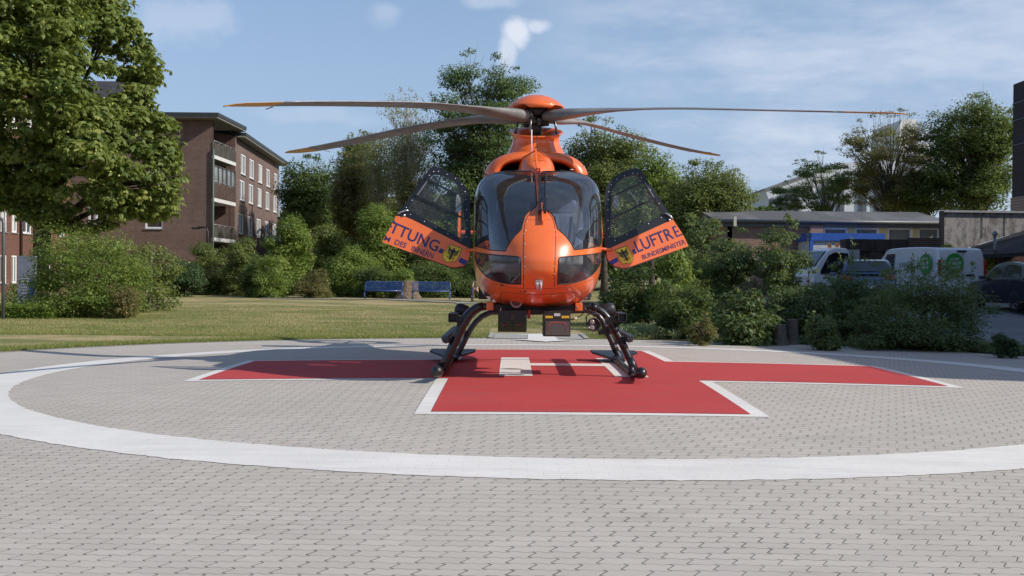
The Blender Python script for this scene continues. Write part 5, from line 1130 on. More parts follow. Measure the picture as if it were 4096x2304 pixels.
# lamps and signs
p = atd(8, 803, 34); lp = thing('bollard_lamp_post', 'grey square lamp post bent at the top, cut off at the left edge', 'lamp post', (p.x, 34, G(p.x, 34)))
zt = atd(8, 549, 34).z; mb = MB(); mb.tube([(p.x, 34, G(p.x, 34)), (p.x, 34, zt-.15), (p.x-.02, 34, zt-.05), (p.x-.12, 34, zt), (p.x-.8, 34, zt)], .055, 10); mb.build('pole', mat('pole_grey', (.12, .125, .14), .45, metal=.3), lp)
mb = MB(); mb.box((p.x-.9, 34, zt+.0), (.4, .16, .07)); mb.build('lamp_head', MATS['pole_grey'], lp)
p = atd(702, 700, 72); zt = atd(702, 570, 72).z; lp = thing('blue_street_lamp', 'slim blue pole street lamp in front of the brick building corner', 'street lamp', (p.x, 72, 0))
mb = MB(); mb.tube([(p.x, 72, 0), (p.x, 72, zt)], .07, 8); mb.build('pole', mat('pole_blue', (.04, .12, .32), .5), lp); mb = MB(); mb.lathe([(.1, -.1), (.55, -.04), (.55, 0), (.1, .08), (0, .1)], (p.x+.4, 72, zt), 12); mb.build('lamp_head', mat('lamp_head_grey', (.3, .31, .32)), lp)
p = atd(509, 700, 76); zt = atd(509, 572, 76).z; lp = thing('black_wall_lamp', 'thin black hooked lamp post in front of the brick gable', 'street lamp', (p.x, 76, 0))
mb = MB(); mb.tube([(p.x+.35, 76, 0), (p.x+.35, 76, zt-.25), (p.x+.2, 76, zt), (p.x-.3, 76, zt)], .06, 8); mb.build('pole', BLACK, lp); mb = MB(); mb.box((p.x-.45, 76, zt-.06), (.5, .25, .12)); mb.build('lamp_head', BLACK, lp)
a = atd(46, 770, 39); b2 = atd(91, 644, 39); sg = thing('information_pylon', 'grey information pylon with text rows and a blue arrow strip, left of the round shrub', 'sign', ((a.x+b2.x)/2, 39, G(a.x, 39)))
mb = MB(); mb.box(((a.x+b2.x)/2, 39, b2.z/2-.1), (b2.x-a.x, .14, b2.z+.2)); mb.build('panel', mat('pylon_grey', (.17, .19, .24), .5), sg)
mb = MB(); TXM = mat('pylon_text_grey', (.42, .44, .47), .6); rs = random.Random(8)
for k in range(8):
    z = b2.z*.56-k*.10; mb.box((a.x+.10+.16, 38.92, z), (.22+.1*rs.random(), .004, .028))
mb.build('text_rows', TXM, sg)
for k in range(4): mb = MB(); mb.box((b2.x-.10, 38.92, b2.z*.56-.05-k*.15), (.12, .004, .11)); mb.build('arrow_plate', mat('plate_blue', (.02, .08, .42), .4), sg)
m2_ = MB(); 
# ------------------------------------------------------------------ vehicles
TYRE = mat('tyre', (.018, .018, .019), .85); RIM = mat('rim_alloy', (.4, .4, .42), .3, metal=.8); CGL = mat('car_glass', (.015, .02, .028), .05, spec=.9, coat=.8); TL = mat('tail_lamp_red', (.35, .01, .01), .2, coat=.6)
def wheel(t, x, y, r, wd=.2, spokes=5):
    mb = MB(); Mx = Matrix.Rotation(PI/2, 3, 'X'); mb.lathe([(r*.66, -wd/2), (r*.95, -wd/2), (r, -wd/2+.03), (r, wd/2-.03), (r*.95, wd/2), (r*.66, wd/2)], (x, y, r), 24, M=Mx); w_ = mb.build('wheel', TYRE, t)
    mb = MB(); mb.lathe([(0, wd*.3), (r*.2, wd*.3)], (x, y, r), 14, M=Mx); mb.lathe([(0, -wd*.3), (r*.2, -wd*.3)], (x, y, r), 14, M=Mx)
    for s2 in (-1, 1):
        mb.lathe([(r*.60, s2*wd*.42), (r*.68, s2*wd*.46)], (x, y, r), 24, M=Mx)
        for k in range(spokes):
            a = 2*PI*k/spokes; mb.bar((x+r*.12*math.cos(a), y+s2*wd*.34, r+r*.12*math.sin(a)), (x+r*.64*math.cos(a), y+s2*wd*.4, r+r*.64*math.sin(a)), .035*r/.32*1.8, .02, upv=(0, 1, 0))
    mb.build('rim', RIM, w_)
def loft_body(prof, half, tum, name, m_, t, z_sh, n=0):
    """prof: closed side outline (x,z) from rear to front; sides lean in above the shoulder"""
    pr = dens(rnd(prof, 2), .12); N_ = len(pr); vs = []; ys_ = (-1, -.93, -.7, 0, .7, .93, 1)
    def hw(x, z, f):
        h = half-(max(0, z-z_sh))*tum; return h*f
    c = np.mean(pr, axis=0)
    for f in ys_:
        sh = 1 if abs(f) < .95 else .965
        for (x, z) in pr: vs.append((c[0]+(x-c[0])*(.995 if abs(f) > .9 else 1)*sh, hw(x, z, f if abs(f) > .95 else f), c[1]+(z-c[1])*sh))
    mb = MB(); mb.add(vs, [(i*N_+k, i*N_+(k+1) % N_, (i+1)*N_+(k+1) % N_, (i+1)*N_+k) for i in range(len(ys_)-1) for k in range(N_)]+[tuple(range(N_)), tuple(range((len(ys_)-1)*N_, len(ys_)*N_))], 0, False)
    return mb.build(name, m_, t, bevel=0)
def side_pane(pts, half, tum, z_sh, t, name='window', m_=None, s_=(-1, 1), off=.008):
    for s2 in s_:
        mb = MB(); mb.prism([(x, s2*(half-(max(0, z-z_sh))*tum+off), z) for x, z in pts], (0, s2*.006, 0)); mb.build(name, m_ or CGL, t)
def hatch(label, name, paint, group=None, L1=4.1):
    t = thing(name, label, 'car', (0, 0, 0), group); h = .88
    low = [(-2.02, .35), (-2.05, .75), (-1.98, 1.0), (-1.2, 1.02), (1.0, .98), (1.75, .88), (2.0, .70), (2.03, .4), (1.9, .25), (-1.9, .25)]
    loft_body(low, h, .12, 'body', paint, t, .8)
    cab = [(-1.92, .95), (-1.80, 1.20), (-1.45, 1.47), (-.9, 1.54), (-.1, 1.53), (.35, 1.44), (1.05, .97)]
    loft_body(cab, h-.03, .32, 'cabin', paint, t, .95)
    side_pane([(-1.55, 1.03), (-1.35, 1.38), (-.95, 1.44), (-.62, 1.44), (-.62, 1.03)], h-.03, .32, .95, t); side_pane([(-.54, 1.03), (-.54, 1.44), (-.1, 1.43), (.2, 1.37), (.72, 1.03)], h-.03, .32, .95, t)
    mb = MB(); mb.prism([(.42, -.60, 1.43), (.42, .60, 1.43), (1.05, .72, 1.01), (1.05, -.72, 1.01)], (.012, 0, .015)); mb.build('windscreen', CGL, t)
    mb = MB(); mb.prism([(-1.50, -.58, 1.46), (-1.50, .58, 1.46), (-1.86, .70, 1.12), (-1.86, -.70, 1.12)], (-.015, 0, .012)); mb.build('rear_window', CGL, t)
    for s2 in (-1, 1):
        mb = MB(); mb.box((-1.99, s2*.66, .93), (.12, .30, .16)); mb.build('tail_light', TL, t, bevel=.02)
        mb = MB(); mb.box((1.86, s2*.62, .74), (.2, .34, .14)); mb.build('headlight', mat('headlight_glass', (.5, .5, .5), .1, coat=.5), t, bevel=.02)
        mb = MB(); mb.box((.62, s2*.98, 1.04), (.1, .2, .13)); mb.build('wing_mirror', paint, t, bevel=.02)
        for x in (-1.28, 1.27): wheel(t, x, s2*.78, .33)
    mb = MB(); mb.box((-2.04, 0, .62), (.02, .52, .11)); mb.build('number_plate', WHITE, t)
    return t
def place(t, x, y, rz, dz=0): t.location = (x, y, G(x, y)+.02+dz); t.rotation_euler = (0, 0, rz)
car1 = hatch('black hatchback cut off by the right edge, standing on the asphalt beyond the shrubs', 'parked_car', mat('car_black', (.010, .011, .016), .25, coat=1, var=.05))
place(car1, 16.0, 35.8, R(93))
car2 = hatch('silver blue car seen through the shrubs between the utility truck and the van', 'parked_car', mat('car_blue_silver', (.06, .10, .22), .3, metal=.3, coat=1, var=.05))
p = atd(2150, 700, 37); place(car2, (2172*K-2048)/CF*38.6, 38.6, R(77))
# van with open rear corner towards the camera
van = thing('white_van', 'white delivery van with two round green stickers and small lettering, parked behind the shrubs', 'van', (0, 0, 0))
VW = mat('van_white', (.62, .64, .67), .35, coat=.6, var=.04)
prof = [(-2.55, .35), (-2.55, 1.2), (-2.48, 1.85), (-2.30, 1.98), (-1.2, 2.02), (.5, 2.0), (.85, 1.90), (1.3, 1.25), (1.9, 1.02), (2.05, .7), (2.05, .35), (1.9, .25), (-2.4, .25)]
vb = loft_body(prof, .99, .10, 'body', VW, van, 1.0)
side_pane([(.15, 1.22), (.15, 1.80), (.65, 1.78), (1.02, 1.28)], .99, .10, 1.0, van)
mb = MB(); mb.prism([(.80, -.80, 1.90), (.80, .80, 1.90), (1.27, .88, 1.30), (1.27, -.88, 1.30)], (.03, 0, .03)); mb.build('windscreen', CGL, van)
for s2 in (-1, 1):
    mb = MB(); mb.box((-2.53, s2*.90, 1.28), (.05, .10, .55)); mb.build('tail_light', TL, van, bevel=.01)
    mb = MB(); mb.box((.95, s2*1.12, 1.35), (.12, .22, .30)); mb.build('wing_mirror', BLACK, van, bevel=.02)
    for x in (-1.6, 1.25): wheel(van, x, s2*.88, .34)
    mb = MB(); mb.box((-.2, s2*.993, 1.45), (3.2, .006, .012)); mb.build('panel_crease', mat('crease_grey', (.3, .31, .33)), van)
mb = MB(); mb.box((-2.56, 0, 1.1), (.01, .012, 1.5)); mb.box((-2.50, 0, 1.86), (.08, .34, .05)); mb.box((-2.565, -.3, 1.02), (.03, .30, .07)); mb.build('rear_door_trim', BLACK, van)
GRN = mat('sticker_green', (.04, .28, .05), .5)
def van_text(s_, O, A, B, m_, par): return map_text(s_, O, A, B, 'lettering', m_, par, (0, 0, 0))
VT = mat('van_lettering_grey', (.18, .22, .18), .6)
# rear: y runs left to right seen from behind -> +y is left
mb = MB(); mb.lathe([(0, 0), (.36, 0)], (-2.572, .33, 1.42), 32, M=Matrix.Rotation(PI/2, 3, 'Y')); st = mb.build('round_sticker', GRN, van)
xq = -2.578
for s_, z, hw2, hh in (('ICH BIN', 1.56, .17, .085), ('WASSER', 1.42, .25, .11), ('WASSER!', 1.27, .24, .10)): van_text(s_, (xq, .33+hw2, z-hh/2), (xq, .33-hw2, z-hh/2+.03), (xq, .33+hw2, z+hh/2), WHITE, st)
van_text('grünbeck', (xq, .45, .92), (xq, -.12, .92), (xq, .45, 1.08), VT, van)
mb = MB(); mb.lathe([(0, 0), (.36, 0)], (-1.85, .955, 1.40), 32, M=Matrix.Rotation(-PI/2, 3, 'X')); st = mb.build('round_sticker', GRN, van)
for s_, z, hw2, hh in (('ICH BIN', 1.56, .17, .085), ('WASSER', 1.42, .25, .11), ('WASSER!', 1.27, .24, .10)): van_text(s_, (-1.85+hw2*1, 1.0, z-hh/2), (-1.85-hw2, 1.0, z-hh/2+.03), (-1.85+hw2, 1.0-.01, z+hh/2), WHITE, st)
st.location = (0, .045, 0)
van_text('grünbeck', (-.25, .999, 1.32), (-1.05, .999, 1.32), (-.25, .985, 1.50), VT, van)
p = atd(2420, 690, 39.5); place(van, 14.98, 41.95, R(104))
# utility truck
ut = thing('utility_truck', 'small white electric utility truck with two orange beacons and a masked driver', 'truck', (0, 0, 0))
prof = [(-.55, .45), (-.55, 1.95), (.0, 2.03), (.45, 1.9), (.95, 1.35), (1.1, .9), (1.12, .45)]
loft_body(prof, .68, .06, 'cab', VW, ut, 1.0)
side_pane([(-.40, 1.05), (-.40, 1.80), (.15, 1.84), (.42, 1.72), (.78, 1.15), (.78, 1.02)], .68, .06, 1.0, ut, m_=glass('truck_window', (.35, .4, .45), 1.5, .02))
mb = MB(); mb.prism([(.50, -.56, 1.86), (.50, .56, 1.86), (.98, .60, 1.32), (.98, -.60, 1.32)], (.03, 0, .02)); mb.build('windscreen', CGL, ut)
mb = MB(); mb.box((-1.6, 0, .75), (2.0, 1.3, .35)); mb.build('flatbed', VW, ut, bevel=.02)
mb = MB(); mb.box((-.75, 0, 1.45), (.25, 1.28, 1.0)); mb.build('cab_rear_box', mat('rear_box_grey', (.3, .31, .31), .6), ut)
BEA = mat('beacon_orange', (.8, .22, .02), .2, coat=.6)
for x, y in ((-.1, .35), (-.15, -.25)): mb = MB(); mb.lathe([(.07, 0), (.07, .12), (.05, .17), (0, .18)], (x, y, 2.03), 12); mb.build('beacon', BEA, ut)
for s2 in (-1, 1):
    for x in (.72, -1.9): wheel(ut, x, s2*.6, .27, .16)
mb = MB(); mb.box((.55, .80, 1.4), (.06, .14, .3)); mb.build('wing_mirror', BLACK, ut)
p = atd(2085, 690, 42.5); place(ut, p.x+.1, 42.8, R(196))
# container and stacked dark blocks behind the yard
p0 = atd(2040, 640, 47.5); p1 = atd(2225, 640, 47.5); zt = atd(2040, 592, 47.5).z
cn = thing('site_container', 'white site container with blue roof frame behind the utility truck', 'container', ((p0.x+p1.x)/2, 48, .4)); BLC = mat('container_blue', (.02, .10, .42), .5)
mb = MB(); mb.box(((p0.x+p1.x)/2, 48.7, (zt+.4)/2-.05), (p1.x-p0.x-.1, 2.3, zt-.4-.1)); mb.build('walls', mat('container_white', (.5, .52, .55), .6), cn)
mb = MB(); mb.box(((p0.x+p1.x)/2, 48.7, zt-.06), (p1.x-p0.x, 2.5, .32)); 
for x in (p0.x, p1.x): mb.box((x, 47.48, (zt+.4)/2-.12), (.14, .14, zt-.62))
mb.build('frame', BLC, cn)
blkm = mat('dark_brick_block', (.055, .038, .035), .9, var=.4, scale=2)
x = atd(2122, 640, 45.5).x; xe = atd(2290, 640, 45.5).x; k = 0; zb2 = .4
stk = thing('stacked_block_wall', 'dark wall of stacked stone-filled blocks behind the parked cars', 'wall', ((x+xe)/2, 45.5, zb2)); 
zt = atd(2200, 602, 45.5).z; nrow = 5; ww = (xe-x)/9; mb = MB(); rs = random.Random(2)
for j in range(nrow):
    for i in range(9):
        h_ = (zt-zb2)/nrow; mb.box((x+ww*(i+.5)+rs.uniform(-.03, .03), 45.6+rs.uniform(-.07, .07), zb2+h_*(j+.5)), (ww*.985, .8, h_*.97))
mb.build('blocks', blkm, stk)
a = atd(2288, 598, 45); b2 = atd(2368, 598, 45); gw = thing('brick_garden_wall', 'reddish brick yard wall right of the dark block stack', 'wall', ((a.x+b2.x)/2, 45, .4))
mb = MB(); mb.box(((a.x+b2.x)/2, 45.15, (a.z+.4)/2), (b2.x-a.x, .3, a.z-.4)); mb.build('wall', brick('brick_yard', (.12, .07, .055), (.08, .05, .042), (.12, .1, .09), 0), gw)

# ------------------------------------------------------------------ vegetation
def leaf_mat(name, c1, c2, c3=None, trans=.45, k=1.85):
    c1, c2, c3 = [tuple(min(.6, v*k) for v in c) if c else None for c in (c1, c2, c3)]
    m, t = new_mat(name); at_ = nd(t, 'ShaderNodeAttribute'); at_.attribute_name = 'lv'
    cr = nd(t, 'ShaderNodeValToRGB'); t.links.new(at_.outputs['Fac'], cr.inputs[0]); e = cr.color_ramp.elements
    e[0].position = 0; e[0].color = rgba(c1); e[1].position = .8; e[1].color = rgba(c2)
    if c3: q = e.new(1.0); q.color = rgba(c3)
    p = nd(t, 'ShaderNodeBsdfPrincipled'); t.links.new(cr.outputs[0], p.inputs['Base Color']); p.inputs['Roughness'].default_value = .5; p.inputs['Specular IOR Level'].default_value = .35
    tl = nd(t, 'ShaderNodeBsdfTranslucent'); mc = mixc(t, .5, cr.outputs[0], (.30, .34, .04, 1)); t.links.new(mc, tl.inputs[0])
    ms = nd(t, 'ShaderNodeMixShader'); ms.inputs[0].default_value = trans; t.links.new(p.outputs[0], ms.inputs[1]); t.links.new(tl.outputs[0], ms.inputs[2])
    o = nd(t, 'ShaderNodeOutputMaterial'); t.links.new(ms.outputs[0], o.inputs[0]); return m
LM = dict(
    chestnut=leaf_mat('leaf_chestnut', (.055, .088, .022), (.145, .175, .045), (.25, .24, .07)),
    bush=leaf_mat('leaf_bush', (.045, .080, .016), (.125, .170, .038), (.20, .20, .06)),
    dark=leaf_mat('leaf_dark', (.028, .052, .018), (.066, .100, .034), (.10, .12, .04)),
    mid=leaf_mat('leaf_mid', (.046, .070, .022), (.110, .138, .045), (.18, .165, .06)),
    bright=leaf_mat('leaf_bright', (.055, .095, .020), (.130, .180, .042), (.21, .22, .07)),
    brown=leaf_mat('leaf_brown', (.050, .055, .022), (.120, .105, .045), (.20, .12, .05)),
    birch=leaf_mat('leaf_birch', (.085, .095, .040), (.180, .175, .080), (.26, .22, .10)),
    robinia=leaf_mat('leaf_robinia', (.032, .066, .028), (.072, .112, .044), (.10, .14, .04)),
    shade=leaf_mat('leaf_shrub_shade', (.038, .066, .030), (.085, .122, .050), (.14, .16, .05)),
    pale=leaf_mat('leaf_groundcover', (.10, .13, .06), (.24, .27, .14), (.35, .35, .2)),
    yew=leaf_mat('leaf_yew', (.014, .030, .012), (.034, .060, .020), (.05, .08, .02), .15),
    hedge=leaf_mat('leaf_hedge', (.05, .095, .02), (.12, .18, .035), (.2, .24, .05)),
    yconf=leaf_mat('leaf_thuja', (.14, .16, .03), (.26, .27, .05), (.34, .30, .06), .2),
    grass=leaf_mat('blade_grass', (.07, .10, .025), (.16, .17, .05), (.26, .21, .09)))
BARK = mat('bark', (.075, .058, .045), .95, var=.5, scale=5, bstr=.6, bscale=14); BARKG = mat('bark_grey_green', (.10, .10, .08), .95, var=.5, scale=5, bstr=.5, bscale=14)
m, t_ = new_mat('birch_bark'); tcf = nd(t_, 'ShaderNodeTexCoord').outputs['Object']
finish(t_, mixc(t_, rng_(t_, noise(t_, 2.5, 4, .7, tcf, (1, 1, 2.5)), .55, .66, 0, 1), (.55, .52, .46, 1), (.06, .05, .045, 1)), .8); BIRCHB = m
def leaves(name, Pn, size, m_, parent, seed, up=.5, aspect=1.7, palm=0, droop=0, kind=None, outward=None, varw=None):
    """Pn: Nx3 leaf positions; every leaf is a small folded diamond"""
    r = np.random.default_rng(seed); n = len(Pn); d = r.normal(size=(n, 3)); d /= np.linalg.norm(d, axis=1)[:, None]
    nr = r.normal(size=(n, 3)); nr[:, 2] = np.abs(nr[:, 2])+up*2
    if outward is not None: nr += outward*1.2
    nr /= np.linalg.norm(nr, axis=1)[:, None]
    if palm:
        k = palm; d -= (d*nr).sum(1)[:, None]*nr; d /= np.linalg.norm(d, axis=1)[:, None]; b_ = np.cross(nr, d); Pn2 = []; D2 = []; N2 = []; lv0 = r.random(n); LV = []
        for j in range(k):
            a = (j-(k-1)/2)*(1.9/(k-1)*1.25); dd = d*math.cos(a)+b_*math.sin(a)-nr*.35*(1+droop); dd[:, 2] -= droop*.5; dd /= np.linalg.norm(dd, axis=1)[:, None]
            Pn2.append(Pn); D2.append(dd); N2.append(nr); LV.append(lv0+r.normal(0, .06, n))
        Pn = np.concatenate(Pn2); d = np.concatenate(D2); nr = np.concatenate(N2); lv = np.concatenate(LV); n = len(Pn); varw = np.tile(varw, k) if varw is not None else None
    else:
        d -= (d*nr).sum(1)[:, None]*nr; d[:, 2] -= droop; d /= np.linalg.norm(d, axis=1)[:, None]; lv = r.random(n)
    if varw is not None: lv = .55*lv+.45*varw
    s = size*r.uniform(.65, 1.25, n)[:, None]; side = np.cross(nr, d); side /= np.linalg.norm(side, axis=1)[:, None]+1e-9
    nn_ = np.cross(d, side)
    p0 = Pn; p2 = Pn+d*s; mid_ = Pn+d*s*.5; p1 = mid_+side*s/aspect*.5+nn_*s*.08; p3 = mid_-side*s/aspect*.5+nn_*s*.08
    V = np.stack([p0, p1, p2, p3], 1).reshape(-1, 3).astype(np.float32)
    me = bpy.data.meshes.new(name); me.vertices.add(4*n); me.vertices.foreach_set('co', V.ravel()); me.loops.add(4*n); me.loops.foreach_set('vertex_index', np.arange(4*n, dtype=np.int32)); me.polygons.add(n)
    me.polygons.foreach_set('loop_start', np.arange(0, 4*n, 4, dtype=np.int32)); me.polygons.foreach_set('loop_total', np.full(n, 4, np.int32))
    me.update(calc_edges=True); a = me.attributes.new('lv', 'FLOAT', 'FACE'); a.data.foreach_set('value', np.clip(lv, 0, 1).astype(np.float32))
    o = link_mesh(name, me, m_, parent)
    if kind: o['kind'] = kind
    return o
def clumps(c, rad, ncl, cr, seed, hollow=.45, top_bias=0, flat=1.0, prof=None):
    r = np.random.default_rng(seed); out = []
    while len(out) < ncl:
        v = r.normal(size=3); v /= np.linalg.norm(v); q = hollow+(1-hollow)*r.random()**.5
        x = v*q
        if prof is not None:
            f = prof((x[2]+1)/2); x[0] *= f; x[1] *= f
        out.append([c[0]+x[0]*(rad[0]-cr*.6), c[1]+x[1]*(rad[1]-cr*.6), c[2]+x[2]*(rad[2]-cr*.5)])
    return np.array(out), cr*r.uniform(.55, 1.25, ncl)
def leaf_pos(cen, crs, n, seed, flat=.75, shell=.5):
    r = np.random.default_rng(seed+7); w_ = crs**2; k = r.choice(len(cen), n, p=w_/w_.sum()); v = r.normal(size=(n, 3)); v /= np.linalg.norm(v, axis=1)[:, None]
    v[:, 2] = np.where(v[:, 2] < -.2, v[:, 2]*.6, v[:, 2]); rad = (shell+(1-shell)*r.random(n)**.6)*crs[k]*(1+.15*r.normal(size=n))
    P = cen[k]+v*rad[:, None]*np.array([1, 1, flat]); cv_ = r.random(len(cen))[k]
    return P, v, cv_
def limb_mesh(base, cen, r0, seed, frac=.6, trunk_top=None, lean=(0, 0)):
    """tapered trunk with curved limbs reaching to the leaf clumps"""
    r = random.Random(seed); mb = MB(); b = Vector(base); cc = np.array(cen); tt = Vector(trunk_top) if trunk_top is not None else Vector((cc[:, 0].mean(), cc[:, 1].mean(), b.z+(cc[:, 2].max()-b.z)*.75))
    tr = []
    for i in range(9):
        f = i/8; p = b.lerp(tt, f); p.x += math.sin(f*3+seed)*.12*(tt.z-b.z)*.12; p.y += math.cos(f*4+seed)*.1*(tt.z-b.z)*.1; tr.append(p)
    mb.tube(tr, [r0*(1.25 if i == 0 else 1)*(1-.85*i/8) for i in range(9)], 9)
    for c in cen:
        if r.random() > frac: continue
        c = Vector(c); hrel = (c.z-b.z)/(tt.z-b.z+1e-6); f = min(.92, max(.22, hrel*.62+r.uniform(-.06, .06))); i = f*8; p = tr[int(i)].lerp(tr[min(8, int(i)+1)], i-int(i))
        m1 = p.lerp(c, .5)+Vector((r.uniform(-.1, .1), r.uniform(-.1, .1), .12))*(c-p).length; q = r0*(1-.85*f)*.55
        pts = [p, p.lerp(m1, .5)+Vector((0, 0, -.02*(c-p).length)), m1, m1.lerp(c, .55), c]; mb.tube(pts, [q, q*.8, q*.55, q*.35, q*.12], 6)
        for _ in range(2):
            e = c+Vector((r.uniform(-1, 1), r.uniform(-1, 1), r.uniform(-.3, .9)))*(c-p).length*.17; mb.tube([m1, m1.lerp(e, .6), e], [q*.35, q*.2, q*.06], 4)
    return mb
def tree(name, label, cat, x, y, crown, ncl, cr, nleaf, lsize, lm, seed, r0=.2, group=None, hollow=.4, flat=.75, frac=.6, bark=None, palm=0, droop=0, prof=None, up=.5, aspect=1.7, base=None, extra=None, ntop=0, shell=.5):
    """crown: (cx, cy, cz, rx, ry, rz)"""
    z0 = G(x, y) if base is None else base; t = thing(name, label, cat, (x, y, z0), group)
    cen, crs = clumps(crown[:3], crown[3:], ncl, cr, seed, hollow, prof=prof)
    if ntop:      # stray twigs above and beside the crown
        r = np.random.default_rng(seed+3); a = r.uniform(-2.8, -.3, ntop)*0+r.uniform(0, 2*PI, ntop); el = r.uniform(.1, 1.4, ntop)
        ex = np.stack([crown[0]+np.cos(a)*np.cos(el)*crown[3]*1.1, crown[1]+np.sin(a)*np.cos(el)*crown[4]*1.1, crown[2]+np.sin(el)*crown[5]*1.1], -1); cen = np.concatenate([cen, ex]); crs = np.concatenate([crs, np.full(ntop, cr*.32)])
    if extra is not None: cen = np.concatenate([cen, extra[0]]); crs = np.concatenate([crs, extra[1]])
    P, v, cv_ = leaf_pos(cen, crs, nleaf, seed, flat, shell)
    keep = P[:, 2] > z0+.03; P, v, cv_ = P[keep], v[keep], cv_[keep]
    limb_mesh((x, y, z0-.1), cen, r0, seed, frac).build('trunk', bark or BARK, t)
    leaves('crown', P, lsize, LM[lm], t, seed, up, aspect, palm, droop, outward=v, varw=cv_); return t
def px_crown(x0, x1, ytop, ybot, Y, depth=None):
    a = atd(x0, (ytop+ybot)/2, Y); b2 = atd(x1, (ytop+ybot)/2, Y); zt = atd((x0+x1)/2, ytop, Y).z; zb2 = atd((x0+x1)/2, ybot, Y).z
    rx = (b2.x-a.x)/2; return ((a.x+b2.x)/2, Y, (zt+zb2)/2, rx, depth or rx, (zt-zb2)/2)
def shrub(name, label, x0, x1, ytop, Y, nleaf, lsize, lm, seed, depth=None, ncl=None, cr=None, group=None, cat='shrub', r0=.05, zlow=0, **kw):
    c = list(px_crown(x0, x1, ytop, 700, Y, depth)); z0 = G(c[0], Y); zt = atd((x0+x1)/2, ytop, Y).z; zl_ = z0+zlow-.40*(zt-z0); c[2] = (zt+zl_)/2; c[5] = (zt-zl_)/2
    cr = cr or min(c[3], c[5])*.42; ncl = ncl or int(26+10*c[3]*c[5]/max(.3, cr*cr)*.35)
    return tree(name, label, cat, c[0], Y, c, ncl, cr, nleaf, lsize, LM and lm, seed, r0=r0, group=group, hollow=.35, frac=.5, **kw)
# -- the large chestnut at the left
Yc = 44.0
xc_ = atd(165, 500, Yc).x
OUT = [(-330, 470), (-380, 100), (-200, -220), (60, -330), (230, -200), (300, -40), (330, 60), (362, 118), (398, 152), (378, 205), (372, 290), (436, 322), (432, 360), (452, 455), (432, 540), (385, 552), (345, 530), (290, 565), (230, 580), (160, 578), (60, 540), (-60, 500), (-200, 520)]
r = np.random.default_rng(11); cc_ = []; cs_ = []
oc = np.mean(OUT, axis=0); o_in = [tuple(oc+(np.array(p)-oc)*.93) for p in OUT]
while len(cc_) < 520:
    dx, dy = r.uniform(-380, 455), r.uniform(-330, 550)
    if not inpoly(np.array([[dx, dy]]), o_in)[0]: continue
    ed_ = min(math.hypot(dx-q[0], dy-q[1]) for q in dens(OUT, 30)); dpt = min(5.0, .8+ed_*.022)
    Yq = Yc+(r.uniform(-1, 1) if r.random() < .35 else -r.random()**.5)*dpt
    if dx < -60 and r.random() < .6: continue
    p = atd(dx, dy, Yq); cc_.append((p.x, p.y, p.z)); cs_.append(r.uniform(.34, .90))
for q in dens(OUT[6:22], 22, False): p = atd(165+(q[0]-165)*.955, q[1]-6, Yc-r.uniform(0, 1.5)); cc_.append((p.x, p.y, p.z)); cs_.append(.5)
cen = np.array(cc_); crs = np.array(cs_)
ch_ = thing('chestnut_tree', 'large horse chestnut tree with pale green conkers filling the upper left corner', 'tree', (xc_-1.2, Yc, G(xc_, Yc)))
P, v, cv_ = leaf_pos(cen, crs, 42000, 12, .7, .2)
limb_mesh((xc_-.9, Yc, -.2), cen, .34, 5, .09, trunk_top=(xc_-.3, Yc, 13.5)).build('trunk', BARK, ch_)
leaves('crown', P, .20, LM['chestnut'], ch_, 3, .55, 2.3, palm=5, droop=.35, outward=v, varw=cv_)
r = np.random.default_rng(5); k = r.choice(len(P), 700); CK = mat('conker_green', (.42, .45, .10), .7, var=.25)
mb = MB()
for q in P[k]:
    s2 = .035+.02*r.random(); q = q+np.array([0, -.25, -.1]); vs = [(q[0]+dx*s2, q[1]+dy*s2, q[2]+dz*s2) for dx, dy, dz in ((1, 0, 0), (0, 1, 0), (-1, 0, 0), (0, -1, 0), (0, 0, 1), (0, 0, -1))]
    mb.add(vs, [(0, 1, 4), (1, 2, 4), (2, 3, 4), (3, 0, 4), (1, 0, 5), (2, 1, 5), (3, 2, 5), (0, 3, 5)], 0, True)
o = mb.build('conkers', CK, ch_); o['kind'] = 'stuff'
# -- shrubs on the left
SG = 'shrubs along the back of the lawn'
shrub('round_shrub', 'big rounded light green shrub on the lawn in front of the brick wing', 45, 384, 548, 36.5, 42000, .085, 'bush', 21, depth=2.4, ncl=130, cr=.6, zlow=-.2)
shrub('loose_shrub', 'looser grey green shrub with drooping leaves right behind the big round shrub', 300, 450, 600, 41, 9000, .12, 'mid', 22, depth=1.8, ncl=40, cr=.5)
shrub('low_shrub', 'small brownish shrub at the right foot of the big round shrub', 262, 360, 700, 35.2, 4500, .08, 'brown', 23, depth=.9, ncl=24, cr=.3)
# clipped hedge block
a = atd(-8, 800, 34.5); b2 = atd(124, 800, 34.5); r = np.random.default_rng(4); n = 12000; zt = atd(60, 772, 34.5).z; z0 = G(a.x, 34.5)
P = np.stack([r.uniform(a.x, b2.x, n), 34.5+r.uniform(0, 1.1, n), r.uniform(z0, zt, n)], -1); f = r.integers(0, 3, n); P[f == 0, 1] = 34.5+r.normal(0, .04, (f == 0).sum()); P[f == 1, 2] = zt+r.normal(0, .035, (f == 1).sum()); P[f == 2, 0] = b2.x+r.normal(0, .05, (f == 2).sum())
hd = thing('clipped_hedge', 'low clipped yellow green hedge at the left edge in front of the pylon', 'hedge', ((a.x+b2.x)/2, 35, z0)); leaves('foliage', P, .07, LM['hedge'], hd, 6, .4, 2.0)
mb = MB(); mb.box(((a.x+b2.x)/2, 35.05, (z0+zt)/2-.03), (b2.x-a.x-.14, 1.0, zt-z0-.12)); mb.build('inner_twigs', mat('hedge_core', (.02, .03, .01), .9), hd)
a = atd(100, 770, 41)
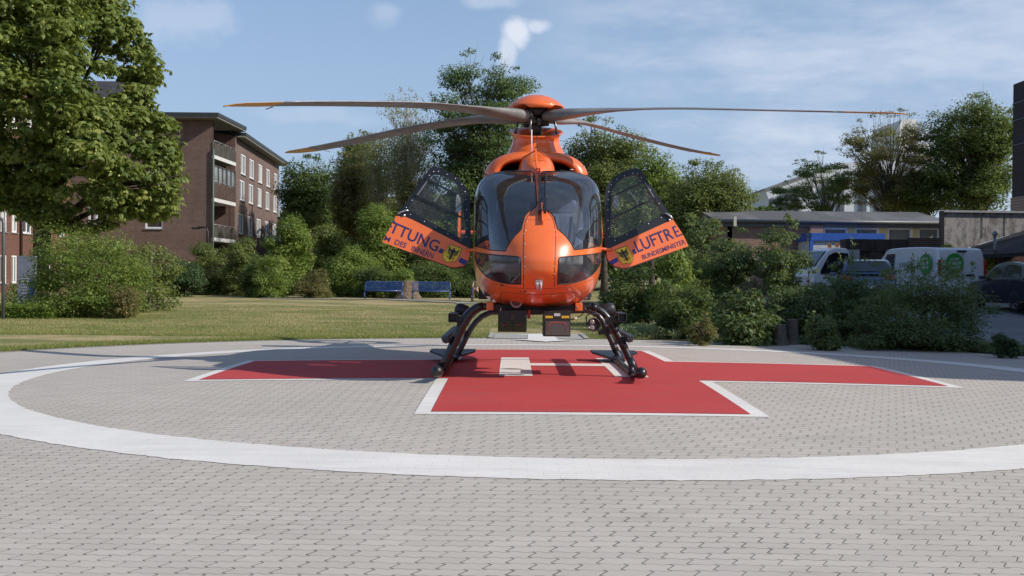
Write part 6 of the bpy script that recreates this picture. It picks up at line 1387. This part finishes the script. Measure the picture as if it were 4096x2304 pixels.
shrub('flowering_shrub', 'low thin shrub with red blossoms beside the pylon foot', 22, 66, 705, 42, 1200, .10, 'mid', 28, depth=.6, ncl=12, cr=.3)
# row of shrubs and small trees at the end of the lawn
defs = [('dark_shrub', 'dense dark rounded evergreen shrub at the foot of the brick gable', 412, 522, 632, 62, 13000, .12, 'yew', 1.6),
 ('mixed_shrub', 'tall mixed shrub in front of the brick gable, right of the dark round one', 470, 590, 598, 68, 12000, .16, 'mid', 2.0),
 ('mixed_shrub', 'grey green shrub below the balconies of the brick building', 560, 660, 596, 66, 12000, .15, 'mid', 1.8),
 ('mixed_shrub', 'lower dark shrub below the long row of windows', 600, 700, 640, 63, 9000, .14, 'dark', 1.6),
 ('leafy_shrub', 'tall bright green shrub rising right of the blue street lamp', 655, 792, 528, 70, 17000, .18, 'bright', 2.4),
 ('leafy_shrub', 'pale green shrub with bare twigs low beside the lawn, under the bright one', 640, 735, 640, 61, 8000, .13, 'bright', 1.5),
 ('brown_shrub', 'brownish clipped shrub standing on the lawn edge left of the benches', 740, 842, 672, 62, 10000, .11, 'brown', 1.4),
 ('leafy_shrub', 'light green shrub mass left of the benches behind the brown one', 800, 960, 615, 66, 15000, .15, 'bright', 2.0),
 ('dark_shrub', 'dark shrub directly behind the left bench', 880, 1010, 665, 63.5, 11000, .13, 'dark', 1.5),
 ('leafy_shrub', 'small yellow green shrub behind the tree stump and benches', 955, 1050, 668, 62.6, 5500, .12, 'bright', 1.0),
 ('dark_shrub', 'dark shrub behind the right bench', 1010, 1160, 650, 65, 12000, .14, 'dark', 1.8),
 ('dark_shrub', 'dark shrub beside the helicopter belly behind the seated person', 1120, 1290, 640, 66, 12000, .15, 'dark', 1.8),
 ('tall_shrub', 'tall bright shrub tree above the left bench', 860, 1030, 480, 72, 20000, .19, 'bright', 2.6),
 ('tall_shrub', 'mid green shrub tree left of the helicopter door', 760, 900, 540, 74, 15000, .19, 'mid', 2.4),
 ('tall_shrub', 'dark green shrub tree behind the open left door', 980, 1140, 545, 73, 15000, .19, 'mid', 2.4),
 ('tall_shrub', 'dark shrub tree hidden behind the helicopter cabin', 1110, 1330, 520, 74, 16000, .20, 'dark', 2.6)]
for i, (nm, lab, x0, x1, yt, Y, nl, ls, lm, dp) in enumerate(defs): shrub(nm, lab, x0, x1, yt, Y, int(nl*1.5), ls*.85, lm, 40+i, depth=dp, group=SG)
def bgtree(nm, lab, x0, x1, yt, yb, Y, ncl, cr, nl, ls, lm, seed, **kw):
    kw.setdefault('prof', lambda h: 1+.8*max(0, h-.55)); nl = int(nl*1.5); ls *= .84; ncl = int(ncl*1.25); cr *= .92
    c = px_crown(x0, x1, yt, yb, Y); return tree(nm, lab, 'tree', c[0], Y, (c[0], Y, c[2], c[3], min(c[3], 4.5), c[5]), ncl, cr, nl, ls, lm, seed, group=kw.pop('group', 'trees behind the helipad'), **kw)
bgtree('dark_tree', 'dark broadleaf tree just right of the brick building', 700, 852, 402, 620, 88, 60, 1.25, 15000, .24, 'dark', 70, r0=.3, ntop=12)
bgtree('brown_tree', 'brownish green tree under the back left rotor blade', 820, 960, 395, 640, 84, 55, 1.2, 14000, .22, 'brown', 71, r0=.25, ntop=14)
bgtree('brown_tree', 'upper brownish tree crown left of the birches', 838, 960, 340, 500, 90, 40, 1.1, 10000, .22, 'mid', 72, r0=.25, ntop=12)
bgtree('birch_tree', 'tall thin birch with white trunk and hanging pale twigs left of the dark robinia', 945, 1100, 238, 560, 80, 80, .95, 10500, .17, 'birch', 73, r0=.22, bark=BIRCHB, droop=.8, flat=1.1, hollow=.2, frac=.8, ntop=16, aspect=2.2)
bgtree('birch_tree', 'smaller leaning birch with pale trunk left of the tallest birch', 900, 1010, 325, 600, 82, 50, .9, 6500, .17, 'birch', 74, r0=.17, bark=BIRCHB, droop=.8, flat=1.1, hollow=.2, frac=.8, ntop=10, aspect=2.2)
bgtree('birch_tree', 'birch low behind the open left cockpit door', 1000, 1110, 400, 650, 76, 50, .9, 9000, .17, 'brown', 75, r0=.12, bark=BIRCHB, droop=.5, frac=.7, ntop=8)
bgtree('robinia_tree', 'tall dark green robinia behind the rotor head, the highest tree of the middle', 1072, 1345, 150, 640, 76, 150, 1.25, 42000, .21, 'robinia', 76, r0=.34, hollow=.25, flat=.5, ntop=8, prof=lambda h: 1+1.7*max(0, h-.55), frac=.6)
bgtree('maple_tree', 'round topped green tree right of the rotor mast', 1385, 1650, 312, 640, 72, 110, 1.2, 30000, .21, 'mid', 77, r0=.25, ntop=18)
bgtree('maple_tree', 'yellowish green tree behind the open right cockpit door', 1560, 1720, 385, 660, 64, 60, 1.0, 16000, .19, 'bright', 78, r0=.2, ntop=14)
bgtree('loose_tree', 'loose airy green tree right of the open right cockpit door', 1655, 1895, 418, 640, 55, 95, .85, 24000, .16, 'mid', 79, r0=.16, ntop=34, hollow=.3, frac=.9)
bgtree('feathery_tree', 'small feathery tree in front of the white office building', 1985, 2165, 388, 545, 95, 34, .85, 8500, .19, 'robinia', 80, r0=.22, flat=.45, hollow=.45, frac=.6, bark=BARKG, ntop=8)
bgtree('feathery_tree', 'low feathery tree at the left end of the white office building', 1925, 2050, 455, 545, 97, 20, .7, 3800, .19, 'robinia', 81, r0=.16, flat=.45, hollow=.45, frac=.6, bark=BARKG)
bgtree('brown_leaved_tree', 'large half bare tree with brown leaves in front of the white tower', 2115, 2365, 290, 560, 92, 95, 1.0, 24000, .19, 'brown', 82, r0=.28, frac=.6, bark=BARKG, ntop=26, hollow=.35, flat=.6)
bgtree('dense_tree', 'dense dark tree left of the brick chimney, highest on the right', 2325, 2570, 248, 560, 88, 130, 1.35, 30000, .25, 'dark', 83, r0=.36, ntop=22)
bgtree('dense_tree', 'dark lower tree between the brown-leaved tree and the chimney tree', 2255, 2420, 420, 560, 90, 40, 1.0, 9000, .24, 'dark', 84, r0=.2)
# background wood closing the gaps low behind everything
r = np.random.default_rng(9); n = 70000; dx = r.uniform(700, 1960, n); Y = r.uniform(92, 104, n); top = np.where((dx > 850) & (dx < 1680), 472, np.where(dx < 1750, 515, 548))-22*np.sin(dx/60)-14*np.sin(dx/23); f = r.random(n); dy = top+(700-top)*f
X = (dx*K-2048)/CF*Y; Z = CH+(1103+.0087*(dx*K-2048)-dy*K)/CF*Y; P = np.stack([X, Y, np.maximum(Z, .05)], -1)
o = leaves('background_thicket', P, .42, LM['dark'], None, 91, .3, 1.5, kind='stuff'); o['label'] = 'dark thicket closing the view behind the trees'
# -- shaded shrubs beside the pad on the right
RG = 'shaded shrubs beside the helipad'
defs = [('dark_shrub', 'dark shrub just right of the helicopter skids, behind the ground cover', 1500, 1670, 650, 33, 15000, .085, 'dark', 1.3),
 ('bamboo_like_shrub', 'shrub with bright drooping lance leaves below the right cockpit door', 1625, 1760, 610, 30, 6500, .14, 'bright', 1.0),
 ('dark_shrub', 'tall dark shrub right of the open right cockpit door', 1660, 1850, 555, 33, 17000, .09, 'shade', 1.5),
 ('dark_shrub', 'dark shrub in front of the brick end of the pavilion', 1760, 1920, 575, 31, 15000, .09, 'shade', 1.3),
 ('tall_shrub', 'tallest shaded shrub, left of the utility truck', 1890, 2038, 556, 30, 17000, .085, 'shade', 1.2),
 ('leafy_shrub', 'large leaved shrub standing left of the log stumps', 1790, 1960, 735, 24.5, 5200, .12, 'shade', .9),
 ('dark_shrub', 'low wide shrub behind the log stumps', 1930, 2120, 690, 26.5, 13000, .075, 'shade', 1.1),
 ('dark_shrub', 'shaded shrub in front of the blue car', 2062, 2262, 660, 27, 17000, .075, 'shade', 1.1),
 ('round_shrub', 'broad round dark shrub hiding the lower half of the van', 2180, 2480, 672, 23.5, 24000, .065, 'shade', 1.3),
 ('dark_shrub', 'small dark shrub at the foot of the broad round one', 2120, 2250, 760, 23.2, 6000, .06, 'shade', .8),
 ('dark_shrub', 'low dark shrub right of the ground cover behind the right skid', 1640, 1800, 700, 27, 11000, .08, 'dark', 1.0),
 ('leafy_shrub', 'low leafy plant right of the log stumps', 2010, 2110, 785, 22.6, 2600, .09, 'shade', .5),
 ('small_shrub', 'small brownish round shrub left of the large leaved one', 1730, 1800, 788, 23.6, 3200, .06, 'brown', .5)]
for i, (nm, lab, x0, x1, yt, Y, nl, ls, lm, dp) in enumerate(defs): shrub(nm, lab, x0, x1, yt, Y, nl, ls, lm, 120+i, depth=dp, group=RG, aspect=3.2 if 'bamboo' in nm else 1.8, droop=.6 if 'bamboo' in nm else .1, ntop=14 if i in (4, 7, 8, 2) else 5)
# upright leafy shoots in front of the van
for i, (dx, yt, Y) in enumerate(((2290, 645, 24), (2325, 640, 24.2), (2366, 650, 24), (2405, 655, 24.3), (2440, 662, 24), (2232, 668, 25), (2140, 600, 28), (2110, 640, 27), (2028, 585, 29))):
    p = atd(dx, 700, Y); zt = atd(dx, yt, Y).z; z0 = G(p.x, Y); t = thing('shoot', ['leafy shoot rising in front of the van, left of its side lettering', 'leafy shoot in front of the first green sticker of the van', 'leafy shoot in front of the rear corner lamp of the van', 'leafy shoot before the round sticker on the rear doors of the van', 'leafy shoot before the right rear door of the white van', 'short leafy shoot between the blue car and the van', 'tall leafy shoot right of the utility truck cab', 'leafy shoot rising in front of the utility truck', 'leafy shoot on top of the tallest shaded shrub'][i], 'plant', (p.x, Y, z0), 'upright shoots in front of the parked vehicles'); mb = MB(); mb.tube([(p.x, Y, z0), (p.x+.06, Y, (z0+zt)/2), (p.x+.02, Y, zt)], [.012, .009, .003], 5); mb.build('stem', BARKG, t)
    r = np.random.default_rng(i); n = 46; f = r.uniform(.45, 1, n); P = np.stack([p.x+.05+r.normal(0, .02, n), Y+r.normal(0, .02, n), z0+(zt-z0)*f], -1); ov = r.normal(size=(n, 3)); leaves('leaves', P, .12, LM['shade'], t, i, .2, 3.2, droop=-.4)
# small planted things at the pad edge
def tuft(x, y, h, n, lm, seed, name='grass_tuft', label='', group=None, w2=.012):
    z0 = G(x, y); t_o = None; r = np.random.default_rng(seed); vs = []; fs = []; lv = []
    for i in range(n):
        a = r.uniform(0, 2*PI); l = h*r.uniform(.6, 1.1); e = r.uniform(.25, .9); b0 = np.array([x+r.normal(0, .03), y+r.normal(0, .03), z0]); d = np.array([math.cos(a)*e, math.sin(a)*e, 1]); s_v = np.array([-math.sin(a), math.cos(a), 0])*w2; k = len(vs)
        m1 = b0+d*l*.5; m2 = b0+d*l*.8+np.array([math.cos(a), math.sin(a), -.25])*l*.25*e; vs += [b0-s_v, b0+s_v, m1+s_v, m1-s_v, m2]; fs += [(k, k+1, k+2, k+3), (k+3, k+2, k+4)]; lv += [r.random()]*2
    me = bpy.data.meshes.new(name); me.from_pydata([tuple(v) for v in vs], [], fs); a = me.attributes.new('lv', 'FLOAT', 'FACE'); a.data.foreach_set('value', np.array(lv, np.float32)); o = link_mesh(name, me, LM[lm]); return tag(o, label, 'plant', group)
rs = random.Random(12)
for i, dx in enumerate((1700, 1752, 1820, 2290, 2345, 2395, 2440, 2480, 2150, 2060)):
    a = math.atan2(0, 1); Y = None
    for Yt_ in np.arange(27.5, 18, -.05):
        p = atd(dx, 700, Yt_)
        if math.hypot(p.x-PX, Yt_-PY) < PR+.55: Y = Yt_; break
    p = atd(dx, 700, Y); tuft(p.x, Y, rs.uniform(.22, .38), 46, 'pale' if i != 9 else 'shade', i, 'grass_tuft', ['first spiky grass tuft right of the variegated ground cover', 'second spiky grass tuft right of the variegated ground cover', 'spiky grass tuft below the large leaved shrub', 'pale arching grass tuft below the left part of the broad round shrub', 'grass tuft below the middle of the broad round shrub', 'grass tuft below the right part of the broad round shrub', 'grass tuft between the round shrub and the asphalt', 'grass tuft left of the small upright evergreen', 'grass tuft below the shaded shrub in front of the blue car', 'green grass tuft right of the log stumps'][i], 'grass tufts along the pad edge')
for i, dx in enumerate((2517, 2547)):
    p = atd(dx, 870, 21.8); sh_ = shrub('upright_yew', ['small upright dark evergreen bush before the asphalt, near the right edge', 'tiny upright evergreen at the right edge of the bed'][i], dx-17+6*i, dx+17-6*i, [832, 850][i], 20.9, 2600, .045, 'yew', 160+i, depth=.2, ncl=16, cr=.12)
# ground cover on the bed
r = np.random.default_rng(31); n = 26000; a = r.uniform(R(8), R(83), n); rad = PR+.15+np.abs(r.normal(0, 1, n))*1.0; X = PX+rad*np.cos(a); Y = PY+rad*np.sin(a)
keep = (noise_ := (np.sin(X*3.1)+np.sin(Y*2.7+X)+r.normal(0, .7, n))) > -.2; X, Y = X[keep], Y[keep]; Z = gz(X, Y)+.03+r.random(len(X))**2*.16
o = leaves('ground_cover', np.stack([X, Y, Z], -1), .055, LM['shade'], None, 32, .5, 1.6, kind='stuff')
r = np.random.default_rng(33); n = 9000; dx = r.uniform(1560, 1720, n); Y = r.uniform(26.4, 28.6, n); X = (dx*K-2048)/CF*Y; cl_ = np.round(X*3.2)/3.2; Z = gz(X, Y)+.02+r.random(n)*(.12+.16*np.abs(np.sin(X*4.3+Y*2)))
o = leaves('variegated_ground_cover', np.stack([X, Y, Z], -1), .05, LM['pale'], None, 34, .5, 1.5, kind='stuff')
# lawn blades: fringe along the pad and a loose sward
def blades(name, X, Y, h, lm, seed):
    r = np.random.default_rng(seed); n = len(X); Z = gz(X, Y)-.005; a = r.uniform(0, 2*PI, n); hh = h*r.uniform(.5, 1.2, n); w2 = .006; lx, ly = np.cos(a)*hh*.5, np.sin(a)*hh*.5; sx_, sy_ = -np.sin(a)*w2, np.cos(a)*w2
    V = np.stack([np.stack([X-sx_, Y-sy_, Z], -1), np.stack([X+sx_, Y+sy_, Z], -1), np.stack([X+lx, Y+ly, Z+hh], -1)], 1).reshape(-1, 3).astype(np.float32)
    me = bpy.data.meshes.new(name); me.vertices.add(3*n); me.vertices.foreach_set('co', V.ravel()); me.loops.add(3*n); me.loops.foreach_set('vertex_index', np.arange(3*n, dtype=np.int32)); me.polygons.add(n); me.polygons.foreach_set('loop_start', np.arange(0, 3*n, 3, dtype=np.int32)); me.polygons.foreach_set('loop_total', np.full(n, 3, np.int32)); me.update(calc_edges=True)
    at2 = me.attributes.new('lv', 'FLOAT', 'FACE'); at2.data.foreach_set('value', r.random(n).astype(np.float32)); o = link_mesh(name, me, LM[lm]); o['kind'] = 'stuff'; return o
r = np.random.default_rng(41); n = 60000; a = r.uniform(R(83), R(190), n); rad = PR+.10+np.abs(r.normal(0, .55, n)); X = PX+rad*np.cos(a); Y = PY+rad*np.sin(a); k = ~((X > wx0-.13) & (X < wx1+.13) & (Y > 20)); blades('grass', X[k], Y[k], .06, 'grass', 42)
r = np.random.default_rng(43); n = 130000; Y = 26+r.random(n)**1.5*22; X = r.uniform(-.46, .12, n)*Y; k = (np.hypot(X-PX, Y-PY) > PR+.1) & ~((X > wx0-.13) & (X < wx1+.13) & (Y < 31.1)); blades('grass', X[k], Y[k], .05, 'grass', 44)
# weeds in the paving joints
# yellow dwarf conifers in front of the hall
for i, (dx, yt) in enumerate(((2308, 594), (2372, 610), (2384, 598), (2488, 612), (2392, 612))):
    Y = 44.2; shrub('dwarf_conifer', ['yellow green dwarf conifer in front of the brick yard wall', 'left one of three yellow dwarf conifers before the concrete gable', 'middle and tallest yellow dwarf conifer before the concrete gable', 'yellow dwarf conifer below the roof vent', 'right one of three yellow dwarf conifers before the concrete gable'][i], dx-8, dx+8, yt, Y, 1100, .12, 'yconf', 180+i, depth=.25, ncl=12, cr=.22, cat='conifer')
for i, dx in enumerate((2538, 2552, 2566)): shrub('slim_conifer', ['left one of three slim dark conifers above the black car', 'middle one of three slim dark conifers above the black car', 'right one of three slim dark conifers above the black car'][i], dx-7, dx+7, [612, 622, 616][i], 44, 900, .08, 'yew', 190+i, depth=.3, ncl=12, cr=.22, cat='conifer', group='slim conifers before the hall wall')

# ------------------------------------------------------------------ people
def skin(name, pts, edges_, m_, parent, sub=2):
    me = bpy.data.meshes.new(name); me.from_pydata([p[:3] for p in pts], edges_, []); o = link_mesh(name, me, m_, parent); md = o.modifiers.new('skin', 'SKIN'); md.use_smooth_shade = True
    for i, p in enumerate(pts): sv = me.skin_vertices[0].data[i]; rr_ = p[3]; sv.radius = (rr_, p[4] if len(p) > 4 else rr_); sv.use_root = (i == 0)
    s2 = o.modifiers.new('sub', 'SUBSURF'); s2.levels = sub; s2.render_levels = sub; return o
SKIN = mat('skin', (.48, .26, .18), .55, var=.05)
def person(label, loc, J, cloth, hair_c, group=None, mask=False):
    """J: joints in world space (pelvis, chest, neck, head, sh/el/ha L R, hip/kn/an/toe L R)"""
    t = thing('person', label, 'person', loc, group); g = {k: Vector(v) for k, v in J.items()}
    P = []; E_ = []; idx = {}
    def add(k, r_, par=None, p=None):
        idx[k] = len(P); q = p if p is not None else g[k]; P.append((q.x, q.y, q.z, r_))
        if par: E_.append((idx[par], idx[k]))
    add('pelvis', .13); add('chest', .14, 'pelvis'); add('neck', .055, 'chest'); add('h1', .075, 'neck', g['head']-Vector((0, 0, .09))); add('h2', .10, 'h1', g['head']); add('h3', .08, 'h2', g['head']+Vector((0, 0, .09)))
    for s2 in 'LR':
        add('sh'+s2, .058, 'chest'); add('el'+s2, .045, 'sh'+s2); add('wr'+s2, .030, 'el'+s2); d = (g['wr'+s2]-g['el'+s2]).normalized(); add('pa'+s2, .036, 'wr'+s2, g['wr'+s2]+d*.07)
        side = d.cross(Vector((0, 1, .2))).normalized()
        for f in range(4): add(f'f{f}{s2}', .009, 'pa'+s2, g['wr'+s2]+d*.12+side*(.012*(f-1.5)*1.6)); add(f'g{f}{s2}', .008, f'f{f}{s2}', g['wr'+s2]+d*(.165-.008*abs(f-1))+side*(.02*(f-1.5))+Vector((0, .01, -.012)))
        add('th'+s2, .010, 'wr'+s2, g['wr'+s2]+d*.05+side*.045)
        add('hip'+s2, .085, 'pelvis'); add('kn'+s2, .058, 'hip'+s2); add('an'+s2, .038, 'kn'+s2); add('to'+s2, .035, 'an'+s2)
    skin('body', P, E_, SKIN, t)
    def sl(nm, keys, rs_, m_): q = [(*g[k], r_) for k, r_ in zip(keys, rs_)]; skin(nm, q, [(i, i+1) for i in range(len(q)-1)], m_, t)
    sh_ = cloth['top']; q = [(*g['pelvis'], .15), (*g['chest'], .165), (*(g['neck']-Vector((0, 0, .05))), .07)]; e_ = [(0, 1), (1, 2)]
    for s2 in 'LR': q += [(*g['sh'+s2], .075), (*g['el'+s2], .06)]; e_ += [(1, len(q)-2), (len(q)-2, len(q)-1)]
    skin('shirt', q, e_, sh_, t)
    q = [(*g['pelvis'], .15)]; e_ = []
    for s2 in 'LR':
        q += [(*g['hip'+s2], .10), (*(g['kn'+s2].lerp(g['hip'+s2], .15)), .082)]; e_ += [(0, len(q)-2), (len(q)-2, len(q)-1)]
        if not cloth.get('shorts'): q.append((*g['an'+s2], .06)); e_.append((len(q)-2, len(q)-1))
    skin('trousers', q, e_, cloth['legs'], t)
    for s2 in 'LR':
        a, b2 = g['an'+s2], g['to'+s2]; skin('shoe', [(*a, .05), (*(a.lerp(b2, .5)-Vector((0, 0, .02))), .048), (*b2, .042)], [(0, 1), (1, 2)], cloth['shoe'], t)
        if cloth.get('shorts'): skin('sock', [(*a, .045), (*(a.lerp(g['kn'+s2], .3)), .046)], [(0, 1)], cloth['shoe'], t)
    fwd = Vector(J.get('face', (0, -1, 0))).normalized(); h = g['head']; sdv = fwd.cross(Vector((0, 0, 1)))
    mb = MB(); mb.lathe([(0, .135), (.05, .13), (.085, .095), (.102, .04), (.10, -.03), (.07, -.07)], h-fwd*.025+Vector((0, 0, .0)), 14); mb.build('hair', hair_c, t)
    mb = MB(); mb.box(h+fwd*.105-Vector((0, 0, .01)), (.022, .03, .04)); o = mb.build('nose', SKIN, t, bevel=.006)
    for e in (-1, 1):
        mb = MB(); mb.lathe([(0, .012), (.01, .008), (.012, 0)], h+fwd*.09+sdv*e*.033+Vector((0, 0, .012)), 8, M=fwd.to_track_quat('Z', 'Y').to_matrix()); mb.build('eye', DARK, t)
    mb = MB()
    if mask: mb.lathe([(.02, -.06), (.06, -.055), (.078, 0), (.05, .01)], h+fwd*.04-Vector((0, 0, .03)), 14); mb.build('face_mask', mat('mask_blue', (.35, .58, .66), .8), t)
    else: mb.box(h+fwd*.092-Vector((0, 0, .05)), (.045, .02, .01)); mb.build('mouth', mat('lips', (.4, .14, .12), .5), t)
    return t
def stand(x, y, z0, fwd=(-.6, -.8, 0), h=1.72, hand=None):
    f = Vector(fwd).normalized(); s2 = f.cross(Vector((0, 0, 1))); b = Vector((x, y, z0)); U = lambda a, c, d=0: b+s2*a+f*d+Vector((0, 0, c*h))
    return dict(pelvis=U(0, .54), chest=U(0, .72), neck=U(0, .84), head=U(0, .925, .02), shL=U(-.17, .81), shR=U(.17, .81), elL=U(-.22, .63, .02), elR=U(.22, .63, .02), wrL=U(-.2, .50, .12), wrR=U(.2, .5, .12), hipL=U(-.09, .51), hipR=U(.09, .51), knL=U(-.10, .28, .02), knR=U(.10, .28, .02), anL=U(-.10, .045), anR=U(.10, .045), toL=U(-.11, .02, .16), toR=U(.11, .02, .16), face=f)
WSH = mat('white_shirt', (.62, .63, .68), .8); KHA = mat('khaki_cloth', (.30, .23, .13), .85); NAVY = mat('navy_trousers', (.03, .035, .06), .8); BRH = mat('brown_hair', (.12, .06, .03), .7); SHOE = mat('grey_shoe', (.07, .075, .085), .7); DSHOE = mat('dark_sock', (.02, .02, .02), .8)
p = atd(2243, 640, 42.8); person('person in white shirt and blue face mask standing at the front of the van', (p.x, 43.2, G(p.x, 43.2)), stand(p.x, 43.2, G(p.x, 43.2)+.28, (-.5, -.85, 0)), dict(top=WSH, legs=WSH, shoe=SHOE), BRH, mask=True)
# driver inside the utility truck
px_, py_ = ut.location.x-.10, ut.location.y-.1; zf = ut.location.z
def sit(x, y, zs, f, cross=0):
    f = Vector(f).normalized(); s2 = f.cross(Vector((0, 0, 1))); b = Vector((x, y, zs)); U = lambda a, c, d=0: b+s2*a+f*d+Vector((0, 0, c))
    J = dict(pelvis=U(0, .10), chest=U(0, .42, -.03), neck=U(0, .60, -.02), head=U(0, .76, .02), shL=U(-.18, .54), shR=U(.18, .54), elL=U(-.22, .28, .12), elR=U(.22, .28, .12), wrL=U(-.12, .24, .36), wrR=U(.12, .24, .36), hipL=U(-.09, .08, .02), hipR=U(.09, .08, .02), knL=U(-.11, .10, .44), knR=U(.11, .10, .44), anL=U(-.11, -.34, .42), anR=U(.11, -.34, .42), toL=U(-.11, -.40, .58), toR=U(.11, -.40, .58), face=f)
    if cross: J['knL'] = U(-.02, .18, .46); J['anL'] = U(-.30, -.12, .62); J['toL'] = U(-.42, -.16, .72)
    return J
fx = (math.cos(R(196)), math.sin(R(196)), 0)
person('masked driver in a white shirt sitting in the cab of the utility truck', (px_, py_, zf+.8), sit(px_, py_, zf+.85, fx), dict(top=WSH, legs=NAVY, shoe=SHOE), BRH, mask=True)
pb = atd(1194, 745, 56.8); person('person in shorts with crossed bare legs sitting on the bench behind the helicopter', (pb.x+.05, 56.8, G(pb.x, 56.8)), sit(pb.x+.12, 56.9, G(pb.x, 56.8)+.46, (-.15, -1, 0), 1), dict(top=KHA, legs=KHA, shoe=SHOE, shorts=True), BRH)
